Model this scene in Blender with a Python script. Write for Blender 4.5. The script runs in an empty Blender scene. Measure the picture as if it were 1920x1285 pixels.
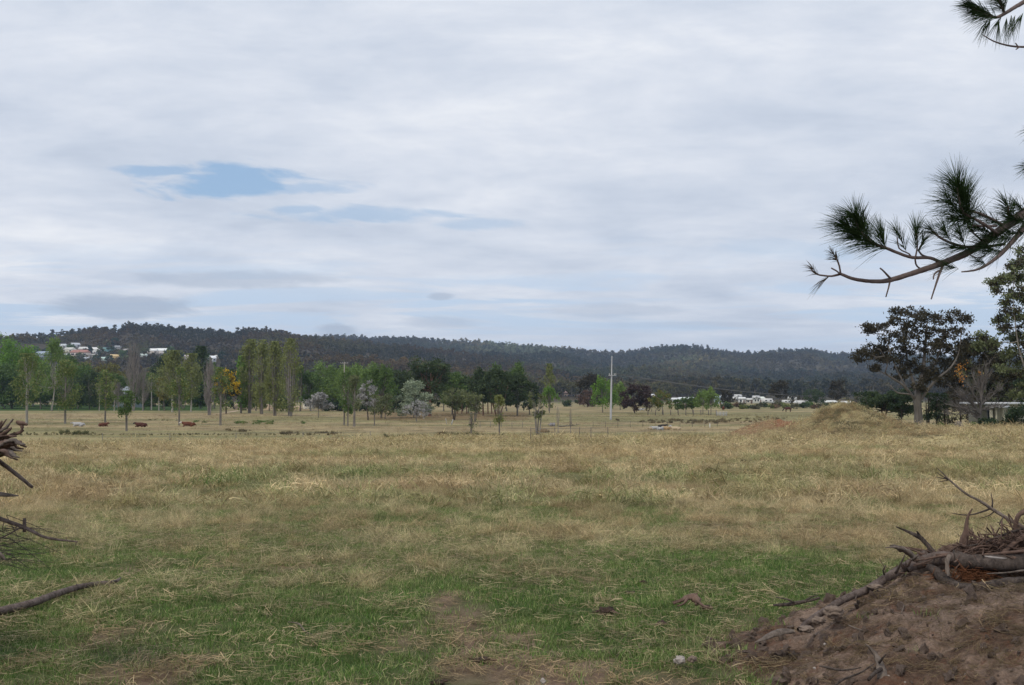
import bpy, math, random
import numpy as np
from mathutils import Vector, Matrix

# ------------------------------------------------------------------ camera, world, sun, exposure
scene = bpy.context.scene
COL = scene.collection
F = 1920.0
PITCH = math.atan((740.0 - 642.5) / F)
EYE = 1.65
cam_data = bpy.data.cameras.new('camera')
cam_data.sensor_width = 36.0
cam_data.lens = 36.0
cam_data.clip_start = 0.05
cam_data.clip_end = 30000.0
cam = bpy.data.objects.new('camera', cam_data)
COL.objects.link(cam)
cam.location = (0, 0, EYE)
cam.rotation_euler = (math.pi / 2 + PITCH, 0, 0)
scene.camera = cam
scene.view_settings.view_transform = 'Standard'
scene.view_settings.look = 'None'
scene.view_settings.gamma = 1.0
scene.view_settings.exposure = 0.0
scene.view_settings.use_curve_mapping = False
SUN_EL, SUN_AZ = math.radians(52), math.radians(215)      # azimuth clockwise from +Y
SKY_STRENGTH = 0.1

world = bpy.data.worlds.new('World')
scene.world = world
world.use_nodes = True
WT = world.node_tree
WT.nodes.clear()


class NB:
    """small helper to write node trees"""
    def __init__(self, nt):
        self.nt = nt

    def n(self, t, **kw):
        nd = self.nt.nodes.new(t)
        for k, v in kw.items():
            setattr(nd, k, v)
        return nd

    def link(self, a, b):
        self.nt.links.new(a, b)

    def _in(self, sock, v):
        if hasattr(v, 'is_output') or isinstance(v, bpy.types.NodeSocket):
            self.link(v, sock)
        else:
            sock.default_value = v

    def m(self, op, a, b=0.0, c=None, clamp=False):
        nd = self.n('ShaderNodeMath', operation=op, use_clamp=clamp)
        self._in(nd.inputs[0], a)
        self._in(nd.inputs[1], b)
        if c is not None:
            self._in(nd.inputs[2], c)
        return nd.outputs[0]

    def vec(self, x, y, z=0.0):
        nd = self.n('ShaderNodeCombineXYZ')
        self._in(nd.inputs[0], x)
        self._in(nd.inputs[1], y)
        self._in(nd.inputs[2], z)
        return nd.outputs[0]

    def noise(self, v, scale, detail=4.0, rough=0.5, dist=0.0, color=False):
        nd = self.n('ShaderNodeTexNoise')
        if v is not None:
            self.link(v, nd.inputs['Vector'])
        nd.inputs['Scale'].default_value = scale
        nd.inputs['Detail'].default_value = detail
        nd.inputs['Roughness'].default_value = rough
        nd.inputs['Distortion'].default_value = dist
        return nd.outputs['Color' if color else 'Fac']

    def ss(self, v, lo, hi, a=0.0, b=1.0):
        nd = self.n('ShaderNodeMapRange', interpolation_type='SMOOTHSTEP')
        self._in(nd.inputs['Value'], v)
        nd.inputs['From Min'].default_value = lo
        nd.inputs['From Max'].default_value = hi
        nd.inputs['To Min'].default_value = a
        nd.inputs['To Max'].default_value = b
        return nd.outputs[0]

    def mix(self, f, a, b, mode='MIX'):
        nd = self.n('ShaderNodeMix', data_type='RGBA', blend_type=mode)
        self._in(nd.inputs[0], f)
        for s, v in ((nd.inputs[6], a), (nd.inputs[7], b)):
            if isinstance(v, bpy.types.NodeSocket):
                self.link(v, s)
            else:
                s.default_value = (v[0], v[1], v[2], 1.0)
        return nd.outputs[2]

    def ramp(self, v, stops):
        nd = self.n('ShaderNodeValToRGB')
        self.link(v, nd.inputs[0])
        e = nd.color_ramp.elements
        while len(e) < len(stops):
            e.new(0.5)
        for el, (p, c) in zip(e, stops):
            el.position = p
            el.color = (c[0], c[1], c[2], 1.0)
        return nd.outputs[0]


def build_sky():
    g = NB(WT)
    out = g.n('ShaderNodeOutputWorld')
    bg = g.n('ShaderNodeBackground')
    bg.inputs['Strength'].default_value = SKY_STRENGTH
    sky = g.n('ShaderNodeTexSky', sky_type='NISHITA')
    sky.sun_disc = False
    sky.sun_elevation = SUN_EL
    sky.sun_rotation = SUN_AZ
    sky.air_density = 1.2
    sky.dust_density = 1.0
    tc = g.n('ShaderNodeTexCoord')
    sep = g.n('ShaderNodeSeparateXYZ')
    g.link(tc.outputs['Generated'], sep.inputs[0])
    x, y, z = sep.outputs
    zz = g.m('ADD', g.m('MAXIMUM', z, 0.0), 0.055)
    P = g.vec(g.m('DIVIDE', x, zz), g.m('DIVIDE', y, zz))
    ys = g.m('MAXIMUM', y, 0.05)
    u = g.m('DIVIDE', x, ys)
    w = g.m('DIVIDE', z, ys)
    front = g.ss(y, 0.05, 0.3)
    D = g.vec(g.m('MULTIPLY', u, 7.0), g.m('MULTIPLY', w, 24.0))
    D2 = g.vec(g.m('MULTIPLY', u, 17.0), g.m('ADD', g.m('MULTIPLY', w, 75.0), g.m('MULTIPLY', u, 9.0)))
    edge = g.m('SUBTRACT', g.noise(D, 1.0, 6, 0.62), 0.5)
    edge2 = g.m('SUBTRACT', g.noise(D2, 1.0, 8, 0.62, 0.4), 0.5)
    # layered cloud brightness
    A = g.noise(P, 0.50, 8, 0.55, 0.15)
    B = g.noise(P, 1.6, 8, 0.62, 0.1)
    P2 = g.vec(g.m('ADD', g.m('MULTIPLY', u, 4.2), 3.7), g.m('MULTIPLY', g.m('POWER', w, 0.8), 13.0))
    C = g.noise(P2, 1.0, 9, 0.60, 0.35)
    b = g.m('ADD', g.m('ADD', g.m('MULTIPLY', A, 0.44), g.m('MULTIPLY', B, 0.22)), g.m('MULTIPLY', C, 0.34))
    k = 1.0 / SKY_STRENGTH

    def c(r, gg, bb):
        return (r * k, gg * k, bb * k)
    cloud = g.ramp(b, [(0.37, (0.52, 0.59, 0.71)), (0.46, (0.645, 0.705, 0.81)),
                       (0.53, (0.75, 0.795, 0.88)), (0.62, (0.92, 0.94, 0.98))])
    cloud = g.mix(1.0, cloud, c(1, 1, 1), 'MULTIPLY')
    # open sky colour: the physical sky, softened by thin high cloud
    blue = g.mix(0.62, sky.outputs[0], c(0.33, 0.54, 0.84))
    thin = g.mix(0.86, blue, c(0.62, 0.74, 0.90))
    # pale bluish band above the hills where the deck breaks into streaks
    S = g.vec(g.m('MULTIPLY', u, 3.1), g.m('MULTIPLY', w, 42.0))
    streak = g.noise(S, 1.0, 7, 0.6, 0.5)
    low = g.ss(g.m('ADD', w, g.m('MULTIPLY', edge, 0.09)), 0.075, 0.165, 1.0, 0.0)
    gap = g.m('MULTIPLY', g.ss(streak, 0.46, 0.58), low)
    col = g.mix(gap, cloud, thin)
    # blue openings
    holes = None
    for (px, py, a, bb_, amp, op) in ((415, 338, 150, 33, 2.6, 1.0), (300, 318, 90, 13, 2.6, 0.8), (560, 350, 120, 13, 2.4, 0.6), (690, 402, 185, 17, 2.6, 0.6), (560, 392, 60, 9, 2.4, 0.6),
                                      (900, 418, 90, 12, 1.6, 0.45), (1430, 462, 110, 18, 1.5, 0.28), (1560, 470, 60, 20, 1.4, 0.25)):
        uu = g.m('DIVIDE', g.m('SUBTRACT', u, (px - 960) / F), a / F)
        ww = g.m('DIVIDE', g.m('SUBTRACT', w, (740 - py) / F), bb_ / F)
        r = g.m('SQRT', g.m('ADD', g.m('MULTIPLY', uu, uu), g.m('MULTIPLY', ww, ww)))
        r = g.m('ADD', r, g.m('MULTIPLY', edge2, amp))
        hm = g.m('MULTIPLY', g.ss(r, 0.48, 1.25, 1.0, 0.0), op)
        holes = hm if holes is None else g.m('MAXIMUM', holes, hm)
    back = g.m('MULTIPLY', g.ss(g.noise(P, 0.8, 5, 0.5), 0.64, 0.74), g.m('SUBTRACT', 1.0, front))
    holes = g.m('MAXIMUM', g.m('MULTIPLY', holes, front), back)
    col = g.mix(g.m('MULTIPLY', holes, 0.90), col, blue)
    # small dark-bellied low clouds
    for (px, py, a, bb_, op) in ((225, 574, 155, 30, 0.8), (430, 522, 230, 20, 0.55), (632, 620, 42, 14, 0.8),
                                 (826, 556, 28, 8, 0.6), (830, 604, 85, 14, 0.4), (1150, 582, 170, 14, 0.35), (1330, 610, 220, 9, 0.3)):
        uu = g.m('DIVIDE', g.m('SUBTRACT', u, (px - 960) / F), a / F)
        ww = g.m('DIVIDE', g.m('SUBTRACT', w, (740 - py) / F), bb_ / F)
        r = g.m('SQRT', g.m('ADD', g.m('MULTIPLY', uu, uu), g.m('MULTIPLY', ww, ww)))
        r = g.m('ADD', r, g.m('MULTIPLY', edge2, 1.5))
        hm = g.m('MULTIPLY', g.m('MULTIPLY', g.ss(r, 0.45, 1.1, 1.0, 0.0), op), front)
        col = g.mix(hm, col, c(0.43, 0.505, 0.625))
    # distant pale horizon
    col = g.mix(g.ss(w, 0.035, 0.085, 0.35, 0.0), col, c(0.70, 0.78, 0.90))
    g.link(col, bg.inputs['Color'])
    g.link(bg.outputs[0], out.inputs['Surface'])


build_sky()
sun_data = bpy.data.lights.new('sun', 'SUN')
sun_data.energy = 1.5
sun_data.angle = math.radians(11)
sun_data.color = (1.0, 0.90, 0.74)
sun = bpy.data.objects.new('sun', sun_data)
COL.objects.link(sun)
_sd = Vector((math.sin(SUN_AZ) * math.cos(SUN_EL), math.cos(SUN_AZ) * math.cos(SUN_EL), math.sin(SUN_EL)))
sun.rotation_euler = (-_sd).to_track_quat('-Z', 'Y').to_euler()

RNG = np.random.default_rng(7)
random.seed(7)


# ------------------------------------------------------------------ maths helpers
def _h(ix, iy, seed):
    n = (ix.astype(np.int64) * 374761393 + iy.astype(np.int64) * 668265263 + seed * 1442695041) & 0xFFFFFFFF
    n = ((n ^ (n >> 13)) * 1274126177) & 0xFFFFFFFF
    return ((n ^ (n >> 16)) & 0xFFFF) / 65535.0


def vn(x, y, seed=0):
    x = np.asarray(x, float); y = np.asarray(y, float)
    ix = np.floor(x); iy = np.floor(y)
    fx = x - ix; fy = y - iy
    fx = fx * fx * (3 - 2 * fx); fy = fy * fy * (3 - 2 * fy)
    a = _h(ix, iy, seed); b = _h(ix + 1, iy, seed); c = _h(ix, iy + 1, seed); d = _h(ix + 1, iy + 1, seed)
    return (a * (1 - fx) + b * fx) * (1 - fy) + (c * (1 - fx) + d * fx) * fy


def fbm(x, y, o=4, seed=0, g=0.5):
    t = 0; a = 1.0; s = 0
    for i in range(o):
        t = t + a * vn(x * 2 ** i + 17.3 * i, y * 2 ** i - 9.1 * i, seed + i)
        s += a; a *= g
    return t / s


def sst(v, a, b):
    t = np.clip((np.asarray(v, float) - a) / (b - a), 0, 1)
    return t * t * (3 - 2 * t)


SP, CP = math.sin(PITCH), math.cos(PITCH)


def at(px, py, Y):
    """world point seen at photo pixel (px, py) at forward distance Y"""
    uu = (px - 960) / F; v = (642.5 - py) / F
    dy = CP - v * SP
    s = Y / dy
    return Vector((uu * s, Y, EYE + (SP + v * CP) * s))


def px_at(X, Y, Z):
    dep = Y * CP + (Z - EYE) * SP
    return 960 + F * X / dep, 642.5 - F * ((Z - EYE) * CP - Y * SP) / dep


_PD = [-200, 4, 8, 15, 30, 60, 90, 112, 130, 160, 20000]
_PZ = [0, 0, -0.02, -0.25, -0.75, -1.52, -2.25, -3.2, -3.75, -3.88, -3.88]
_pd = np.linspace(-200, 400, 3001)
_pz = np.interp(_pd, _PD, _PZ)
_k = np.hanning(61); _k /= _k.sum()
_pz = np.convolve(np.pad(_pz, 30, mode='edge'), _k, mode='valid')


def ground_z(X, Y):
    X = np.asarray(X, float); Y = np.asarray(Y, float)
    f = sst(Y, 25, 80)
    s = Y + f * (np.clip(-X * 0.5, 0, 17) - np.clip((X - 26) * 1.6, 0, 30))
    z = np.interp(s, _pd, _pz)
    n = (fbm(X / 9, Y / 9, 3, 11) - 0.5) * 0.28 * sst(Y, 9, 30) * (1 - sst(Y, 95, 125))
    n = n + (fbm(X / 2.3, Y / 2.3, 2, 12) - 0.5) * 0.07 * (1 - sst(Y, 60, 100))
    n = n + (fbm(X / 60, Y / 60, 2, 13) - 0.5) * 0.5 * sst(Y, 200, 400) * (1 - sst(Y, 500, 900))
    # swale and drainage ditch across the flat
    ln = 143 + 0.02 * X + 3 * np.sin(X / 23)
    n = n - 0.45 * np.exp(-((Y - ln) / 1.6) ** 2) * sst(-X, -8, 4)
    return z + n


def gz(X, Y):
    return float(ground_z(np.array([X]), np.array([Y]))[0])


def ground_at(px, py, lo=3.0, hi=1500.0):
    """march the ray through (px,py) until it meets the ground"""
    Ys = np.geomspace(lo, hi, 4000)
    uu = (px - 960) / F; v = (642.5 - py) / F
    s = Ys / (CP - v * SP)
    X = uu * s; Z = EYE + (SP + v * CP) * s
    d = Z - ground_z(X, Ys)
    i = np.argmax(d < 0)
    if not (d < 0).any():
        i = len(Ys) - 1
    return Vector((float(X[i]), float(Ys[i]), float(ground_z(X[i:i + 1], Ys[i:i + 1])[0])))


# ------------------------------------------------------------------ object helpers
def tag(o, label=None, cat=None, group=None, kind=None):
    if label: o['label'] = label
    if cat: o['category'] = cat
    if group: o['group'] = group
    if kind: o['kind'] = kind
    return o


def mesh_np(name, V, Q, mats=None, parent=None, smooth=False, link=True, uv=None):
    V = np.asarray(V, np.float32).reshape(-1, 3)
    Q = np.asarray(Q, np.int32)
    k = Q.shape[1]
    me = bpy.data.meshes.new(name)
    me.vertices.add(len(V)); me.vertices.foreach_set('co', V.ravel())
    me.loops.add(Q.size); me.loops.foreach_set('vertex_index', Q.ravel())
    me.polygons.add(len(Q))
    me.polygons.foreach_set('loop_start', np.arange(0, Q.size, k, dtype=np.int32))
    if smooth:
        me.polygons.foreach_set('use_smooth', np.ones(len(Q), bool))
    me.update(calc_edges=True)
    if mats is not None:
        for m_ in (mats if isinstance(mats, (list, tuple)) else [mats]):
            me.materials.append(m_)
    o = bpy.data.objects.new(name, me)
    if link:
        COL.objects.link(o)
    if parent is not None:
        o.parent = parent
    return o


def link_obj(name, me, parent=None, loc=None):
    o = bpy.data.objects.new(name, me)
    COL.objects.link(o)
    if parent is not None: o.parent = parent
    if loc is not None: o.location = loc
    return o


def empty(name, loc=(0, 0, 0), rz=0.0):
    o = bpy.data.objects.new(name, None)
    COL.objects.link(o)
    o.location = loc
    o.rotation_euler = (0, 0, rz)
    o.empty_display_size = 0.2
    return o


def smooth_path(pts, radii, step):
    """Catmull-Rom resample"""
    P = np.array([list(p) for p in pts], float); R = np.array(radii, float)
    if len(P) == 2:
        n = max(2, int(np.linalg.norm(P[1] - P[0]) / step) + 1)
        t = np.linspace(0, 1, n)[:, None]
        return P[0] * (1 - t) + P[1] * t, R[0] * (1 - t[:, 0]) + R[1] * t[:, 0]
    Pe = np.vstack([2 * P[0] - P[1], P, 2 * P[-1] - P[-2]])
    op, orr = [], []
    for i in range(len(P) - 1):
        p0, p1, p2, p3 = Pe[i], Pe[i + 1], Pe[i + 2], Pe[i + 3]
        n = max(1, int(np.linalg.norm(p2 - p1) / step))
        for j in range(n):
            t = j / n
            op.append(0.5 * ((2 * p1) + (-p0 + p2) * t + (2 * p0 - 5 * p1 + 4 * p2 - p3) * t * t + (-p0 + 3 * p1 - 3 * p2 + p3) * t ** 3))
            orr.append(R[i] * (1 - t) + R[i + 1] * t)
    op.append(P[-1]); orr.append(R[-1])
    return np.array(op), np.array(orr)


class MB:
    """collects quads from tubes, boxes and cards into ONE mesh"""
    def __init__(self):
        self.V = []; self.Q = []; self.n = 0; self.M = []

    def add(self, V, Q, mi=0):
        V = np.asarray(V, float).reshape(-1, 3); Q = np.asarray(Q, int)
        self.V.append(V); self.Q.append(Q + self.n); self.n += len(V); self.M.append(np.full(len(Q), mi))
        return self

    def tube(self, pts, radii, seg=6, step=None, knob=0.0, rng=None, mi=0, flat=1.0):
        P = np.array([list(p) for p in pts], float)
        R = np.array(radii if hasattr(radii, '__len__') else [radii] * len(P), float)
        if step:
            P, R = smooth_path(P, R, step)
        n = len(P)
        T = np.gradient(P, axis=0)
        T /= np.linalg.norm(T, axis=1)[:, None] + 1e-9
        up = np.array([0, 0, 1.0]) if abs(T[:, 2]).mean() < 0.75 else np.array([0, 1.0, 0])
        N = np.cross(T, up); N /= np.linalg.norm(N, axis=1)[:, None] + 1e-9
        B = np.cross(T, N)
        a = np.arange(seg) / seg * 2 * math.pi
        if knob and rng is not None:
            RR = R[:, None] * (1 + knob * (rng.random((n, seg)) - 0.5) * 2)
            lobe = 1 + knob * 0.8 * np.sin(a * 2 + rng.random() * 6)[None, :]
            RR = RR * lobe
        else:
            RR = np.repeat(R[:, None], seg, 1)
        V = P[:, None, :] + RR[:, :, None] * (np.cos(a)[None, :, None] * N[:, None, :] + flat * np.sin(a)[None, :, None] * B[:, None, :])
        i = np.arange(n - 1)[:, None] * seg; j = np.arange(seg)[None, :]; j2 = (j + 1) % seg
        Q = np.stack([i + j, i + j2, i + seg + j2, i + seg + j], -1).reshape(-1, 4)
        V = V.reshape(-1, 3)
        # end caps as fans of quads around a centre
        for e, off in ((0, 0), (1, (n - 1) * seg)):
            c = len(V); V = np.vstack([V, P[0] if e == 0 else P[-1]])
            idx = off + np.arange(seg)
            cap = [[idx[q], c, idx[(q + 2) % seg], idx[(q + 1) % seg]] if e == 0 else [idx[q], idx[(q + 1) % seg], idx[(q + 2) % seg], c]
                   for q in range(0, seg - 1, 2)] if seg % 2 == 0 else [[idx[q], idx[(q + 1) % seg], c, c] for q in range(seg)]
            Q = np.vstack([Q, cap]) if seg % 2 == 0 else Q
        return self.add(V, Q, mi)

    def box(self, c, s, rz=0.0, mi=0, R=None):
        x, y, z = [v / 2 for v in s]
        V = np.array([[-x, -y, -z], [x, -y, -z], [x, y, -z], [-x, y, -z], [-x, -y, z], [x, -y, z], [x, y, z], [-x, y, z]])
        if R is not None:
            V = V @ np.array(R).T
        ca, sa = math.cos(rz), math.sin(rz)
        V = V @ np.array([[ca, sa, 0], [-sa, ca, 0], [0, 0, 1]])
        V = V + np.array(list(c))
        return self.add(V, [[0, 3, 2, 1], [4, 5, 6, 7], [0, 1, 5, 4], [1, 2, 6, 5], [2, 3, 7, 6], [3, 0, 4, 7]], mi)

    def quads(self, C, size, rng, aspect=1.0, up=0.0, mi=0):
        """leaf cards: centres C (n,3), size (n,), random orientation"""
        C = np.asarray(C, float); n = len(C)
        if n == 0: return self
        s = np.broadcast_to(np.asarray(size, float), (n,))
        A = rng.normal(size=(n, 3)); A[:, 2] = A[:, 2] * (1 + up); A /= np.linalg.norm(A, axis=1)[:, None]
        B = rng.normal(size=(n, 3)); B -= (B * A).sum(1)[:, None] * A; B /= np.linalg.norm(B, axis=1)[:, None]
        a = A * (s * aspect * 0.5)[:, None]; b = B * (s * 0.5)[:, None]
        w = 0.45
        V = np.stack([C - a, C - a * 0.1 + b, C + a, C + a * 0.1 - b], 1).reshape(-1, 3)
        return self.add(V, np.arange(4 * n).reshape(-1, 4), mi)

    def build(self, name, mats, parent=None, smooth=False, link=True):
        V = np.vstack(self.V); Q = np.vstack(self.Q)
        o = mesh_np(name, V, Q, mats, parent, smooth, link)
        if isinstance(mats, (list, tuple)) and len(mats) > 1:
            o.data.polygons.foreach_set('material_index', np.concatenate(self.M).astype(np.int32))
        return o


def ico_blob(name, mat, r=(1, 1, 1), rough=0.25, seed=0, sub=3, freq=1.6, parent=None, link=True, flat_base=None, smooth=True):
    import bmesh
    bm = bmesh.new()
    bmesh.ops.create_icosphere(bm, subdivisions=sub, radius=1.0)
    from mathutils import noise as mn
    off = Vector((seed * 3.7, seed * 1.3, seed * 7.1))
    for v in bm.verts:
        d = 1 + rough * (mn.fractal(v.co * freq + off, 0.8, 2.0, 4))
        v.co = Vector((v.co.x * d * r[0], v.co.y * d * r[1], v.co.z * d * r[2]))
        if flat_base is not None and v.co.z < flat_base:
            v.co.z = flat_base
    me = bpy.data.meshes.new(name)
    bm.to_mesh(me); bm.free()
    if smooth:
        for p in me.polygons: p.use_smooth = True
    me.materials.append(mat)
    o = bpy.data.objects.new(name, me)
    if link: COL.objects.link(o)
    if parent is not None: o.parent = parent
    return o


# ------------------------------------------------------------------ materials
def newmat(name):
    m = bpy.data.materials.new(name)
    m.use_nodes = True
    nt = m.node_tree
    nt.nodes.clear()
    g = NB(nt)
    out = g.n('ShaderNodeOutputMaterial')
    return m, g, out


def pbr(g, out, col, rough=0.8, bump=None, bstr=0.3, bdist=0.02, metal=0.0, spec=0.3):
    p = g.n('ShaderNodeBsdfPrincipled')
    g._in(p.inputs['Base Color'], col if isinstance(col, bpy.types.NodeSocket) else (col[0], col[1], col[2], 1))
    g._in(p.inputs['Roughness'], rough)
    p.inputs['Metallic'].default_value = metal
    p.inputs['Specular IOR Level'].default_value = spec
    if bump is not None:
        b = g.n('ShaderNodeBump')
        b.inputs['Strength'].default_value = bstr
        b.inputs['Distance'].default_value = bdist
        g.link(bump, b.inputs['Height'])
        g.link(b.outputs[0], p.inputs['Normal'])
    g.link(p.outputs[0], out.inputs['Surface'])
    return p


def plain(name, col, rough=0.7, var=0.15, scale=3.0, bump=0.2, metal=0.0):
    m, g, out = newmat(name)
    tc = g.n('ShaderNodeTexCoord')
    n1 = g.noise(tc.outputs['Object'], scale, 5, 0.6)
    f = g.ss(n1, 0.25, 0.75, 1 - var, 1 + var)
    cc = g.mix(1.0, col, g.vec(f, f, f), 'MULTIPLY')
    pbr(g, out, cc, rough, n1, bump, 0.02, metal)
    return m


def leafmat(name, col, col2=None, trans=0.3, var=0.35, nscale=0.5, inst=False, spec=True):
    """leaf cards: colour varies per leaf and per clump"""
    m, g, out = newmat(name)
    col2 = col2 or tuple(c * 1.5 for c in col)
    geo = g.n('ShaderNodeNewGeometry')
    tc = g.n('ShaderNodeTexCoord')
    f = g.m('ADD', g.m('MULTIPLY', geo.outputs['Random Per Island'], 0.6),
            g.m('MULTIPLY', g.ss(g.noise(tc.outputs['Object'], nscale, 3, 0.6), 0.3, 0.7), 0.4))
    cc = g.mix(f, tuple(c * (1 - var) for c in col), col2)
    if inst:
        at_ = g.n('ShaderNodeAttribute', attribute_type='INSTANCER', attribute_name='tint')
        cc = g.mix(1.0, cc, at_.outputs['Color'], 'MULTIPLY')
    d = g.n('ShaderNodeBsdfPrincipled')
    g.link(cc, d.inputs['Base Color'])
    d.inputs['Roughness'].default_value = 0.65
    d.inputs['Specular IOR Level'].default_value = 0.25
    t = g.n('ShaderNodeBsdfTranslucent')
    g.link(cc, t.inputs[0])
    mx = g.n('ShaderNodeMixShader')
    mx.inputs[0].default_value = trans
    g.link(d.outputs[0], mx.inputs[1]); g.link(t.outputs[0], mx.inputs[2])
    g.link(mx.outputs[0], out.inputs['Surface'])
    return m


def barkmat(name, col, col2, scale=4.0, stretch=0.15, bump=0.6):
    m, g, out = newmat(name)
    tc = g.n('ShaderNodeTexCoord')
    mp = g.n('ShaderNodeMapping')
    mp.inputs['Scale'].default_value = (1, 1, stretch)
    g.link(tc.outputs['Object'], mp.inputs[0])
    n1 = g.noise(mp.outputs[0], scale, 8, 0.7, 0.3)
    n2 = g.noise(tc.outputs['Object'], scale * 0.3, 3, 0.5)
    f = g.m('ADD', g.m('MULTIPLY', g.ss(n1, 0.35, 0.65), 0.65), g.m('MULTIPLY', g.ss(n2, 0.35, 0.65), 0.35))
    cc = g.mix(f, col, col2)
    pbr(g, out, cc, 0.85, n1, bump, 0.02)
    return m
# ------------------------------------------------------------------ ground maps
def m_straw(X, Y):
    n1 = fbm(X / 2.0, Y / 2.0, 3, 31); n2 = fbm(X / 8.0, Y / 8.0, 3, 33)
    edge = 8.9 + 0.25 * X * sst(Y, 5, 9) * 0.35
    s = sst(Y + (n2 - 0.5) * 9 + (n1 - 0.5) * 9, edge - 2.2, edge + 3.8)
    # green under-growth showing through in patches further out
    p = sst(fbm(X / 2.2, Y / 2.0, 4, 35), 0.55, 0.70) * (1 - sst(Y, 28, 60)) * 0.75
    q = sst(fbm(X / 6.0, Y / 6.0, 4, 36), 0.44, 0.66) * 0.55
    return np.clip(s * (1 - np.maximum(p, q)) + 0.06, 0, 1)


def m_bare(X, Y):
    n = fbm(X / 0.55, Y / 0.45, 4, 41); n2 = fbm(X / 2.2, Y / 1.5, 3, 43)
    near = 1 - sst(Y, 6.3, 8.6)
    b = sst(n * 0.62 + n2 * 0.38 + 0.035 * near + 0.12 * (1 - sst(Y, 5.6, 7.4)) * (0.35 + 0.65 * sst(X, -4.2, -1.5)) + 0.02 * (1 - sst(Y, 8, 11)), 0.575, 0.66)
    return b * (1 - sst(Y, 9, 14)) * 0.9


def m_brown(X, Y):
    """russet tussocks in the dry pasture"""
    return 0.7 * sst(fbm(X / 2.2, Y / 2.6, 4, 51), 0.53, 0.68)


def ground_color(X, Y):
    s = m_straw(X, Y)[:, None]; b = m_bare(X, Y)[:, None]; r = m_brown(X, Y)[:, None]
    green = np.array([0.048, 0.082, 0.022]); straw = np.array([0.42, 0.345, 0.175]); brown = np.array([0.24, 0.165, 0.09])
    litter = np.array([0.215, 0.145, 0.108]); thatch = np.array([0.145, 0.125, 0.055])
    c = green * (1 - s) + thatch * s
    fa = sst(Y, 20, 70)[:, None]
    pasture = straw * (1 - 0.45 * r) + brown * 0.45 * r
    olive = sst(fbm(X / 22, Y / 16, 4, 61), 0.42, 0.66)[:, None]
    pasture = pasture * (1 - 0.55 * olive) + np.array([0.20, 0.20, 0.085]) * 0.55 * olive
    c = c * (1 - fa) + pasture * fa
    # lower flats: smoother, pinkish straw and olive bands
    fl = sst(Y, 112, 150)[:, None]
    band = sst(fbm(X / 90, Y / 14, 3, 71), 0.40, 0.60)[:, None]
    flat = np.array([0.375, 0.295, 0.165]) * band + np.array([0.285, 0.255, 0.125]) * (1 - band)
    sp = sst(fbm(X / 3.5, Y / 3.5, 3, 72), 0.45, 0.7)[:, None]
    sp2 = sst(fbm(X / 9, Y / 7, 4, 73), 0.4, 0.62)[:, None]
    flat = flat * (1 - 0.30 * sp) * (1 - 0.22 * sp2)
    c = c * (1 - fl) + flat * fl
    # short green sward just below the crest
    gr = (np.exp(-((Y - 132) / 13) ** 2) * (0.35 + 0.65 * sst(fbm(X / 30, Y / 18, 2, 74), 0.4, 0.6)))[:, None]
    c = c * (1 - 0.6 * gr) + np.array([0.20, 0.205, 0.088]) * 0.6 * gr
    # brown leaf litter under the far trees
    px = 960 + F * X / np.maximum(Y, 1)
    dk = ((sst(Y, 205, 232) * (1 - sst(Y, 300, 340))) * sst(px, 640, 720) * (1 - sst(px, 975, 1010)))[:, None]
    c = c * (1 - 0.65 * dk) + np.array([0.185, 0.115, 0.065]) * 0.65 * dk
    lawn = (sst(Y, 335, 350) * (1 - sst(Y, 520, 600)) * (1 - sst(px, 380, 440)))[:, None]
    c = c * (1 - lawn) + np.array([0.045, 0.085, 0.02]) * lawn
    # lavender-grey dead patch
    lv = np.exp(-((px - 675) / 60) ** 4 - ((Y - 126) / 5) ** 4)[:, None]
    c = c * (1 - 0.6 * lv) + np.array([0.21, 0.18, 0.16]) * 0.6 * lv
    # far paddocks and scrub at the foot of the hills
    far = sst(Y, 620, 800)[:, None]
    c = c * (1 - far) + np.array([0.10, 0.10, 0.055]) * far
    c = c * (1 - b) + litter * b
    return c


def groundmat():
    m, g, out = newmat('pasture')
    at_ = g.n('ShaderNodeAttribute', attribute_name='Col')
    geo = g.n('ShaderNodeNewGeometry')
    P = geo.outputs['Position']
    n1 = g.noise(P, 9.0, 6, 0.7)
    n2 = g.noise(P, 1.3, 5, 0.65)
    n3 = g.noise(P, 40.0, 4, 0.7)
    f = g.m('ADD', g.m('MULTIPLY', g.ss(n1, 0.3, 0.7), 0.45), g.m('MULTIPLY', g.ss(n2, 0.3, 0.7), 0.35))
    f = g.m('ADD', f, g.m('MULTIPLY', g.ss(n3, 0.3, 0.7), 0.25))
    f = g.m('ADD', g.m('MULTIPLY', f, 0.75), 0.58)
    cc = g.mix(1.0, at_.outputs['Color'], g.vec(f, f, f), 'MULTIPLY')
    pbr(g, out, cc, 0.95, n1, 0.8, 0.04, spec=0.1)
    return m


def grid_ground(name, us, Ys, zf, mat, kind='structure', y0=60.0):
    U, YY = np.meshgrid(us, Ys)
    X = U * (YY + y0)
    Z = zf(X.ravel(), YY.ravel()).reshape(X.shape)
    V = np.stack([X, YY, Z], -1).reshape(-1, 3)
    nu, ny = len(us), len(Ys)
    i = np.arange(ny - 1)[:, None] * nu; j = np.arange(nu - 1)[None, :]
    Q = np.stack([i + j, i + j + 1, i + nu + j + 1, i + nu + j], -1).reshape(-1, 4)
    o = mesh_np(name, V, Q, mat, smooth=True)
    tag(o, kind=kind)
    return o, X.ravel(), YY.ravel(), Z.ravel()


def set_col(o, C):
    a = o.data.color_attributes.new('Col', 'FLOAT_COLOR', 'POINT')
    C4 = np.concatenate([C, np.ones((len(C), 1))], 1).astype(np.float32)
    a.data.foreach_set('color', C4.ravel())


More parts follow.
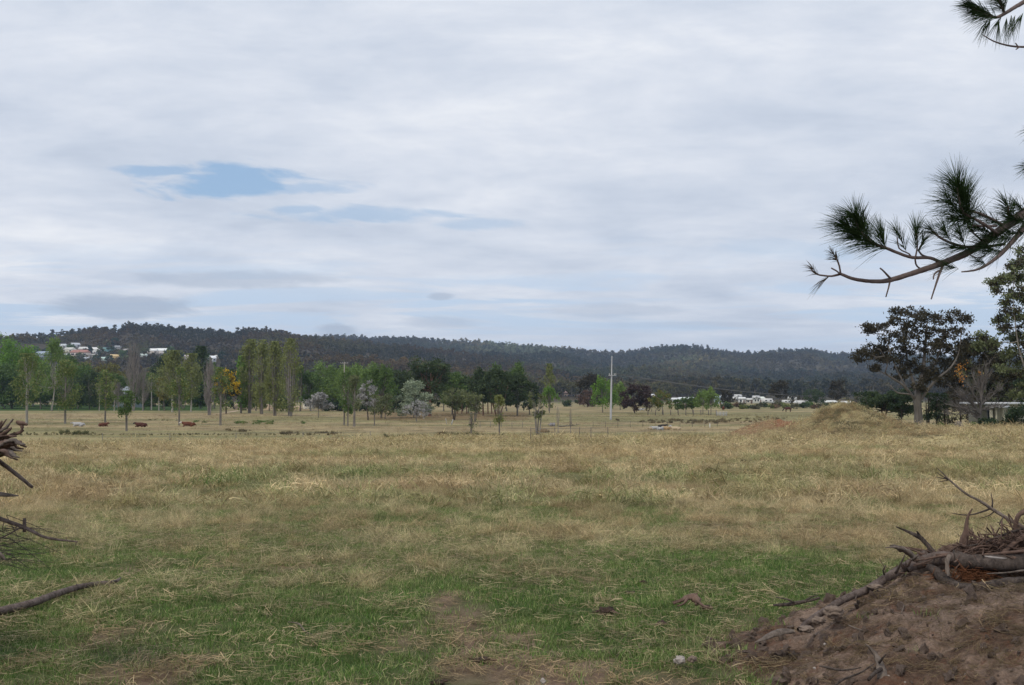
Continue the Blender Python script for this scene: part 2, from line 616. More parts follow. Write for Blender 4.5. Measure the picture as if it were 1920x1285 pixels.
GM = groundmat()
Ys = np.geomspace(25, 9060, 520) - 60
us = np.linspace(-1.1, 1.1, 520)
us = np.sign(us) * (0.75 * np.abs(us) + 0.25 * np.abs(us) ** 3)
gnd, gx, gy, gzv = grid_ground('ground', us, Ys, ground_z, GM)
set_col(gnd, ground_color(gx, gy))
tag(gnd, 'broad dry pasture of straw and green grass running to the hills')

# ------------------------------------------------------------------ hills
RA = np.array([(-900, 650), (-400, 640), (0, 641), (40, 637), (100, 632), (160, 625), (170, 622), (222, 626), (236, 615), (300, 619), (340, 624), (380, 625),
               (430, 631), (470, 624), (530, 631), (560, 638), (640, 646), (720, 654), (820, 664), (900, 676), (1000, 694), (1100, 709), (1250, 726),
               (1400, 742), (3000, 748)], float)
RB = np.array([(-900, 660), (300, 660), (480, 645), (560, 636), (600, 637), (640, 635), (700, 640), (760, 641), (830, 645), (880, 645), (940, 649), (1000, 654), (1060, 659),
               (1120, 665), (1160, 668), (1200, 662), (1240, 656), (1290, 653), (1330, 659), (1375, 667), (1410, 668), (1450, 665), (1520, 662),
               (1560, 670), (1600, 669), (1700, 672), (1800, 674), (1920, 676), (2400, 668), (3000, 690)], float)


def hill_z(R, Yf, Yr, Yb, power, spur, seed):
    def f(X, Y):
        px = 960 + F * X / Y
        py = np.interp(px, R[:, 0], R[:, 1])
        H = np.maximum((740 - py) / F * Yr + EYE + 3.88, 0)
        t = np.clip((Y - Yf) / (Yr - Yf), 0, 1)
        prof = t ** power
        prof = prof * (1 - sst(Y, Yr, Yb) * 0.9)
        n = fbm(X / spur, Y / (spur * 1.7), 5, seed) - 0.5
        ridged = 0.5 - np.abs(fbm(X / (spur * 0.8) + 5, Y / (spur * 2.5), 4, seed + 9) - 0.5) * 2
        amp = H * 0.55 * np.sin(np.clip(t, 0, 1) * math.pi) ** 0.8
        z = H * prof + amp * (n * 0.9 - ridged * 0.35)
        return np.where(t <= 0, -6.0, -3.9 + np.maximum(z, 0) * 1.0)
    return f


zA = hill_z(RA, 820, 1900, 2900, 1.0, 170, 101)
zB = hill_z(RB, 1000, 3300, 5200, 1.25, 330, 121)


def hillmat(name, c1, c2):
    m, g, out = newmat(name)
    geo = g.n('ShaderNodeNewGeometry')
    n1 = g.noise(geo.outputs['Position'], 0.02, 8, 0.65)
    n2 = g.noise(geo.outputs['Position'], 0.15, 4, 0.6)
    cc = g.mix(g.ss(g.m('ADD', g.m('MULTIPLY', n1, 0.6), g.m('MULTIPLY', n2, 0.4)), 0.35, 0.65), c1, c2)
    pbr(g, out, cc, 0.95, n2, 0.6, 1.0, spec=0.1)
    return m


us2 = np.linspace(-1.0, 1.0, 420)
hA, *_ = grid_ground('near_hill', us2, np.linspace(820, 3000, 150), zA, hillmat('hill_soil', (0.055, 0.045, 0.028), (0.10, 0.08, 0.05)), y0=0)
tag(hA, 'brown wooded ridge rising on the left behind the hillside town')
hB, *_ = grid_ground('far_hill', us2, np.linspace(1000, 5300, 170), zB, hillmat('far_hill_soil', (0.05, 0.048, 0.032), (0.12, 0.10, 0.06)), y0=0)
tag(hB, 'bluish forested range along the right half of the horizon')


# ------------------------------------------------------------------ scatter by geometry nodes
def scatter(name, pts, rot, scl, tint, protos, label, mat=None):
    """one stuff object: a point mesh whose modifier instances the prototype meshes"""
    n = len(pts)
    me = bpy.data.meshes.new(name)
    me.vertices.add(n); me.vertices.foreach_set('co', np.asarray(pts, np.float32).ravel())
    a = me.attributes.new('rot', 'FLOAT_VECTOR', 'POINT'); a.data.foreach_set('vector', np.asarray(rot, np.float32).ravel())
    a = me.attributes.new('scl', 'FLOAT_VECTOR', 'POINT')
    s = np.asarray(scl, np.float32)
    if s.ndim == 1: s = np.repeat(s[:, None], 3, 1)
    a.data.foreach_set('vector', s.ravel())
    a = me.attributes.new('tint', 'FLOAT_COLOR', 'POINT')
    a.data.foreach_set('color', np.concatenate([tint, np.ones((n, 1))], 1).astype(np.float32).ravel())
    a = me.attributes.new('pick', 'INT', 'POINT'); a.data.foreach_set('value', RNG.integers(0, len(protos), n).astype(np.int32))
    me.update()
    o = bpy.data.objects.new(name, me)
    COL.objects.link(o)
    nt = bpy.data.node_groups.new(name + '_scatter', 'GeometryNodeTree')
    nt.interface.new_socket('Geometry', in_out='INPUT', socket_type='NodeSocketGeometry')
    nt.interface.new_socket('Geometry', in_out='OUTPUT', socket_type='NodeSocketGeometry')
    N = nt.nodes; L = nt.links
    gi = N.new('NodeGroupInput'); go = N.new('NodeGroupOutput')
    iop = N.new('GeometryNodeInstanceOnPoints')
    g2i = N.new('GeometryNodeJoinGeometry')
    for p in protos:
        oi = N.new('GeometryNodeObjectInfo')
        oi.inputs['Object'].default_value = p
        oi.inputs['As Instance'].default_value = True
        L.new(oi.outputs['Geometry'], g2i.inputs[0])
    L.new(gi.outputs[0], iop.inputs['Points'])
    L.new(g2i.outputs[0], iop.inputs['Instance'])
    iop.inputs['Pick Instance'].default_value = True

    def attr(nm, t):
        x = N.new('GeometryNodeInputNamedAttribute'); x.data_type = t; x.inputs['Name'].default_value = nm
        return x.outputs[0]
    L.new(attr('pick', 'INT'), iop.inputs['Instance Index'])
    L.new(attr('rot', 'FLOAT_VECTOR'), iop.inputs['Rotation'])
    L.new(attr('scl', 'FLOAT_VECTOR'), iop.inputs['Scale'])
    L.new(iop.outputs[0], go.inputs[0])
    md = o.modifiers.new('scatter', 'NODES'); md.node_group = nt
    tag(o, label, kind='stuff')
    return o


def rand_rot(n, tilt=0.0):
    return np.stack([RNG.normal(0, tilt, n), RNG.normal(0, tilt, n), RNG.random(n) * 6.283], 1)


# forest crowns for the hills
FOREST_LEAF = leafmat('forest_leaf', (0.070, 0.070, 0.036), (0.160, 0.148, 0.078), trans=0.25, inst=True, nscale=0.25)
GUM_BARK = plain('pale_gum_bark', (0.28, 0.25, 0.20), 0.8, 0.3, 1.0)
FOREST_BARK = plain('forest_bark', (0.20, 0.175, 0.14), 0.8, 0.3, 1.0)


def forest_proto(seed, h=13.0, rw=4.4, nb=7, nq=26, base=0.35):
    r = np.random.default_rng(seed)
    mb = MB()
    top = []
    for i in range(nb):
        a = r.random() * 6.28; rad = rw * 0.72 * math.sqrt(r.random())
        c = np.array([math.cos(a) * rad, math.sin(a) * rad, h * (base + (0.92 - base) * r.random()) - 0.10 * rad ** 1.5])
        rr = rw * (0.34 + 0.22 * r.random())
        d = r.normal(size=(nq, 3)); d /= np.linalg.norm(d, axis=1)[:, None]
        d[:, 2] = d[:, 2] * 0.7
        mb.quads(c + d * rr * (0.6 + 0.5 * r.random((nq, 1))), rr * (0.45 + 0.5 * r.random(nq)), r, 1.3, mi=0)
        top.append(c)
    mb.tube([(0, 0, -2), (0.1, 0.2, h * 0.75)], [0.35, 0.16], 4, mi=1)
    for c in top[:3]:
        mb.tube([(0.05, 0.1, h * 0.35), c], [0.16, 0.06], 4, mi=1)
    return mb.build('forest_tree_shape', [FOREST_LEAF, FOREST_BARK], link=False)


FP = [forest_proto(s) for s in (1, 2, 3, 4, 5)]


def forest(name, zf, Yf, Yr, umin, umax, cell, seed, tintf, label, hs=1.0, zmin=-3.8, jitter=0.9, clear_xy=None):
    r = np.random.default_rng(seed)
    out = []
    Y = Yf
    while Y < Yr:
        c = cell * (1 + 0.5 * (Y - Yf) / (Yr - Yf))
        nx = int((umax - umin) * Y / c)
        X = umin * Y + (np.arange(nx) + r.random(nx) * jitter) * c
        out.append(np.stack([X, Y + (r.random(nx) - 0.5) * c * jitter], 1))
        Y += c
    P = np.vstack(out)
    z = zf(P[:, 0], P[:, 1])
    keep = z > zmin
    P = P[keep]; z = z[keep]
    n = len(P)
    s = (0.75 + 0.55 * r.random(n)) * hs
    keep2 = fbm(P[:, 0] / 60, P[:, 1] / 60, 3, seed) > 0.2
    P, z, s = P[keep2], z[keep2], s[keep2]
    n = len(P)
    if clear_xy is not None:
        K = np.ones(n, bool)
        for (cx, cy) in clear_xy:
            K &= ((P[:, 0] - cx) / 16) ** 2 + ((P[:, 1] - cy + 62) / 88) ** 2 > 1
        P, z, s = P[K], z[K], s[K]; n = len(P)
    tint = tintf(P[:, 0], P[:, 1], r)
    S = np.stack([s, s, s * (0.8 + 0.5 * r.random(n))], 1)
    print(name, n)
    return scatter(name, np.stack([P[:, 0], P[:, 1], z - 0.6], 1), rand_rot(n, 0.05), S, tint, FP, label)


def tintA(X, Y, r):
    n = len(X)
    f = sst(fbm(X / 70, Y / 110, 4, 201), 0.35, 0.65)[:, None]
    c = np.array([1.45, 1.05, 0.78]) * (1 - f) + np.array([1.0, 1.02, 0.75]) * f
    big = sst(fbm(X / 150, Y / 260, 3, 205), 0.3, 0.7)[:, None]
    return c * (0.6 + 0.6 * big) * (0.75 + 0.5 * r.random((n, 1)))


def tintB(X, Y, r):
    n = len(X)
    f = sst(fbm(X / 130, Y / 200, 4, 211), 0.35, 0.65)[:, None]
    c = np.array([1.15, 1.0, 0.8]) * (1 - f) + np.array([0.75, 0.92, 0.85]) * f
    # lighter dry clearing-like stands high on the slope
    px = 960 + F * X / Y
    dryp = (np.exp(-((px - 960) / 130) ** 2) * sst(Y, 2300, 2900) + 0.8 * np.exp(-((px - 1270) / 90) ** 2 - ((Y - 2500) / 500) ** 2)
            + 0.9 * np.exp(-((px - 1545) / 45) ** 2 - ((Y - 2500) / 300) ** 2))[:, None]
    c = c * (1 + 1.6 * dryp * (r.random((n, 1)) > 0.35)) * np.array([1, 1, 1])
    big = sst(fbm(X / 260, Y / 420, 3, 215), 0.3, 0.7)[:, None]
    return c * (0.62 + 0.55 * big) * (0.75 + 0.5 * r.random((n, 1)))


# ------------------------------------------------------------------ grass
def grassmat(name, green, dry, trans=0.25, spread=0.3):
    """colour runs from green to straw by the instance's own dryness (tint.r), brightness by tint.g, russet by tint.b"""
    m, g, out = newmat(name)
    at_ = g.n('ShaderNodeAttribute', attribute_type='INSTANCER', attribute_name='tint')
    sep = g.n('ShaderNodeSeparateColor')
    g.link(at_.outputs['Color'], sep.inputs[0])
    geo = g.n('ShaderNodeNewGeometry')
    rn = geo.outputs['Random Per Island']
    f = g.m('ADD', sep.outputs[0], g.m('MULTIPLY', g.m('SUBTRACT', rn, 0.5), spread * 2), clamp=True)
    cc = g.mix(f, green, dry)
    cc = g.mix(g.m('MULTIPLY', sep.outputs[2], 0.7), cc, (0.25, 0.155, 0.075))
    rn2 = g.m('FRACT', g.m('MULTIPLY', rn, 7.31))
    v = g.m('MULTIPLY', sep.outputs[1], g.m('ADD', g.m('MULTIPLY', rn2, 0.7), 0.65))
    cc = g.mix(1.0, cc, g.vec(v, v, v), 'MULTIPLY')
    d = g.n('ShaderNodeBsdfPrincipled')
    g.link(cc, d.inputs['Base Color'])
    d.inputs['Roughness'].default_value = 0.6
    d.inputs['Specular IOR Level'].default_value = 0.2
    t = g.n('ShaderNodeBsdfTranslucent')
    g.link(cc, t.inputs[0])
    mx = g.n('ShaderNodeMixShader')
    mx.inputs[0].default_value = trans
    g.link(d.outputs[0], mx.inputs[1]); g.link(t.outputs[0], mx.inputs[2])
    g.link(mx.outputs[0], out.inputs['Surface'])
    return m


GRASS = grassmat('grass_blade', (0.066, 0.150, 0.022), (0.51, 0.41, 0.245))


def tuft(seed, n, R, h, w, lean, curl, mat=None, seg=3):
    r = np.random.default_rng(seed)
    a = r.random(n) * 6.283; rad = R * np.sqrt(r.random(n))
    base = np.stack([np.cos(a) * rad, np.sin(a) * rad, np.full(n, -0.01)], 1)
    dr = r.random(n) * 6.283
    out = np.stack([np.cos(dr), np.sin(dr), np.zeros(n)], 1)
    side = np.stack([-np.sin(dr + r.normal(0, .8, n)), np.cos(dr), np.zeros(n)], 1)
    side /= np.linalg.norm(side, axis=1)[:, None]
    hh = h * (0.45 + 0.75 * r.random(n)); ln = lean * (0.3 + r.random(n)) * hh; cu = curl * r.random(n)
    V = []
    for k in range(seg + 1):
        t = k / seg
        ww = w * (1 - 0.85 * t ** 1.5) * (0.7 + 0.6 * r.random(n)) * 0.5
        z = hh * (t - cu * t * t * 0.75)
        p = base + out * (ln * t ** 1.6 + cu * hh * 0.6 * t * t)[:, None]
        p[:, 2] += z
        V.append(p - side * ww[:, None]); V.append(p + side * ww[:, None])
    V = np.stack(V, 1)  # n, 2(seg+1), 3
    k = 2 * (seg + 1)
    q = np.array([[2 * i, 2 * i + 1, 2 * i + 3, 2 * i + 2] for i in range(seg)])
    Q = (np.arange(n)[:, None, None] * k + q[None]).reshape(-1, 4)
    return mesh_np('grass_clump_shape', V.reshape(-1, 3), Q, mat or GRASS, link=False)


def stalks(seed, n, R, L, w):
    """dead stems lying criss-cross on the ground"""
    r = np.random.default_rng(seed)
    mb = MB()
    for i in range(n):
        a = r.random() * 6.28; c = np.array([r.normal(0, R * .5), r.normal(0, R * .5), 0.006 + 0.03 * r.random()])
        l = L * (0.4 + r.random()) * 0.5
        d = np.array([math.cos(a), math.sin(a), r.normal(0, 0.12)]) * l
        s = np.array([-math.sin(a), math.cos(a), 0.4]) * w * (0.6 + r.random()) * 0.5
        b = np.array([-math.sin(a), math.cos(a), 0.3]) * l * r.normal(0, 0.25)
        mb.add([c - d - s, c - d + s, c + b + s, c + b - s, c + d + s * .4, c + d - s * .4], [[0, 1, 2, 3], [3, 2, 4, 5]])
    return mb.build('dead_stem_shape', GRASS, link=False)


G_SHORT = [tuft(s, 34, 0.10, 0.060, 0.0042, 0.5, 0.5) for s in (11, 12, 13)]
G_MID = [tuft(s, 26, 0.08, 0.11, 0.0042, 0.7, 0.8) for s in (14, 15, 16)]
G_STRAW = [tuft(s, 30, 0.10, 0.20, 0.0045, 0.9, 1.1, seg=4) for s in (17, 18, 19, 20)]
G_FLAT = [stalks(s, 26, 0.12, 0.085, 0.0026) for s in (21, 22, 23)]
G_FAR = [tuft(s, 34, 0.26, 0.20, 0.014, 0.9, 0.9) for s in (24, 25, 26, 27)]
G_FAR2 = [tuft(s, 30, 0.55, 0.24, 0.030, 1.0, 0.9, seg=2) for s in (28, 29, 30)]


def field_pts(Ya, Yb, dens, umargin=0.60, seed=0, pad=1.5):
    """random points between two distances over the width in view"""
    r = np.random.default_rng(seed)
    A = (Yb ** 2 - Ya ** 2) * umargin + 2 * pad * (Yb - Ya)
    n = int(A * dens)
    Y = np.sqrt(r.random(n) * (Yb ** 2 - Ya ** 2) + Ya ** 2)
    X = (r.random(n) * 2 - 1) * (umargin * Y + pad)
    return X, Y, r


# extra ground heights laid over the field (mounds), filled in by the mound builders
MOUNDS = []


def surf_z(X, Y):
    z = ground_z(X, Y)
    for f in MOUNDS:
        z = np.maximum(z, f(X, Y))
    return z


def grass_layer(name, X, Y, r, keep, protos, smin, smax, dry, bright, russet, label, tilt=0.12, zf=None, zs=1.0, size=None):
    size = np.ones(len(X)) if size is None else size
    k = r.random(len(X)) < keep * (1 - 0.985 * soil_cover(X, Y))
    X, Y = X[k], Y[k]
    dry, bright, russet, size = dry[k], bright[k], russet[k], size[k]
    n = len(X)
    z = (zf or surf_z)(X, Y)
    s = (smin + (smax - smin) * r.random(n)) * size
    tint = np.stack([dry, bright * (0.72 + 0.56 * r.random(n)), russet], 1)
    S = np.stack([s, s, s * zs * (0.8 + 0.4 * r.random(n))], 1)
    print(name, n)
    return scatter(name, np.stack([X, Y, z], 1), rand_rot(n, tilt), S, tint, protos, label)


def common(X, Y):
    st = m_straw(X, Y); ba = m_bare(X, Y); br = m_brown(X, Y)
    lum = 0.60 + 0.45 * fbm(X / 1.6, Y / 1.6, 4, 81) + 0.60 * fbm(X / .42, Y / .42, 3, 82)  # random brightness mottling; its dark spots also imitate shadowed gaps between tufts
    br = np.maximum(br, 0.8 * sst(fbm(X / .75, Y / .75, 3, 87), .54, .70) * sst(Y, 7, 12))
    thick = fbm(X / 0.9, Y / 0.9, 3, 83)
    return st, ba, br, lum, thick


def build_grass():
    X, Y, r = field_pts(3.5, 20, 200, seed=1)
    st, ba, br, lum, th = common(X, Y)
    grass_layer('short_green_grass', X, Y, r, np.clip((1 - st * 0.72) * (1 - ba * 0.93), 0, 1) * (1 - 0.5 * sst(Y, 14, 20)), G_SHORT, 0.55, 1.1,
                np.clip(0.05 + 0.25 * st + 0.12 * r.random(len(X)), 0, 1), (0.55 + 1.0 * fbm(X / .5, Y / .5, 3, 88)) * 1.1, 0 * st, 'short green grass in the near paddock')
    X, Y, r = field_pts(4.5, 24, 50, seed=2)
    st, ba, br, lum, th = common(X, Y)
    grass_layer('green_grass', X, Y, r, np.clip(sst(th, 0.35, 0.65) * (1 - ba * 0.9) * (1 - 0.45 * st), 0, 1), G_MID, 0.5, 1.0,
                np.clip(0.10 + 0.45 * st + 0.1 * (r.random(len(X)) - .5), 0, 1), lum, 0 * st, 'longer blades of green grass among the dry stems', 0.25)
    X, Y, r = field_pts(4.2, 26, 105, seed=3)
    st, ba, br, lum, th = common(X, Y)
    clump = sst(fbm(X / 0.42, Y / 0.42, 3, 84), 0.44, 0.60)
    kp = np.clip(sst(st, 0.08, 0.60) * (0.16 + 0.84 * clump) + 0.16 * clump * sst(th, 0.45, 0.6), 0, 1) * (1 - ba * 0.75)
    grass_layer('dry_straw_grass', X, Y, r, kp, G_STRAW, 0.45, 1.0,
                np.clip(0.55 + 0.5 * st - 0.15 * r.random(len(X)), 0, 1), lum * 1.02, br * 0.8, 'tangled straw coloured dry grass', 0.55, zs=0.72, size=0.62 + 0.55 * clump)
    X, Y, r = field_pts(4.0, 15, 105, seed=4)
    st, ba, br, lum, th = common(X, Y)
    grass_layer('dead_grass_stems', X, Y, r, np.clip(0.34 + 0.5 * ba + 0.4 * st * th, 0, 1) * (0.45 + 0.55 * sst(th, 0.4, 0.6)), G_FLAT, 0.6, 1.5,
                np.clip(0.75 + 0.25 * r.random(len(X)), 0, 1), lum * 0.72, 0.25 + 0.6 * ba, 'dead flattened stems and litter on bare soil', 0.1)
    X, Y, r = field_pts(18, 62, 26, 0.57, seed=5, pad=3)
    st, ba, br, lum, th = common(X, Y)
    grass_layer('dry_pasture_grass', X, Y, r, 0.14 + 0.86 * sst(fbm(X / .9, Y / .9, 3, 85), 0.40, 0.60), G_FAR, 0.45, 1.2,
                np.clip(st * 0.95 + 0.12 * (r.random(len(X)) - .5), 0, 1), lum * 1.06, br * 0.9, 'rough dry pasture grass across the middle of the field', 0.4, zs=0.8, size=0.55 + 0.7 * sst(fbm(X / .9, Y / .9, 3, 85), 0.40, 0.62))
    X, Y, r = field_pts(124, 290, .62, 0.55, seed=8, pad=5)
    th = sst(fbm(X / 4, Y / 4, 3, 89), .42, .62)
    band = sst(fbm(X / 90, Y / 14, 3, 71), 0.40, 0.60)
    grass_layer('far_flat_grass', X, Y, r, .25 + .75 * th, G_FAR2, .5, 1.1, np.clip(.62 + .35 * band - .2 * r.random(len(X)), 0, 1), .55 + .5 * fbm(X / 6, Y / 6, 3, 90), .5 * th,
                'short tan and olive grass on the cattle paddock', .5, zs=.35)
    X, Y, r = field_pts(56, 126, 6.0, 0.56, seed=6, pad=5)
    st, ba, br, lum, th = common(X, Y)
    grass_layer('distant_pasture_grass', X, Y, r, (0.15 + 0.85 * sst(fbm(X / 2.2, Y / 2.2, 3, 86), 0.40, 0.6)) * (1 - sst(Y, 104, 122)), G_FAR2, 0.6, 1.35,
                np.clip(0.50 + 0.5 * st - 0.15 * r.random(len(X)), 0, 1), lum * 0.92, br * 0.8, 'rough dry grass at the far edge of the near paddock', 0.5, zs=0.42, size=0.6 + 0.55 * sst(fbm(X / 2.2, Y / 2.2, 3, 86), 0.40, 0.62))
# ------------------------------------------------------------------ trees
BARK_GREY = barkmat('grey_bark', (0.12, 0.105, 0.09), (0.26, 0.235, 0.205), 3.0)
BARK_DARK = barkmat('dark_bark', (0.05, 0.04, 0.032), (0.12, 0.095, 0.075), 3.0)
BARK_PALE = barkmat('pale_bark', (0.26, 0.24, 0.20), (0.46, 0.43, 0.38), 2.0)
BARK_RED = barkmat('reddish_bark', (0.11, 0.06, 0.045), (0.22, 0.125, 0.09), 3.0)
TWIG = barkmat('grey_twig', (0.17, 0.15, 0.14), (0.33, 0.30, 0.275), 3.0)
LM = {
    'spring': leafmat('spring_leaf', (0.142, 0.234, 0.054), (0.263, 0.376, 0.106), trans=0.4, nscale=0.35),
    'bright': leafmat('bright_leaf', (0.135, 0.263, 0.040), (0.220, 0.383, 0.071), trans=0.4, nscale=0.35),
    'green': leafmat('green_leaf', (0.085, 0.156, 0.040), (0.163, 0.248, 0.071), trans=0.35, nscale=0.35),
    'olive': leafmat('olive_leaf', (0.177, 0.213, 0.068), (0.305, 0.334, 0.121), trans=0.35, nscale=0.4),
    'dull': leafmat('dull_olive_leaf', (0.121, 0.149, 0.064), (0.220, 0.248, 0.114), trans=0.3, nscale=0.4),
    'dark': leafmat('dark_leaf', (0.037, 0.065, 0.028), (0.099, 0.142, 0.057), trans=0.25, nscale=0.4),
    'deep': leafmat('deep_leaf', (0.026, 0.048, 0.023), (0.060, 0.097, 0.040), trans=0.2, nscale=0.4),
    'euc': leafmat('gum_leaf', (0.044, 0.040, 0.024), (0.088, 0.076, 0.043), trans=0.3, nscale=0.6),
    'silver': leafmat('silver_leaf', (0.20, 0.26, 0.16), (0.47, 0.54, 0.38), trans=0.25, nscale=0.6),
    'blossom': leafmat('grey_blossom', (0.264, 0.259, 0.248), (0.484, 0.473, 0.462), trans=0.2, nscale=0.6),
    'purple': leafmat('purple_leaf', (0.057, 0.037, 0.037), (0.106, 0.071, 0.064), trans=0.25, nscale=0.5),
    'copper': leafmat('copper_leaf', (0.121, 0.078, 0.060), (0.199, 0.135, 0.106), trans=0.25, nscale=0.5),
    'wattle': leafmat('wattle_flower', (0.605, 0.396, 0.022), (0.880, 0.638, 0.055), trans=0.3, nscale=0.5),
    'orange': leafmat('orange_flower', (0.462, 0.187, 0.033), (0.605, 0.286, 0.055), trans=0.3, nscale=0.5),
    'mustard': leafmat('mustard_leaf', (0.170, 0.163, 0.043), (0.284, 0.263, 0.078), trans=0.3, nscale=0.5),
    'scrub': leafmat('scrub_leaf', (0.099, 0.106, 0.060), (0.185, 0.177, 0.106), trans=0.25, nscale=0.5),
    'russet': leafmat('russet_leaf', (0.170, 0.106, 0.064), (0.270, 0.185, 0.114), trans=0.25, nscale=0.5),
}
GUMB = barkmat('dark_gum_bark', (0.075, 0.066, 0.058), (0.19, 0.17, 0.15), 2.0)
TWIG2 = barkmat('dull_grey_twig', (0.085, 0.075, 0.07), (0.19, 0.17, 0.155), 3.0)
TREES = 'trees standing across the lower paddocks'


def leaf_size(Y):
    return max(0.10, Y * 0.00115)


def limb_to(mb, p0, p1, r0, r1, r, seg=5, sag=0.12, n=5, mi=0):
    p0 = np.array(p0, float); p1 = np.array(p1, float)
    L = np.linalg.norm(p1 - p0)
    t = np.linspace(0, 1, n)[:, None]
    P = p0 * (1 - t) + p1 * t
    P[:, 2] += -np.sin(t[:, 0] * math.pi) * L * sag * (0.4 + r.random())
    P[1:-1] += r.normal(0, L * 0.035, (n - 2, 3))
    mb.tube(P, np.linspace(r0, r1, n), seg, mi=mi)
    return P


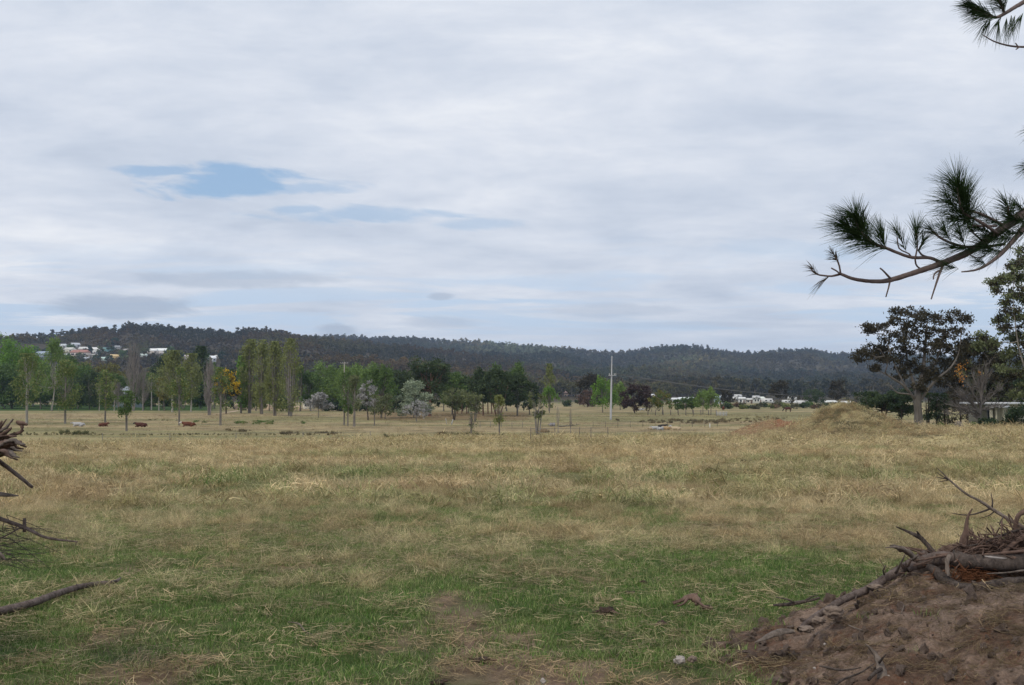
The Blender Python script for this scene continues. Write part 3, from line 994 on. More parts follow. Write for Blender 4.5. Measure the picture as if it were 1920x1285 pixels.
def make_tree(kind, shape, base, H, W, label, name, cat='tree', bark=None, group=TREES, seed=0, dens=1.0, clear=None, kind2=None, lumps=None,
              trunk_r=None, twigs=True, stems=1, s=None):
    """one tree: an empty at the foot with trunk and crown below it"""
    r = np.random.default_rng(seed + 1000)
    Y = base[1]
    s = s or leaf_size(Y)
    bark = bark or BARK_GREY
    tr = trunk_r or max(0.016 * H, 0.10)
    T = MB(); C = MB(); C2 = MB()
    clear = {'poplar': 0.16, 'thin': 0.30, 'round': 0.15, 'willow': 0.13, 'bare': 0.15, 'vase': 0.25, 'shrub': 0.0, 'flat': 0.3, 'tall': 0.35}.get(shape, 0.2) if clear is None else clear
    W = W * {'poplar': 1.15, 'thin': 1.2, 'round': 1.42, 'willow': 1.45, 'vase': 1.35}.get(shape, 1.0)
    dens = dens * 1.55
    hw = W / 2
    z0 = H * clear
    if shape in ('poplar', 'thin', 'bare'):
        nb = int({'poplar': 46, 'thin': 26, 'bare': 80 if H > 8 else 16}[shape])
        lean = r.normal(0, 0.015 * H, 2)
        P = np.array([[0, 0, -0.5], [lean[0] * .3, lean[1] * .3, H * 0.3], [lean[0] * .7, lean[1] * .7, H * 0.62], [lean[0], lean[1], H * 0.97]])
        T.tube(P, [tr * 1.15, tr * 0.85, tr * 0.5, tr * 0.12], 7, step=H / 12)
        for st in range(stems - 1):
            a = r.random() * 6.28
            T.tube([(math.cos(a) * .3, math.sin(a) * .3, -0.4), (math.cos(a) * hw * .3, math.sin(a) * hw * .3, H * .4), (math.cos(a) * hw * .45, math.sin(a) * hw * .45, H * .85)],
                   [tr * .7, tr * .5, tr * .1], 5, step=H / 8)
        wid = {'poplar': 0.9, 'thin': 0.9, 'bare': 0.95}[shape]
        for i in range(nb):
            t = clear + (0.88 - clear) * r.random()
            a = r.random() * 6.28
            prof = (math.sin(min(1, (t - clear) / (1 - clear) * 1.0 + 0.18) * math.pi) ** 0.6)
            tt = min(0.99, t + (0.16 + 0.18 * r.random()) * (1 - t * .5))
            rad = hw * wid * (0.45 + 0.5 * r.random()) * prof
            p0 = (0, 0, H * t * 0.85); p1 = (math.cos(a) * rad, math.sin(a) * rad, H * tt)
            pm = (math.cos(a) * rad * .7, math.sin(a) * rad * .7, H * (t * .85 * .55 + tt * .45))
            T.tube([p0, pm, p1], [tr * 0.28, tr * 0.2, tr * 0.05], 3)
            if shape == 'bare':
                for q in range(3):
                    aa = a + r.normal(0, .6); rr_ = rad * (0.7 + .5 * r.random())
                    z1 = H * min(1.0, tt + r.random() * 0.08)
                    T.tube([pm, (math.cos(aa) * rr_, math.sin(aa) * rr_, z1)], [tr * 0.14, tr * 0.04], 3)
        if shape != 'bare':
            n = int(H * W / (s * s) * {'poplar': 2.1, 'thin': 1.1, 'bare': 0.3}[shape] * dens)
            ncl = max(12, int(H * W / (1.0 * 1.0) * 0.55))
            tc = clear + (1 - clear) * r.random(ncl) ** 0.85
            prof = np.sin(np.clip((tc - clear) / (1 - clear) * 0.86 + 0.14, 0, 1) * math.pi) ** 0.55
            a = r.random(ncl) * 6.283; rad = hw * 0.88 * np.sqrt(r.random(ncl)) * prof
            cc = np.stack([np.cos(a) * rad, np.sin(a) * rad, H * tc], 1)
            pk = r.integers(0, ncl, n)
            g = r.normal(size=(n, 3)) * np.array([0.07 * W + 0.12, 0.07 * W + 0.12, 0.042 * H])
            LP = cc[pk] + g
            LP[:, 2] = np.clip(LP[:, 2], H * clear * 0.7, H)
            second = (r.random(n) < 0.5) if kind2 else np.zeros(n, bool)
            C.quads(LP[~second], s * (0.6 + 0.8 * r.random((~second).sum())), r, 1.5, up=0.8)
            if kind2: C2.quads(LP[second], s * (0.6 + 0.8 * r.random(second.sum())), r, 1.5, up=0.8)
    else:
        if lumps is None:
            lumps = []
            if shape == 'shrub':
                nl = 9
                for i in range(nl):
                    a = r.random() * 6.28; q = math.sqrt(r.random()) * hw * 0.72
                    lumps.append((math.cos(a) * q, math.sin(a) * q, H * (0.25 + 0.45 * r.random()) * (1 - 0.4 * q / hw), min(hw * .45, H * 0.36) * (0.7 + .5 * r.random())))
            elif shape == 'flat':
                for i in range(30):
                    a = r.random() * 6.28; q = math.sqrt(r.random()) * hw * 0.85
                    lumps.append((math.cos(a) * q, math.sin(a) * q, z0 + (H - z0) * (0.30 + 0.5 * r.random()) * (1 - 0.25 * q / hw), (H - z0) * 0.25 * (0.7 + .6 * r.random())))
            elif shape == 'vase':
                for i in range(20):
                    t = r.random(); a = r.random() * 6.28; q = hw * (0.35 + 0.55 * t) * math.sqrt(r.random())
                    lumps.append((math.cos(a) * q, math.sin(a) * q, z0 + (H - z0) * (0.12 + 0.76 * t), hw * 0.28 * (0.7 + .5 * r.random())))
            elif shape == 'willow':
                for i in range(30):
                    t = r.random() ** 0.8; a = r.random() * 6.28
                    q = hw * r.random() ** 0.42 * 0.80 * math.sin(min(1, 0.3 + 0.72 * t) * math.pi) ** 0.6
                    lumps.append((math.cos(a) * q, math.sin(a) * q, z0 + (H - z0) * (0.10 + 0.82 * t), hw * 0.24 * (0.7 + .5 * r.random())))
            else:
                for i in range(30):
                    t = r.random(); a = r.random() * 6.28
                    q = hw * r.random() ** 0.38 * 0.78 * math.sqrt(max(0.05, 1 - (2 * t - 0.85) ** 2 / 1.35))
                    lumps.append((math.cos(a) * q, math.sin(a) * q, z0 + (H - z0) * (0.08 + 0.83 * t), min(hw, (H - z0) * .6) * 0.30 * (0.7 + .6 * r.random())))
        # trunk(s)
        if shape != 'shrub':
            fork = z0 + (H - z0) * 0.28
            bend = r.normal(0, 0.03 * H, 2)
            T.tube([(0, 0, -0.5), (0, 0, 0.05 * H), (bend[0] * .4, bend[1] * .4, z0 * .8), (bend[0], bend[1], fork), (bend[0] * 1.2, bend[1] * 1.2, H * .75)],
                   [tr * 1.35, tr * 1.05, tr * .85, tr * .62, tr * .15], 8, step=H / 14, knob=0.06, rng=r)
            for st in range(stems - 1):
                a = r.random() * 6.28
                T.tube([(math.cos(a) * tr * 2, math.sin(a) * tr * 2, -0.4), (math.cos(a) * hw * .25, math.sin(a) * hw * .25, z0), (math.cos(a) * hw * .5, math.sin(a) * hw * .5, H * .7)],
                       [tr * .8, tr * .6, tr * .12], 6, step=H / 8)
        else:
            fork = 0.05; bend = (0, 0)
        for (x, y, z, rr) in lumps:
            t0 = min(0.9, max(0.2, 0.55 + r.normal(0, .1)))
            p0 = (bend[0] * t0, bend[1] * t0, (fork * 0.9 if shape != 'shrub' else 0.02) + max(0, (z - fork)) * 0.22 * r.random())
            limb_to(T, p0, (x, y, z), tr * 0.36 if shape != 'shrub' else 0.05, tr * 0.1, r, 4)
            if twigs:
                for q in range(4):
                    d = r.normal(size=3); d /= np.linalg.norm(d)
                    T.tube([(x, y, z), np.array([x, y, z]) + d * rr * 0.9], [tr * 0.09, tr * 0.03], 3)
        area = sum(rr * rr for *_, rr in lumps)
        k = {'willow': 4.6, 'shrub': 5.5, 'flat': 6.5, 'vase': 3.8}.get(shape, 5.2)
        for (x, y, z, rr) in lumps:
            n = int(rr * rr / (s * s) * k * dens)
            nc = max(5, int(7 * min(1.6, rr)))
            d = r.normal(size=(nc, 3)); d /= np.linalg.norm(d, axis=1)[:, None]
            flat = 0.45 if shape == 'flat' else (1.25 if shape == 'willow' else 0.85)
            sub = np.array([x, y, z]) + d * rr * (0.35 + 0.6 * r.random((nc, 1))) * np.array([1, 1, flat])
            pk = r.integers(0, nc, n)
            sg = rr * 0.27 * (np.array([0.8, 0.8, 1.7]) if shape == 'willow' else np.array([1, 1, 0.75 if shape != 'flat' else 0.4]))
            LP = sub[pk] + r.normal(size=(n, 3)) * sg
            LP[:, 2] = np.maximum(LP[:, 2], 0.03 if shape == 'shrub' else H * clear * 0.55)
            second = (r.random(nc)[pk] < 0.4) if kind2 else np.zeros(n, bool)
            sz = s * (0.6 + 0.8 * r.random(n))
            C.quads(LP[~second], sz[~second], r, 1.4, up=0.6 if shape == 'willow' else 0)
            if kind2 and second.any(): C2.quads(LP[second], sz[second], r, 1.4)
    root = empty(name, base, 0)
    tag(root, label, cat, group)
    if T.n: T.build('stem' if shape == 'shrub' else 'trunk', bark, root, smooth=True)
    if C.n: C.build('foliage' if shape == 'shrub' else 'crown', LM[kind], root)
    if C2.n: C2.build('flowers' if kind2 in ('wattle', 'orange') else 'outer_foliage', LM[kind2], root)
    return root


_seed = [0]


def T(name, kind, shape, bx, by, top, w, label, Y=None, cat='tree', **kw):
    _seed[0] += 1
    if Y is None:
        b = ground_at(bx, by)
    else:
        p = at(bx, by, Y)
        b = Vector((p.x, Y, gz(p.x, Y)))
    H = (px_at(b.x, b.y, b.z)[1] - top) / F * b.y
    return make_tree(kind, shape, b, H, w / F * b.y, label, name, cat, seed=_seed[0], **kw)


def build_trees():
    BK = 'trees in the dense row behind the cattle paddock'
    # ---- left, dense back row
    T('leafy_tree', 'bright', 'round', 22, 766, 634, 104, 'tall bright green leafy tree at the far left edge of the tree row', group=BK, clear=0.12)
    T('leafy_tree', 'dark', 'round', 62, 763, 668, 60, 'dark green tree filling the gap right of the bright leafy tree on the far left', group=BK, clear=0.08)
    T('poplar_tree', 'spring', 'willow', 97, 771, 640, 66, 'tall fresh green poplar with a slanting pale trunk below the roofs of the hillside town', bark=BARK_PALE, group=BK, trunk_r=0.28)
    T('leafy_tree', 'green', 'round', 132, 766, 668, 56, 'mid green tree between the slanting pale trunk and the dark rounded tree', group=BK, clear=0.15)
    T('leafy_tree', 'dark', 'round', 168, 768, 694, 70, 'broad dark rounded tree below the red roofed house', group=BK, clear=0.12)
    T('leafy_tree', 'mustard', 'round', 160, 762, 680, 64, 'mustard green tree top showing above the broad dark rounded tree', Y=520, group=BK)
    T('leafy_tree', 'mustard', 'round', 208, 763, 682, 52, 'mustard green tree left of the tall bare poplar', Y=520, group=BK)
    T('leafy_tree', 'dull', 'round', 226, 764, 715, 40, 'dull olive tree beside the hidden white cottage', Y=480, group=BK)
    T('bare_poplar_tree', 'dull', 'bare', 249, 771, 640, 44, 'tallest bare grey poplar reaching above the hillside houses', group=BK, bark=TWIG, trunk_r=0.32, stems=3)
    T('bare_poplar_tree', 'dull', 'bare', 268, 771, 690, 36, 'leaning bare grey poplar just right of the tallest bare one', group=BK, bark=TWIG, trunk_r=0.22)
    T('bare_poplar_tree', 'dull', 'bare', 222, 771, 716, 34, 'short bare grey poplar left of the tallest bare one', group=BK, bark=TWIG, trunk_r=0.2)
    T('leafy_tree', 'green', 'round', 282, 768, 696, 44, 'green tree behind two pale trunks under the pair of white hillside houses', group=BK)
    T('leafy_tree', 'dark', 'round', 312, 765, 668, 54, 'dark tree rising behind the tall olive poplar', Y=500, group=BK, clear=0.1)
    T('poplar_tree', 'olive', 'thin', 284, 769, 700, 20, 'slim pale trunked poplar, left one of two in front of the green tree', bark=BARK_PALE, dens=0.7, clear=0.5, trunk_r=0.22)
    T('poplar_tree', 'olive', 'thin', 298, 770, 706, 20, 'slim pale trunked poplar, right one of two in front of the green tree', bark=BARK_PALE, dens=0.7, clear=0.5, trunk_r=0.22)
    T('poplar_tree', 'olive', 'poplar', 323, 773, 658, 44, 'tall olive green poplar with a bright pale lower trunk', bark=BARK_PALE, clear=0.3, trunk_r=0.30)
    T('leafy_tree', 'mustard', 'round', 308, 771, 706, 28, 'small mustard leafed tree crown left of the bright pale trunk', group=BK, clear=0.3)
    T('poplar_tree', 'olive', 'poplar', 358, 773, 664, 34, 'tall olive poplar midway between the pale trunk and the bare grey poplar', bark=BARK_PALE, clear=0.25, trunk_r=0.22)
    T('leafy_tree', 'green', 'willow', 342, 768, 690, 44, 'leafy green tree behind and between the two tall olive poplars', group=BK)
    T('cypress_tree', 'dark', 'poplar', 376, 767, 650, 30, 'dark narrow conifer behind the bare grey poplar', Y=400, group=BK, dens=1.4)
    T('bare_poplar_tree', 'dull', 'bare', 392, 779, 668, 36, 'broad bare grey poplar with many upright stems left of the yellow wattle', bark=TWIG, stems=5, trunk_r=0.26, clear=0.03)
    T('leafy_tree', 'green', 'willow', 402, 766, 680, 30, 'green tree behind the bare grey poplar', group=BK)
    T('wattle_tree', 'wattle', 'round', 424, 776, 694, 44, 'wattle tree covered in bright yellow flowers left of the tall poplars', kind2='deep', bark=BARK_DARK, group=None, clear=0.40, dens=1.5)
    T('leafy_tree', 'deep', 'round', 440, 768, 688, 34, 'near black tree standing between the yellow wattle and the tall poplars', group=BK, clear=0.02)
    BKL = ['cut by the left edge of the view', 'behind the leftmost slender poplar', 'left of the broad dark rounded tree', 'behind the two thin pale stems', 'right behind the pale cottage',
           'behind the leaning bare poplar', 'behind the two slim pale trunked poplars', 'behind the bright pale lower trunk', 'behind the dark narrow conifer', 'behind the yellow wattle']
    for i, (x, top, w, Y, k) in enumerate([(4, 684, 64, 470, 'dark'), (44, 690, 66, 480, 'green'), (112, 690, 66, 480, 'dark'), (196, 704, 60, 470, 'green'),
                                           (240, 712, 56, 500, 'dark'), (264, 708, 52, 470, 'green'), (292, 704, 56, 480, 'dark'), (330, 700, 56, 480, 'green'),
                                           (358, 692, 52, 500, 'dark'), (402, 704, 56, 470, 'dark')]):
        T('leafy_tree', k, 'round', x, 765, top, w, 'shady backing tree ' + BKL[i], Y=Y, group='shady backing trees', clear=0.0, dens=0.9)
    # front row of thin poplars
    FR = 'slender young poplars standing singly in the cattle paddock'
    T('young_poplar_tree', 'olive', 'thin', 50, 796, 664, 46, 'slender poplar with two pale stems, leftmost in the cattle paddock', bark=BARK_PALE, group=FR, kind2='green', dens=0.95, trunk_r=0.24, stems=2, clear=0.26)
    T('young_poplar_tree', 'olive', 'thin', 122, 795, 676, 46, 'slender poplar with a dark stem left of the white cow', group=FR, kind2='green', dens=1.1, trunk_r=0.2, clear=0.26)
    T('young_poplar_tree', 'olive', 'thin', 197, 793, 694, 34, 'slender poplar with a faint grey stem behind the small brown cow', group=FR, kind2='green', dens=0.8, clear=0.3, bark=BARK_GREY)
    T('young_poplar_tree', 'green', 'thin', 238, 809, 734, 26, 'small green poplar closest to the ditch beside the dark brown cow', group=FR, kind2='green', dens=1.8, clear=0.3, stems=3)
    T('young_poplar_tree', 'olive', 'thin', 336, 798, 690, 30, 'slender poplar just left of the brown and white cow', group=FR, kind2='green', dens=0.9, clear=0.27)
    T('young_poplar_tree', 'olive', 'thin', 413, 798, 690, 30, 'slender poplar with a dark foot below the yellow wattle', group=FR, kind2='green', dens=0.9, clear=0.3, trunk_r=0.2)
    T('young_poplar_tree', 'olive', 'thin', 186, 771, 720, 16, 'thin pale stemmed poplar at the back of the paddock left of the small brown cow', bark=BARK_PALE, dens=0.6, clear=0.6)
    T('young_poplar_tree', 'olive', 'thin', 214, 771, 712, 16, 'thin pale stemmed poplar left of the short bare grey poplar', bark=BARK_PALE, dens=0.6, clear=0.6)
    # ---- the clump of tall Lombardy poplars
    LP = 'tall columnar poplars in the close row'
    T('tall_poplar_tree', 'bright', 'poplar', 452, 775, 668, 24, 'shortest yellow green columnar poplar at the left end of the close row', group=LP, clear=0.08, dens=1.2)
    T('tall_poplar_tree', 'olive', 'poplar', 467, 775, 637, 36, 'columnar poplar second from the left in the close row', group=LP, stems=4, clear=0.1)
    T('tall_poplar_tree', 'olive', 'poplar', 491, 777, 638, 32, 'columnar poplar in the middle of the close row', group=LP, stems=4, clear=0.1)
    T('tall_poplar_tree', 'olive', 'poplar', 516, 780, 641, 34, 'columnar poplar second from the right in the close row', group=LP, stems=4, clear=0.1)
    T('tall_poplar_tree', 'olive', 'poplar', 544, 781, 636, 38, 'greyest columnar poplar at the right end of the close row, its stems half bare', group=LP, stems=8, clear=0.1, dens=0.62, bark=TWIG)
    T('leafy_tree', 'green', 'willow', 563, 771, 680, 34, 'green tree tucked behind the right end of the close poplar row', group=None)
    T('leafy_tree', 'green', 'round', 528, 768, 712, 34, 'low dark green tree behind the gap in the poplar row', Y=330, group=None, clear=0.05)
    # ---- willows and the middle clump
    WI = 'light green willows behind the blossom trees'
    T('willow_tree', 'spring', 'willow', 604, 768, 680, 58, 'light green willow at the left end of the willow row', group=WI)
    T('willow_tree', 'spring', 'willow', 634, 768, 682, 56, 'light green willow behind the tee topped power pole', group=WI)
    T('willow_tree', 'spring', 'willow', 668, 768, 686, 54, 'light green willow in the middle of the willow row', group=WI)
    T('willow_tree', 'bright', 'round', 624, 768, 722, 50, 'low vivid green bush like tree in front of the willows', group=None, clear=0.15)
    T('willow_tree', 'spring', 'willow', 700, 769, 684, 46, 'light green willow at the right end of the willow row', group=WI)
    T('willow_tree', 'green', 'willow', 715, 784, 684, 66, 'large mid green tree with drooping foliage right of the grey blossom tree', group=None, dens=0.9, clear=0.12)
    T('blossom_tree', 'blossom', 'round', 597, 784, 735, 40, 'small grey blossom tree with a leafy green foot left of the willows', clear=0.18, dens=0.75, group=None)
    T('blossom_tree', 'blossom', 'round', 690, 788, 712, 30, 'narrow pale grey blossom tree with a dark leaning trunk', clear=0.3, dens=0.6, group=None, bark=BARK_DARK)
    T('blossom_tree', 'dull', 'round', 722, 786, 738, 34, 'low olive grey tree right of the narrow blossom tree', clear=0.2, dens=0.6, group=None)
    T('silver_tree', 'silver', 'round', 776, 784, 717, 62, 'domed silvery white tree in front of the dark green trees', clear=0.12, dens=1.5, group=None)
    T('blossom_tree', 'blossom', 'round', 781, 791, 752, 46, 'low bare grey tree spreading in front of the silvery dome', clear=0.15, dens=0.30, group=None, bark=TWIG)
    T('young_poplar_tree', 'green', 'thin', 645, 798, 700, 22, 'thin green poplar, left one of the close pair before the willows', dens=0.9, clear=0.25)
    T('young_poplar_tree', 'green', 'thin', 652, 799, 716, 18, 'thin green poplar, right one of the close pair before the willows', dens=0.8, clear=0.3)
    T('young_poplar_tree', 'dull', 'thin', 664, 800, 705, 26, 'thin poplar with a stout dark foot before the willows', dens=0.9, clear=0.3, trunk_r=0.2)
    T('young_poplar_tree', 'dull', 'thin', 702, 799, 742, 20, 'thin poplar before the leaning dark trunk', dens=0.7, clear=0.3)
    SHL = ['leftmost beside the grey blossom tree', 'under the tee topped pole', 'right of the close pair of thin poplars', 'left of the leaning dark trunk', 'right of the low olive grey tree']
    for i, (x, w) in enumerate([(612, 30), (640, 36), (662, 34), (686, 30), (736, 34)]):
        T('dark_shrub', 'deep', 'shrub', x, 770, 744, w, 'dark shrub under the willows, ' + SHL[i], Y=340, cat='shrub', group='dark shrubs under the willows')
    DG = 'dark evergreens of the middle clump'
    T('evergreen_tree', 'dark', 'round', 738, 774, 690, 52, 'dark evergreen at the left end of the middle clump', group=DG, bark=BARK_DARK)
    T('evergreen_tree', 'dark', 'round', 806, 781, 672, 76, 'largest dark evergreen behind the silvery tree', group=DG, bark=BARK_RED, trunk_r=0.35, clear=0.3)
    T('evergreen_tree', 'green', 'round', 848, 778, 698, 42, 'mid green evergreen right of the largest one', group=DG, clear=0.2)
    T('leafy_tree', 'dull', 'vase', 851, 788, 724, 48, 'pale olive tree with several dark stems beside the white pegs', stems=4, dens=0.9, bark=BARK_DARK, group=None)
    T('evergreen_tree', 'dark', 'round', 878, 775, 706, 44, 'dark evergreen between the two pale olive trees', group=DG, clear=0.1)
    T('leafy_tree', 'dull', 'vase', 890, 791, 730, 44, 'pale olive tree on bare reddish ground, right of the white pegs', stems=3, dens=0.9, group=None)
    T('evergreen_tree', 'dark', 'round', 906, 780, 688, 44, 'dark evergreen with a bluish top left of the tall green one', group=DG, bark=BARK_RED, clear=0.25)
    T('evergreen_tree', 'dark', 'round', 934, 781, 694, 60, 'broad dark evergreen with reddish stems at the centre of the right hand clump', group=DG, bark=BARK_RED, stems=4, clear=0.25)
    T('leafy_tree', 'green', 'willow', 930, 772, 678, 34, 'light green tree top poking above the broad dark evergreen', group=None)
    T('leafy_tree', 'green', 'willow', 970, 774, 676, 42, 'light green tree with a pale trunk near the right end of the clump', bark=BARK_PALE, group=None)
    T('evergreen_tree', 'dark', 'round', 970, 780, 702, 48, 'dark evergreen with a grey trunk, second from the right end of the clump', group=DG, clear=0.25)
    T('evergreen_tree', 'deep', 'round', 993, 778, 716, 32, 'near black evergreen at the right end of the clump', group=DG, clear=0.15)
    for i, x in enumerate((858, 866, 875, 898, 915, 922)):
        T('evergreen_tree', 'dark', 'round', x, 776, 712, 34, 'slim reddish trunked evergreen, ' + ['first', 'second', 'third', 'fourth', 'fifth', 'sixth'][i] + ' from the left inside the middle clump', group='slim trunks inside the middle clump', bark=BARK_RED, clear=0.42, dens=0.8)
    T('young_poplar_tree', 'olive', 'thin', 936, 822, 742, 16, 'thin green sapling standing alone at the end of the rushes', dens=1.3, clear=0.3, group=None)
    T('young_poplar_tree', 'dull', 'thin', 884, 824, 770, 14, 'faint leafless sapling rising out of the rushes', dens=0.3, clear=0.3, group=None)
    T('young_poplar_tree', 'dull', 'vase', 1008, 816, 728, 36, 'grey green poplar with a fan of upright stems in front of the clump', stems=5, dens=0.8, clear=0.28, group=None, bark=TWIG)
    T('tall_poplar_tree', 'olive', 'poplar', 1030, 771, 683, 22, 'lone narrow poplar right of the middle clump', group=None, clear=0.1)
    T('leafy_tree', 'bright', 'willow', 1030, 775, 724, 28, 'small fresh green tree at the foot of the lone narrow poplar', group=None, clear=0.25)
    T('bare_sapling', 'dull', 'bare', 1046, 822, 762, 12, 'bare sapling, left one of two at the fence', bark=TWIG, group=None, trunk_r=0.05, clear=0.3)
    T('bare_sapling', 'dull', 'bare', 1070, 822, 764, 11, 'bare sapling, right one of two at the fence', bark=TWIG, group=None, trunk_r=0.05, clear=0.3)
    T('rounded_hedge', 'dark', 'shrub', 1072, 763, 746, 46, 'dome shaped dark green hedge left of the copper coloured tree', Y=470, cat='hedge', group=None)
    # mid green trees closing the gaps of the row
    GAP = [(8, 680, 60, 'green', 'between the left edge and the leftmost slender poplar'), (76, 680, 54, 'green', 'between the leftmost slender poplar and the slanting pale trunk'), (146, 688, 54, 'green', 'between the dark stemmed poplar and the broad dark rounded tree'),
           (184, 704, 40, 'olive', 'left of the small brown cow'), (214, 700, 40, 'green', 'left of the tallest bare poplar'), (270, 700, 42, 'green', 'right of the tallest bare poplar'),
           (304, 690, 40, 'olive', 'left of the bright pale lower trunk'), (345, 694, 40, 'spring', 'right of the bright pale lower trunk'), (376, 704, 36, 'green', 'left of the broad bare poplar'),
           (480, 700, 36, 'green', 'between the second and third columnar poplars'), (505, 704, 34, 'olive', 'between the third and fourth columnar poplars'), (582, 694, 40, 'green', 'left of the grey blossom tree'),
           (650, 692, 48, 'spring', 'behind the close pair of thin poplars'), (686, 690, 46, 'spring', 'behind the narrow blossom tree'), (756, 702, 44, 'dark', 'left of the silvery dome'),
           (832, 700, 44, 'dark', 'right of the silvery dome'), (868, 708, 44, 'green', 'right of the white pegs'), (950, 690, 44, 'dark', 'above the thin green sapling')]
    for i, (x, top, w, k, ph) in enumerate(GAP):
        T('leafy_tree', k, 'willow' if k == 'spring' else 'round', x, 768, top, w, 'soft leafy tree ' + ph, Y=400 if x < 460 else 345, group='soft leafy trees closing the gaps of the row', clear=0.08)
    # ---- right of the pole
    T('evergreen_tree', 'euc', 'round', 1110, 763, 703, 56, 'broad dark tree behind the bright green one left of the white pole', group=None, Y=470, clear=0.1)
    T('copper_tree', 'copper', 'round', 1101, 763, 732, 30, 'small copper brown tree at the foot of the broad dark tree', group=None, Y=440, clear=0.1)
    T('leafy_tree', 'bright', 'willow', 1130, 774, 709, 44, 'bright green tree immediately left of the white pole', group=None, clear=0.12)
    T('willow_tree', 'spring', 'willow', 1163, 769, 720, 36, 'pale green willow immediately right of the white pole', group=None, clear=0.1)
    T('plum_tree', 'purple', 'round', 1190, 775, 722, 58, 'round dark purple leafed tree right of the white pole', group=None, clear=0.12, bark=BARK_DARK, dens=1.3)
    T('leafy_tree', 'mustard', 'round', 1242, 777, 733, 40, 'small yellowish green tree with a low fork', group=None, clear=0.3, kind2='green')
    T('leafy_tree', 'scrub', 'willow', 1222, 772, 744, 30, 'thin grey green tree between the purple tree and the yellowish one', group=None, dens=0.5)
    SG = 'small green trees along the far fence'
    for i, (x, t, w) in enumerate([(1271, 748, 18), (1286, 746, 20), (1299, 744, 20)]):
        T('leafy_tree', 'green', 'round', x, 775, t, w, ['small green tree at the left end of the row of three by the far fence', 'middle small green tree of the three by the far fence', 'small green tree next to the light green willow pair'][i], group=SG, clear=0.25, dens=0.8)
    T('willow_tree', 'spring', 'willow', 1318, 777, 733, 30, 'light green willow, left of the pair by the far fence', group=None, clear=0.25)
    T('willow_tree', 'spring', 'willow', 1333, 778, 729, 30, 'light green willow, right of the pair by the far fence', group=None, clear=0.25)
    FE = 'gum trees along the far side of the paddock'
    T('gum_tree', 'euc', 'round', 1364, 763, 731, 26, 'low gum tree just right of the willow pair', Y=520, group=FE)
    T('gum_tree', 'euc', 'round', 1462, 764, 713, 34, 'tall rounded gum tree behind the white camper van', Y=500, group=FE, clear=0.3)
    T('gum_tree', 'euc', 'round', 1492, 764, 742, 30, 'low gum tree behind the pale parked vehicles', Y=540, group=FE)
    T('gum_tree', 'dark', 'round', 1527, 766, 729, 40, 'wide gum tree left of the spreading fig', Y=480, group=FE, clear=0.2)
    T('gum_tree', 'euc', 'round', 1572, 766, 714, 30, 'tall narrow gum tree left of the spreading fig', Y=480, group=FE, clear=0.3)
    T('gum_tree', 'scrub', 'round', 1604, 766, 738, 30, 'thin greyish gum tree touching the spreading fig', Y=520, group=FE, dens=0.6)
    SB = 'scrub bushes along the far side of the paddock'
    rr = np.random.default_rng(77)
    FEAT = [(1357, 'right of the willow pair'), (1384, 'below the low white van'), (1410, 'below the low brownish shed'), (1440, 'in front of the camper van'), (1462, 'at the foot of the tall rounded gum'),
            (1492, 'below the pale parked vehicles'), (1527, 'under the wide gum tree'), (1556, 'below the long low shed'), (1576, 'under the tall narrow gum'), (1610, 'beside the spreading dark tree')]
    used = {}

    def near_feature(x, k):
        f = min(FEAT, key=lambda q: abs(q[0] - x))[1]
        n_ = used.get((f, k), 0); used[(f, k)] = n_ + 1
        return f + ['', ', the one to its right', ', the third to its right', ', the fourth'][n_]
    ks = ['scrub', 'dark', 'green', 'russet', 'scrub', 'olive', 'dark', 'scrub']
    for i in range(30):
        x = 1352 + i * 9.2 + rr.normal(0, 2.5)
        w = 14 + 14 * rr.random(); t = 757 - 9 * rr.random() ** 1.5
        k = ks[i % 8]
        T('scrub_bush', k, 'shrub', x, 769, t, w, {'scrub': 'grey green', 'dark': 'dark green', 'green': 'fresh green', 'russet': 'russet brown', 'olive': 'olive yellow'}[k] + ' bush ' + near_feature(x, k),
          Y=385 + 60 * rr.random(), cat='bush', group={'scrub': 'grey green', 'dark': 'dark green', 'green': 'fresh green', 'russet': 'russet brown', 'olive': 'olive yellow'}[k] + ' bushes of the far scrub line')
    # ---- right hand side, closer
    T('fig_tree', 'dark', 'flat', 1655, 800, 720, 134, 'wide spreading dark green tree with a layered crown behind the large mound', Y=150, group=None, clear=0.26, dens=1.5, bark=BARK_DARK, stems=3, kind2='deep', trunk_r=0.2)
    T('fig_tree', 'deep', 'round', 1690, 800, 726, 60, 'dark tree between the spreading one and the big gum', Y=145, group=None, clear=0.3, bark=BARK_DARK, stems=3)
    for i, x in enumerate((1757, 1772, 1742)):
        T('sapling', 'dark', 'thin', x, 800, 738, 22, ['dark sapling furthest but one right of the big gum trunk', 'dark sapling furthest right of the big gum trunk', 'dark sapling touching the right of the big gum trunk'][i], Y=128, group='dark saplings beside the big gum trunk', dens=1.3, bark=BARK_DARK, clear=0.15, stems=3)
    T('shade_tree', 'euc', 'round', 1803, 804, 684, 56, 'dark shady tree filling the gap between the big gum and the bare tree', Y=150, group=None, clear=0.05, bark=BARK_DARK)
    T('shade_tree', 'deep', 'round', 1896, 804, 690, 66, 'dark shady tree behind the pavilion roof', Y=152, group=None, clear=0.1, bark=BARK_DARK)
    T('shade_tree', 'dark', 'round', 1850, 804, 700, 50, 'dark shady tree behind the bare grey tree', Y=156, group=None, clear=0.25, bark=BARK_DARK)
    RS = 'low shrubs in front of the pavilion'
    T('garden_shrub', 'green', 'shrub', 1765, 806, 791, 22, 'light green low shrub left of the grey boulder', cat='shrub', Y=112, group=RS)
    T('garden_shrub', 'green', 'shrub', 1782, 806, 793, 16, 'small low shrub touching the left side of the grey boulder', cat='shrub', Y=112, group=RS)
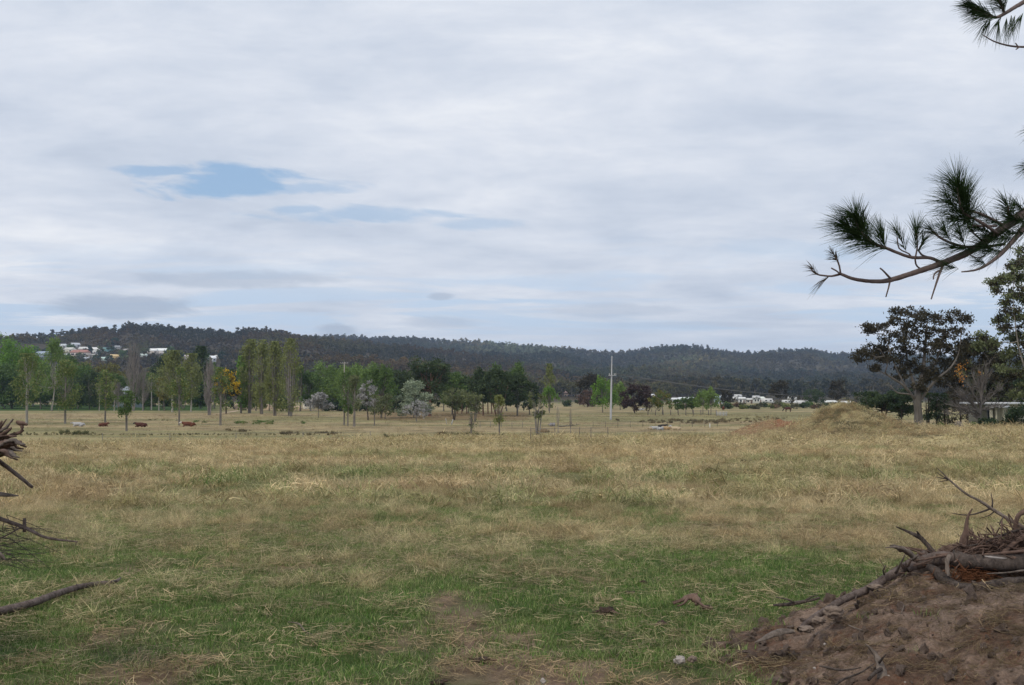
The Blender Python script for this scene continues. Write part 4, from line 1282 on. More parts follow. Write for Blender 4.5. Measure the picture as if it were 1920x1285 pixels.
    T('garden_shrub', 'green', 'shrub', 1826, 807, 786, 20, 'green low shrub just left of the bare grey tree trunk', cat='shrub', Y=113, group=RS)
    T('garden_shrub', 'deep', 'shrub', 1855, 808, 775, 42, 'dark rounded shrub in front of the pavilion wall', cat='shrub', Y=113, group=RS)
    T('garden_shrub', 'deep', 'shrub', 1916, 808, 748, 70, 'dark wide shrub at the right edge beside the pavilion', cat='shrub', Y=113, group=RS)
    T('garden_shrub', 'deep', 'shrub', 1885, 808, 783, 34, 'dark low shrub in front of the cream pavilion columns', cat='shrub', Y=114, group=RS)
    T('garden_shrub', 'dark', 'shrub', 1708, 806, 786, 24, 'dark shrub pressed against the left of the big gum trunk', cat='shrub', Y=117, group=RS)
    T('garden_shrub', 'euc', 'shrub', 1690, 806, 794, 30, 'low dark shrub at the foot of the big mound', cat='shrub', Y=114, group=RS)
    T('garden_shrub', 'dark', 'shrub', 1735, 806, 795, 26, 'low dark shrub at the foot of the big gum trunk', cat='shrub', Y=113, group=RS)


def px_lumps(base, L, seed, depth=0.8):
    """crown masses given as pixel positions, turned into local metres around the foot of the tree"""
    r = np.random.default_rng(seed)
    out = []
    for (px, py, rp) in L:
        Y = base[1] + r.normal(0, depth) * rp / F * base[1]
        p = at(px, py, Y)
        out.append((p.x - base[0], Y - base[1], p.z - base[2], rp / F * base[1]))
    return out


def big_gum(name, base, L, label, kind, trunk, limbs, seed, s=0.16, k=7.0, nsub=14, bark=None, lw=0.62, kind2=None, depth=0.8, tuft_r=0.55):
    """a large tree close enough to show limbs and hanging tufts of leaves; trunk and limbs are paths in pixels"""
    r = np.random.default_rng(seed)
    root = empty(name, base)
    tag(root, label, 'tree')
    bark = bark or BARK_GREY

    def loc(px, py, dy=0.0):
        p = at(px, py, base[1] + dy)
        return np.array([p.x - base[0], dy, p.z - base[2]])
    TM = MB()
    tp = [loc(px, py, dy) for (px, py, dy, _) in trunk]
    TM.tube(tp, [q[3] for q in trunk], 12, step=0.5, knob=0.08, rng=r)
    tob = TM.build('trunk', bark, root, smooth=True)
    pts = [p for p in tp[1:]]
    for lb in limbs:
        m = MB()
        P = [loc(px, py, dy) for (px, py, dy, _) in lb]
        m.tube(P, [q[3] * lw for q in lb], 8, step=0.35, knob=0.12, rng=r)
        m.build('limb', bark, root, smooth=True)
        Ps, _ = smooth_path(P, [0] * len(P), 0.6)
        pts += list(Ps[len(Ps) // 4:])
    pts = np.array(pts)
    B = MB(); C = MB(); C2 = MB()
    for (x, y, z, rr) in px_lumps(base, L, seed + 5, depth):
        c = np.array([x, y, z])
        d = np.linalg.norm(pts - c, axis=1) + np.maximum(0, pts[:, 2] - c[2]) * 1.5
        p0 = pts[np.argmin(d)]
        limb_to(B, p0, c, 0.075, 0.04, r, 5, 0.10, 6)
        n_ = max(5, int(nsub * min(2.2, rr / 1.6)))
        dd = r.normal(size=(n_, 3)); dd /= np.linalg.norm(dd, axis=1)[:, None]
        sub = c + dd * rr * (0.35 + 0.65 * r.random((n_, 1))) * np.array([1, 1, 0.8])
        for q in sub:
            limb_to(B, c + r.normal(0, .15, 3), q, 0.035, 0.012, r, 3, 0.05, 4)
            tr_ = tuft_r * (0.55 + 0.7 * r.random())
            n = int(tr_ * tr_ / (s * s) * k)
            LP = q + r.normal(size=(n, 3)) * np.array([tr_, tr_, tr_ * 0.62]) * 0.52
            sz = s * (0.6 + 0.8 * r.random(n))
            (C2 if (kind2 and r.random() < 0.35) else C).quads(LP, sz, r, 1.9, up=0.5)
    tag(B.build('branches', bark, root), kind='stuff')
    C.build('crown', LM[kind], root)
    if C2.n: C2.build('outer_foliage', LM[kind2], root)
    return root


def foot(px, Y):
    p = at(px, 800, Y)
    return Vector((p.x, Y, gz(p.x, Y) - 0.05))


def build_big_trees():
    b = foot(1722, 122)
    by = px_at(*b)[1]
    print('gum foot', by)
    L = [(1735, 705, 24), (1795, 680, 18), (1690, 685, 20), (1722, 730, 14), (1640, 690, 10), (1815, 640, 14), (1700, 635, 22), (1760, 640, 22), (1688, 588, 20), (1672, 600, 20), (1712, 590, 22), (1738, 592, 22), (1765, 598, 20), (1790, 592, 16), (1808, 598, 13), (1650, 612, 16), (1634, 622, 12),
         (1700, 615, 26), (1735, 620, 26), (1770, 625, 24), (1800, 622, 18), (1668, 630, 20), (1640, 652, 20), (1622, 664, 15), (1650, 670, 18), (1612, 672, 9),
         (1668, 676, 17), (1690, 655, 22), (1720, 655, 24), (1752, 655, 26), (1785, 655, 20), (1708, 690, 20), (1740, 688, 24), (1772, 685, 22), (1690, 705, 13),
         (1800, 648, 14), (1758, 712, 18), (1655, 655, 14), (1625, 610, 8), (1780, 700, 16)]
    big_gum('gum_tree', b, L, 'big dark gum tree with a stout grey trunk and open rounded crown', 'euc',
            [(1721, 806, 0, .75), (1722, 795, 0, .52), (1722, 775, 0, .46), (1720, 752, 0, .47), (1722, 735, 0, .40), (1730, 700, .4, .26), (1735, 650, .6, .16), (1738, 605, .5, .06)],
            [[(1718, 752, 0, .34), (1705, 735, -.4, .28), (1690, 720, -.8, .24), (1668, 706, -1.2, .20), (1660, 698, -1.4, .15), (1664, 680, -1.4, .10), (1650, 655, -1.2, .05)],
             [(1720, 748, 0, .32), (1712, 715, .8, .26), (1702, 680, 1.0, .20), (1696, 640, 1.0, .13), (1688, 600, .8, .05)],
             [(1724, 752, 0, .32), (1742, 728, -.8, .27), (1760, 708, -1.5, .22), (1782, 690, -1.8, .16), (1798, 660, -1.6, .10), (1802, 620, -1.2, .05)],
             [(1722, 740, 0, .28), (1738, 705, 1.2, .22), (1758, 670, 1.6, .16), (1770, 630, 1.6, .08), (1775, 600, 1.6, .04)],
             [(1700, 728, -.6, .16), (1680, 690, -1.0, .12), (1662, 640, -.9, .07), (1655, 615, -.8, .03)],
             [(1718, 748, 0, .22), (1706, 740, -.8, .17), (1682, 736, -1.2, .12), (1668, 722, -1.4, .08)]],
            501, s=0.16, k=3.6, nsub=15, tuft_r=0.56, bark=GUMB)
    b = foot(1845, 135)
    L = [(1840, 640, 18), (1822, 652, 17), (1858, 648, 18), (1806, 668, 14), (1840, 668, 24), (1872, 672, 18), (1822, 690, 20), (1858, 695, 24), (1884, 700, 18),
         (1838, 720, 22), (1870, 728, 24), (1800, 700, 12), (1892, 735, 20), (1850, 750, 22), (1880, 758, 18)]
    big_gum('cedar_tree', b, L, 'dense olive green tree with a flat topped crown behind the bare grey tree', 'euc',
            [(1845, 806, 0, .5), (1845, 780, 0, .36), (1846, 740, 0, .28), (1845, 690, 0, .18), (1842, 650, 0, .06)],
            [[(1845, 760, 0, .2), (1860, 730, 1, .15), (1875, 690, 1.2, .06)], [(1845, 750, 0, .2), (1828, 715, -1, .14), (1815, 675, -1, .05)]],
            502, s=0.2, k=8.0, nsub=13, kind2='dull', tuft_r=0.8)
    # tall open gum at the right edge
    b = foot(1948, 118)
    L = [(1905, 522, 20), (1880, 524, 15), (1862, 528, 11), (1905, 497, 20), (1925, 480, 24), (1870, 545, 9), (1900, 552, 14), (1925, 550, 24), (1882, 572, 10),
         (1900, 588, 18), (1872, 600, 10), (1925, 600, 24), (1885, 620, 14), (1908, 636, 20), (1940, 640, 26), (1895, 662, 18), (1925, 676, 24), (1950, 570, 26),
         (1965, 520, 28), (1900, 700, 18), (1935, 710, 26), (1912, 735, 20), (1985, 600, 30), (1975, 670, 30), (1950, 450, 26), (1868, 640, 8)]
    big_gum('gum_tree', b, L, 'tall thin crowned gum tree cut off by the right edge of the view', 'dull',
            [(1948, 808, 0, .5), (1946, 780, 0, .36), (1942, 720, 0, .3), (1940, 640, 0, .22), (1945, 560, 0, .14), (1942, 470, 0, .05)],
            [[(1944, 740, 0, .2), (1925, 700, -.8, .16), (1908, 640, -1, .12), (1900, 560, -.8, .07), (1903, 500, -.6, .03)],
             [(1942, 690, 0, .18), (1918, 650, .8, .13), (1892, 605, 1, .07), (1880, 560, 1, .03)],
             [(1943, 620, 0, .14), (1925, 580, -.5, .1), (1905, 535, -.6, .05), (1878, 522, -.5, .02)],
             [(1942, 700, 0, .2), (1965, 650, .8, .13), (1980, 600, 1, .05)]],
            503, s=0.16, k=4.8, nsub=19, kind2='euc', tuft_r=0.58)
    # bare grey tree in front of the pavilion
    b = foot(1838, 116)
    r = np.random.default_rng(504)
    root = empty('bare_tree', b)
    tag(root, 'bare grey leafless tree spreading low in front of the pavilion', 'tree')
    m = MB()

    def loc(px, py, dy=0.0):
        p = at(px, py, b[1] + dy)
        return np.array([p.x - b[0], dy, p.z - b[2]])
    m.tube([loc(1838, 808), loc(1837, 790), loc(1838, 765), loc(1841, 735), (loc(1840, 700))], [.34, .25, .17, .11, .04], 8, step=.4, knob=.08, rng=r)
    m.build('trunk', TWIG2, root, smooth=True)
    m = MB()
    starts = [(loc(1838, 795), loc(1824, 780)), (loc(1838, 780), loc(1800, 745)), (loc(1838, 775), loc(1790, 770)), (loc(1838, 765), loc(1812, 715)), (loc(1840, 760), loc(1868, 725)),
              (loc(1840, 770), loc(1872, 758)), (loc(1838, 750), loc(1832, 700)), (loc(1839, 745), loc(1852, 696)), (loc(1838, 785), loc(1786, 758)), (loc(1838, 778), loc(1795, 728))]
    for p0, p1 in starts:
        for rep in range(3):
            q1 = p1 + r.normal(0, 0.5, 3) * np.array([1, 1.6, 1])
            P = limb_to(m, p0, q1, 0.075, 0.025, r, 5, -0.10, 7)
            for i in range(22):
                s0 = P[r.integers(2, 7)] + r.normal(0, .08, 3)
                d = (q1 - p0) / np.linalg.norm(q1 - p0) + r.normal(0, .55, 3) + np.array([0, 0, .25])
                L_ = 0.5 + 1.0 * r.random()
                e = s0 + d / np.linalg.norm(d) * L_
                m.tube([s0, (s0 + e) / 2 + r.normal(0, .06, 3), e], [.028, .018, .008], 3)
    tag(m.build('branches', TWIG2, root), kind='stuff')
    f = MB()
    for (px, py, n) in ((1797, 692, 26), (1801, 706, 40), (1806, 686, 12), (1838, 700, 10)):
        c = loc(px, py, -.5)
        f.quads(c + r.normal(size=(n, 3)) * np.array([.2, .4, .4]), .15, r, 1.6)
    f.build('orange_leaves', LM['orange'], root)
# ------------------------------------------------------------------ mounds
def bell(t):
    return np.exp(-np.abs(t) ** 2.2)


_bm = np.array([(1395, 0), (1440, .18), (1470, .45), (1500, 1.0), (1525, 1.5), (1540, 2.1), (1552, 2.55), (1575, 2.62), (1592, 2.45), (1620, 1.85), (1650, 1.25), (1690, .65), (1740, .2), (1800, 0)], float)
_bm[:, 0] = (_bm[:, 0] - 960) / F * 92


def big_mound(X, Y):
    h = np.interp(X, _bm[:, 0], _bm[:, 1]) * 1.1
    n = fbm(X / 1.3, Y / 1.3, 4, 401) - 0.5
    n2 = fbm(X / .5, Y / .5, 3, 402) - 0.5
    h = h * bell((Y - 92) / np.where(Y < 92, 6.0, 6.5)) * (1 + 0.35 * n)
    sh = bell((X - (1440 - 960) / F * 88) / 1.1) * bell((Y - 88) / 1.6) * 0.75
    h = h + sh
    return ground_z(X, Y) + h + (0.45 * n + 0.2 * n2) * sst(h, 0.05, 0.8) - 0.06 * (h < 0.04)


_br = np.array([(1325, 0), (1370, .35), (1400, 1.05), (1425, 1.45), (1455, 1.5), (1480, 1.25), (1505, .9), (1560, .5), (1640, 0)], float)
_br[:, 0] = (_br[:, 0] - 960) / F * 108


def brown_mound(X, Y):
    h = np.interp(X, _br[:, 0], _br[:, 1]) * bell((Y - 108) / 5.0)
    n = fbm(X / 1.6, Y / 1.6, 4, 411) - 0.5
    return ground_z(X, Y) + h * (1 + .3 * n) * 1.25 + 0.3 * n * sst(h, 0.05, 0.7) - 0.06 * (h < 0.04)


def soil_h(X, Y):
    cx, cy = 4.45, 6.75
    dx = np.where(X < cx, (cx - X) / 3.45, (X - cx) / 6.0)
    dy = np.where(Y < cy, (cy - Y) / 4.4, (Y - cy) / (1.15 + 1.3 * sst(X, 2.5, 3.6)))
    a = np.arctan2(dy, dx)
    r = np.sqrt(dx * dx + dy * dy) * (1 + 0.10 * np.sin(a * 3 + 1) + 0.16 * (fbm(X / .7, Y / .7, 3, 421) - .5))
    h = 1.0 * np.clip(1 - r, 0, 1) ** 1.08
    h = np.where(h > .46, .46 + .16 * (h - .46), h)
    h = h - .17 * bell((X - 3.25) / .55) * bell((Y - 6.72) / .26) * (h > .2)
    return h


def soil_z(X, Y):
    h = soil_h(X, Y)
    n = fbm(X / .45, Y / .45, 4, 422) - 0.5
    n2 = fbm(X / .09, Y / .09, 3, 423) - 0.5
    m = sst(h, 0.0, 0.12)
    return ground_z(X, Y) + h + (0.19 * n + 0.07 * n2) * m + np.where(h > 0, 0.012, -0.05)


MOUNDS += [big_mound, brown_mound, soil_z]


def soil_cover(X, Y):
    return sst(soil_h(X, Y), 0.004, 0.05)


def patch(name, x0, x1, y0, y1, nx, ny, zf, mat, colf=None):
    X, Y = np.meshgrid(np.linspace(x0, x1, nx), np.linspace(y0, y1, ny))
    X = X.ravel(); Y = Y.ravel()
    Z = zf(X, Y)
    i = np.arange(ny - 1)[:, None] * nx; j = np.arange(nx - 1)[None, :]
    Q = np.stack([i + j, i + j + 1, i + nx + j + 1, i + nx + j], -1).reshape(-1, 4)
    o = mesh_np(name, np.stack([X, Y, Z], -1), Q, mat, smooth=True)
    if colf is not None: set_col(o, colf(X, Y))
    return o


def dirtmat():
    m, g, out = newmat('mound_soil')
    geo = g.n('ShaderNodeNewGeometry')
    P = geo.outputs['Position']
    n1 = g.noise(P, 2.2, 6, 0.6, 0.4); n2 = g.noise(P, 14, 6, 0.7); n3 = g.noise(P, 70, 4, 0.7)
    c = g.mix(g.ss(n1, 0.40, 0.60), (0.120, 0.078, 0.056), (0.245, 0.178, 0.137))
    c = g.mix(g.m('MULTIPLY', g.ss(g.noise(P, 5.0, 6, 0.75, 0.8), 0.50, 0.66), 0.8), c, (0.135, 0.065, 0.040))
    f = g.m('ADD', g.m('MULTIPLY', g.ss(n2, 0.3, 0.7), 0.55), 0.70)
    f = g.m('MULTIPLY', f, g.m('ADD', g.m('MULTIPLY', g.ss(n3, 0.3, 0.7), 0.5), 0.75))
    c = g.mix(1.0, c, g.vec(f, f, f), 'MULTIPLY')
    v = g.n('ShaderNodeTexVoronoi'); v.inputs['Scale'].default_value = 22
    g.link(P, v.inputs['Vector'])
    spk = g.ss(v.outputs['Distance'], 0.10, 0.16, 1, 0)
    spk = g.m('MULTIPLY', spk, g.ss(g.noise(P, 7, 2, 0.5), 0.55, 0.62))
    c = g.mix(spk, c, (0.36, 0.31, 0.27))
    b = g.m('ADD', n2, g.m('MULTIPLY', n3, 0.4))
    pbr(g, out, c, 0.95, b, 1.0, 0.03, spec=0.1)
    return m


DIRT = dirtmat()


def build_mounds():
    def cb(X, Y):
        n = fbm(X / .9, Y / .9, 3, 431)[:, None]; n = sst(n, .35, .65)
        return np.array([0.30, 0.25, 0.13]) * (1 - n) + np.array([0.11, 0.095, 0.05]) * n
    o = patch('earth_mound', 18, 46, 78, 108, 220, 200, big_mound, GM, cb)
    tag(o, 'large grass covered earth mound rising from the right side of the pasture', 'mound')

    def cr(X, Y):
        n = sst(fbm(X / 1.2, Y / 1.2, 4, 432), .38, .62)[:, None]
        return np.array([0.25, 0.130, 0.075]) * (1 - n) + np.array([0.27, 0.185, 0.105]) * n
    o = patch('earth_mound', 17, 42, 96, 121, 190, 150, brown_mound, GM, cr)
    tag(o, 'lower reddish brown earth mound left of the large grassy one', 'mound')
    o = patch('soil_heap', 0.6, 10.0, 2.6, 9.8, 520, 460, soil_z, DIRT)
    tag(o, 'heap of bare pinkish brown soil under the logs at the lower right', 'soil heap')
    # crumbs and clods, needles and twigs lying on the heap
    r = np.random.default_rng(440)
    CL = plain('clod_soil', (0.17, 0.125, 0.10), 0.95, 0.4, 30, 0.8)
    cl = [ico_blob('clod_shape', CL, (1, .75, .5), .75, s, 2, 2.2, link=False, smooth=False) for s in (1, 2, 3)]
    n = 6000
    X = 0.8 + 5.2 * r.random(n); Y = 4.0 + 5.5 * r.random(n)
    k = soil_h(X, Y) > 0.003
    X, Y = X[k], Y[k]; n = len(X)
    s = 0.005 + 0.045 * r.random(n) ** 6
    g_ = 0.7 + 0.9 * r.random(n)
    scatter('soil_crumbs', np.stack([X, Y, soil_z(X, Y) + s * .2], 1), r.random((n, 3)) * 6.28, s, np.stack([g_] * 3, 1), cl, 'crumbs and small clods strewn over the soil heap')
    n = 5200
    X = 0.8 + 5.2 * r.random(n); Y = 4.0 + 5.5 * r.random(n)
    k = (soil_h(X, Y) > 0.003) & (r.random(n) < 0.15 + 0.85 * sst(fbm(X / .6, Y / .6, 3, 441), .45, .62))
    X, Y = X[k], Y[k]; n = len(X)
    t = np.stack([0.8 + 0.2 * r.random(n), 0.30 + 0.35 * r.random(n), 0.95 * np.ones(n)], 1)
    scatter('fallen_needles', np.stack([X, Y, soil_z(X, Y)], 1), rand_rot(n, .25), 0.35 + 0.6 * r.random(n), t, G_FLAT, 'russet fallen needles and fine twigs lying on the soil heap')


def grass_on_mounds():
    r = np.random.default_rng(450)
    n = 5200
    X = 19 + 26 * r.random(n); Y = 82 + 20 * r.random(n)
    h = big_mound(X, Y) - ground_z(X, Y)
    k = h > 0.08
    X, Y = X[k], Y[k]; n = len(X)
    br = sst(fbm(X / 1.1, Y / 1.1, 3, 451), .45, .62)
    hh = h[k]
    grass_layer('mound_grass', X, Y, r, np.full(n, 1.0), G_FAR2, .35, .95, np.clip(.85 - .2 * sst(hh, 1.9, 2.5) + .2 * r.random(n), 0, 1), .80 + .60 * fbm(X / .8, Y / .8, 3, 452), br,
                'shaggy dry grass growing over the large earth mound', .5)
    n = 2600
    X = 18 + 20 * r.random(n); Y = 98 + 18 * r.random(n)
    k = brown_mound(X, Y) - ground_z(X, Y) > .08
    X, Y = X[k], Y[k]; n = len(X)
    grass_layer('brown_mound_grass', X, Y, r, np.full(n, .45), G_FAR2, .2, .5, np.full(n, .85), .5 + .4 * r.random(n), np.full(n, 1.0), 'short russet grass on the lower brown mound', .5)


def build_rushes():
    RUSH = [tuft(s, 40, .35, .75, .05, .45, .35, seg=2) for s in (61, 62, 63)]
    r = np.random.default_rng(460)

    def band(name, segs, dry, br, rus, smin, smax, label, dens=1.0, zs=1.0):
        PX = []
        for (x0, x1, y0, y1, n) in segs:
            n = int(n * dens)
            for i in range(n):
                PX.append(ground_at(x0 + (x1 - x0) * r.random(), y0 + (y1 - y0) * r.random()))
        P = np.array([list(p) for p in PX]); n = len(P)
        s = smin + (smax - smin) * r.random(n)
        t = np.stack([np.clip(dry + .2 * r.random(n), 0, 1), br * (.6 + .8 * r.random(n)), np.full(n, rus)], 1)
        return scatter(name, P, rand_rot(n, .15), np.stack([s, s, s * zs], 1), t, RUSH, label)
    band('green_rushes', [(815, 835, 818, 823, 26), (835, 880, 816, 824, 90), (880, 905, 817, 824, 40), (905, 945, 818, 824, 50), (720, 800, 820, 824, 60), (112, 165, 811, 815, 40)], .25, .42, .2, .3, .85, 'dark green rushes growing along the drainage ditch')
    band('ditch_grass', [(0, 600, 814.5, 816.5, 170), (290, 440, 813, 816, 30), (20, 180, 812, 816, 50)], .35, .40, .15, .16, .38, 'dark low grass lining the drainage ditch')
    band('brown_rushes', [(1200, 1212, 790, 793, 5), (1216, 1280, 788, 794, 46), (1287, 1345, 788, 795, 50), (1345, 1420, 786, 793, 45), (1420, 1475, 783, 789, 22), (820, 850, 815, 817, 14),
                          (450, 470, 808, 810, 8), (520, 560, 812, 815, 14), (575, 640, 812, 816, 12), (425, 432, 806, 809, 5), (1153, 1160, 788, 790, 3)], .75, .34, .55, .5, 1.25, 'brown reedy tussocks in a broken band across the far flat', zs=.6)
    band('green_weeds', [(440, 464, 791, 795, 26), (472, 512, 790, 796, 60), (362, 372, 790, 793, 10), (566, 572, 792, 795, 7), (380, 386, 791, 793, 4)], .0, .85, 0, .5, .95, 'low patches of vivid green weeds in the cattle paddock', zs=.55)
    band('dark_tussocks', [(276, 285, 787, 789, 3), (288, 294, 786, 788, 3), (300, 310, 787, 789, 4), (312, 320, 788, 790, 3), (328, 340, 788, 790, 4), (195, 200, 790, 792, 2)], .5, .35, .4, .4, .7, 'scattered dark tussocks behind the resting cattle', zs=.5)
    # loose tussocks of russet grass in the near field
    n = 520
    X, Y, r2 = field_pts(18, 100, .075, .55, 461, 2)
    k = r2.random(len(X)) < .25 + .75 * m_brown(X, Y)
    X, Y = X[k], Y[k]; n = len(X)
    t = np.stack([np.clip(.75 + .2 * r2.random(n), 0, 1), .5 + .45 * r2.random(n), r2.random(n)], 1)
    s = (.25 + .45 * r2.random(n) ** 2)
    scatter('russet_tussocks', np.stack([X, Y, surf_z(X, Y)], 1), rand_rot(n, .35), np.stack([s * 1.3, s * 1.3, s * .55], 1), t, RUSH, 'low russet tussocks dotted over the dry pasture')


# ------------------------------------------------------------------ pole, wires, fences
GALV = plain('pale_pole_paint', (0.46, 0.46, 0.475), .6, .08, 1.0, .05)
WIRE = plain('wire_metal', (0.13, 0.13, 0.13), .5, .1, 1.0, 0)
INSUL = plain('white_insulator', (0.62, 0.62, 0.60), .3, .05, 5, 0)
POSTM = barkmat('weathered_post', (0.10, 0.085, 0.07), (0.22, 0.19, 0.16), 6)
STEELP = plain('steel_post', (0.16, 0.15, 0.14), .6, .2, 5, .1)
WHITE = plain('white_paint', (0.74, 0.74, 0.72), .6, .08, 2, .05)


def build_pole():
    b = ground_at(1145, 788)
    root = empty('power_pole', b)
    tag(root, 'tall pale grey power pole standing alone in the open paddock', 'power pole')
    H = (px_at(*b)[1] - 668) / F * b.y
    lean = (1148 - 1145) / F * b.y
    m = MB()
    m.tube([(0, 0, -.5), (lean * .5, 0, H * .5), (lean, 0, H)], [.25, .19, .09], 14, step=1)
    m.build('pole', GALV, root, smooth=True)
    zc = (px_at(*b)[1] - 704.5) / F * b.y
    m = MB(); m.box((lean * .7 + .15, -.25, zc), (1.7, .12, .14))
    m.build('crossarm', GALV, root)
    ends = []
    for dx in (-.5, .55, .9):
        m = MB(); m.tube([(lean * .7 + dx, -.25, zc + .07), (lean * .7 + dx, -.25, zc + .3), (lean * .7 + dx, -.25, zc + .42)], [.06, .09, .04], 8)
        m.build('insulator', INSUL, root, smooth=True)
        ends.append(Vector((b.x + lean * .7 + dx, b.y - .25, b.z + zc + .42)))
    m = MB(); m.box((lean * .95, -.14, H - .3), (.5, .05, .08)); m.build('top_bracket', GALV, root)
    far = at(1640, 742, 700)
    for i, e in enumerate(ends):
        f = far + Vector((i * .8, 0, 4.0))
        P = [e.lerp(f, t) + Vector((0, 0, -4 * t * (1 - t) * 4.5)) for t in np.linspace(0, 1, 24)]
        m = MB(); m.tube([p - b for p in P], [.035] * 24, 4)
        m.build('conductor', WIRE, root)
    # tee shaped pole behind the willows
    Y = 330
    p = at(645, 768, Y); b2 = Vector((p.x, Y, gz(p.x, Y)))
    root = empty('power_pole', b2)
    tag(root, 'tee topped wooden power pole showing above the light green willows', 'power pole')
    H = (px_at(*b2)[1] - 679) / F * Y
    m = MB(); m.tube([(0, 0, -.4), (0, 0, H)], [.22, .15], 10, step=2); m.build('pole', BARK_PALE, root, smooth=True)
    m = MB(); m.box((0, -.2, H - .5), (2.4, .14, .14)); m.build('crossarm', BARK_PALE, root)
    for dx in (-1.1, -.5, .5, 1.1):
        m = MB(); m.tube([(dx, -.2, H - .43), (dx, -.2, H - .1)], [.08, .06], 6); m.build('insulator', INSUL, root)


def fence(pts, ph, label, wires=3, mat=None, pr=.05, wr=.012, pos_px=True, group=None):
    P = [ground_at(*q) if len(q) == 2 else Vector((at(q[0], 780, q[1]).x, q[1], gz(at(q[0], 780, q[1]).x, q[1]))) for q in pts]
    root = empty('wire_fence', P[0])
    tag(root, label, 'fence', group)
    for p in P:
        m = MB(); d = p - P[0]
        m.tube([(0, 0, -.3), (random.gauss(0, .02), random.gauss(0, .02), ph)], [pr, pr * .85], 6)
        o = m.build('post', mat or POSTM, root); o.location = d
    for w in range(wires):
        z = ph * (.3 + .62 * w / max(1, wires - 1))
        m = MB(); m.tube([p - P[0] + Vector((0, 0, z)) for p in P], [wr] * len(P), 3); m.build('wire', WIRE, root)
    return root


def build_fences():
    fence([(1112 + i * 23.3, 802 - .1 * i) for i in range(11)], 1.15, 'thin wire fence crossing the flat behind the pale resting cattle', pr=.035)
    fence([(995, 828), (1040, 826), (1087, 825), (1108, 825), (1140, 825)], 1.1, 'short wire fence beside the two bare saplings', pr=.035)
    fence([(1215 + i * 14.2, 779) for i in range(10)], 1.5, 'dark post and wire fence in front of the small green trees', pr=.12, wr=.02)
    fence([(192, 831), (318, 830), (442, 829), (568, 829), (694, 828)], 1.1, 'sparse thin wire fence along the edge of the near paddock', mat=STEELP, pr=.035)
    fence([(1700 + i * 17, 215) for i in range(12)], 1.3, 'pale wire fence across the field behind the bare grey tree', mat=BARK_PALE, pr=.07, wr=.02, wires=4)
    fence([(880 + i * 20, 802) for i in range(6)], 1.0, 'faint wire fence in front of the evergreen clump', mat=STEELP, pr=.04)


# ------------------------------------------------------------------ buildings
GLASS = plain('dark_window_glass', (0.03, 0.035, 0.045), .15, .1, 1, 0)
_wm = {}


def wallm(c):
    k = tuple(round(x, 3) for x in c)
    if k not in _wm: _wm[k] = plain('wall_paint_%d' % len(_wm), c, .8, .08, 1.5, .05)
    return _wm[k]


def house(name, label, cat, px, pyb, Y, wpx, hpx, wall, roof, rz=0.0, zf=None, rh=.3, flat=False, dep=None, group=None, nwin=3, door=True):
    p = at(px, pyb, Y)
    z = p.z if zf is None else float(zf(np.array([p.x]), np.array([Y]))[0])
    W = wpx / F * Y; Hh = hpx / F * Y; D = dep or W * .65
    root = empty(name, (p.x, Y, z), rz)
    tag(root, label, cat, group)
    wh = Hh * (1 - rh)
    m = MB(); m.box((0, D / 2, wh / 2 - .6), (W, D, wh + 1.2)); m.build('wall', wallm(wall), root)
    if flat:
        m = MB(); m.box((0, D / 2, wh + Hh * rh / 2), (W * 1.06, D * 1.06, Hh * rh)); m.build('roof', wallm(roof), root)
    else:
        e = .5; x = W / 2 + e; rz_ = Hh * rh
        V = [(-x, -e, wh - .1), (x, -e, wh - .1), (x, D + e, wh - .1), (-x, D + e, wh - .1), (-x * .82, D / 2, wh + rz_), (x * .82, D / 2, wh + rz_),
             (-x, -e, wh - .25), (x, -e, wh - .25), (x, D + e, wh - .25), (-x, D + e, wh - .25)]
        m = MB(); m.add(V, [[0, 1, 5, 4], [2, 3, 4, 5], [0, 6, 7, 1], [1, 7, 8, 2], [2, 8, 9, 3], [3, 9, 6, 0], [9, 8, 7, 6]])
        m.add([V[1], V[2], V[5]], [[0, 1, 2, 2]]); m.add([V[3], V[0], V[4]], [[0, 1, 2, 2]])
        m.build('roof', wallm(roof), root)
    for i in range(nwin):
        if door and i == nwin // 2 and nwin > 1:
            m = MB(); m.box((W * ((i + .5) / nwin - .5), -.03, min(1.05, wh * .4)), (.95, .08, min(2.1, wh * .8))); m.build('door', wallm((.18, .12, .09)), root)
            continue
        cx = W * ((i + .5) / nwin - .5)
        m = MB(); m.box((cx, -.02, wh * .55), (W / nwin * .55 + .16, .06, wh * .36 + .16)); fr = m.build('window', wallm((.7, .7, .68)), root)
        m = MB(); m.box((cx, -.055, wh * .55), (W / nwin * .55, .03, wh * .36)); m.build('pane', GLASS, fr)
    return root


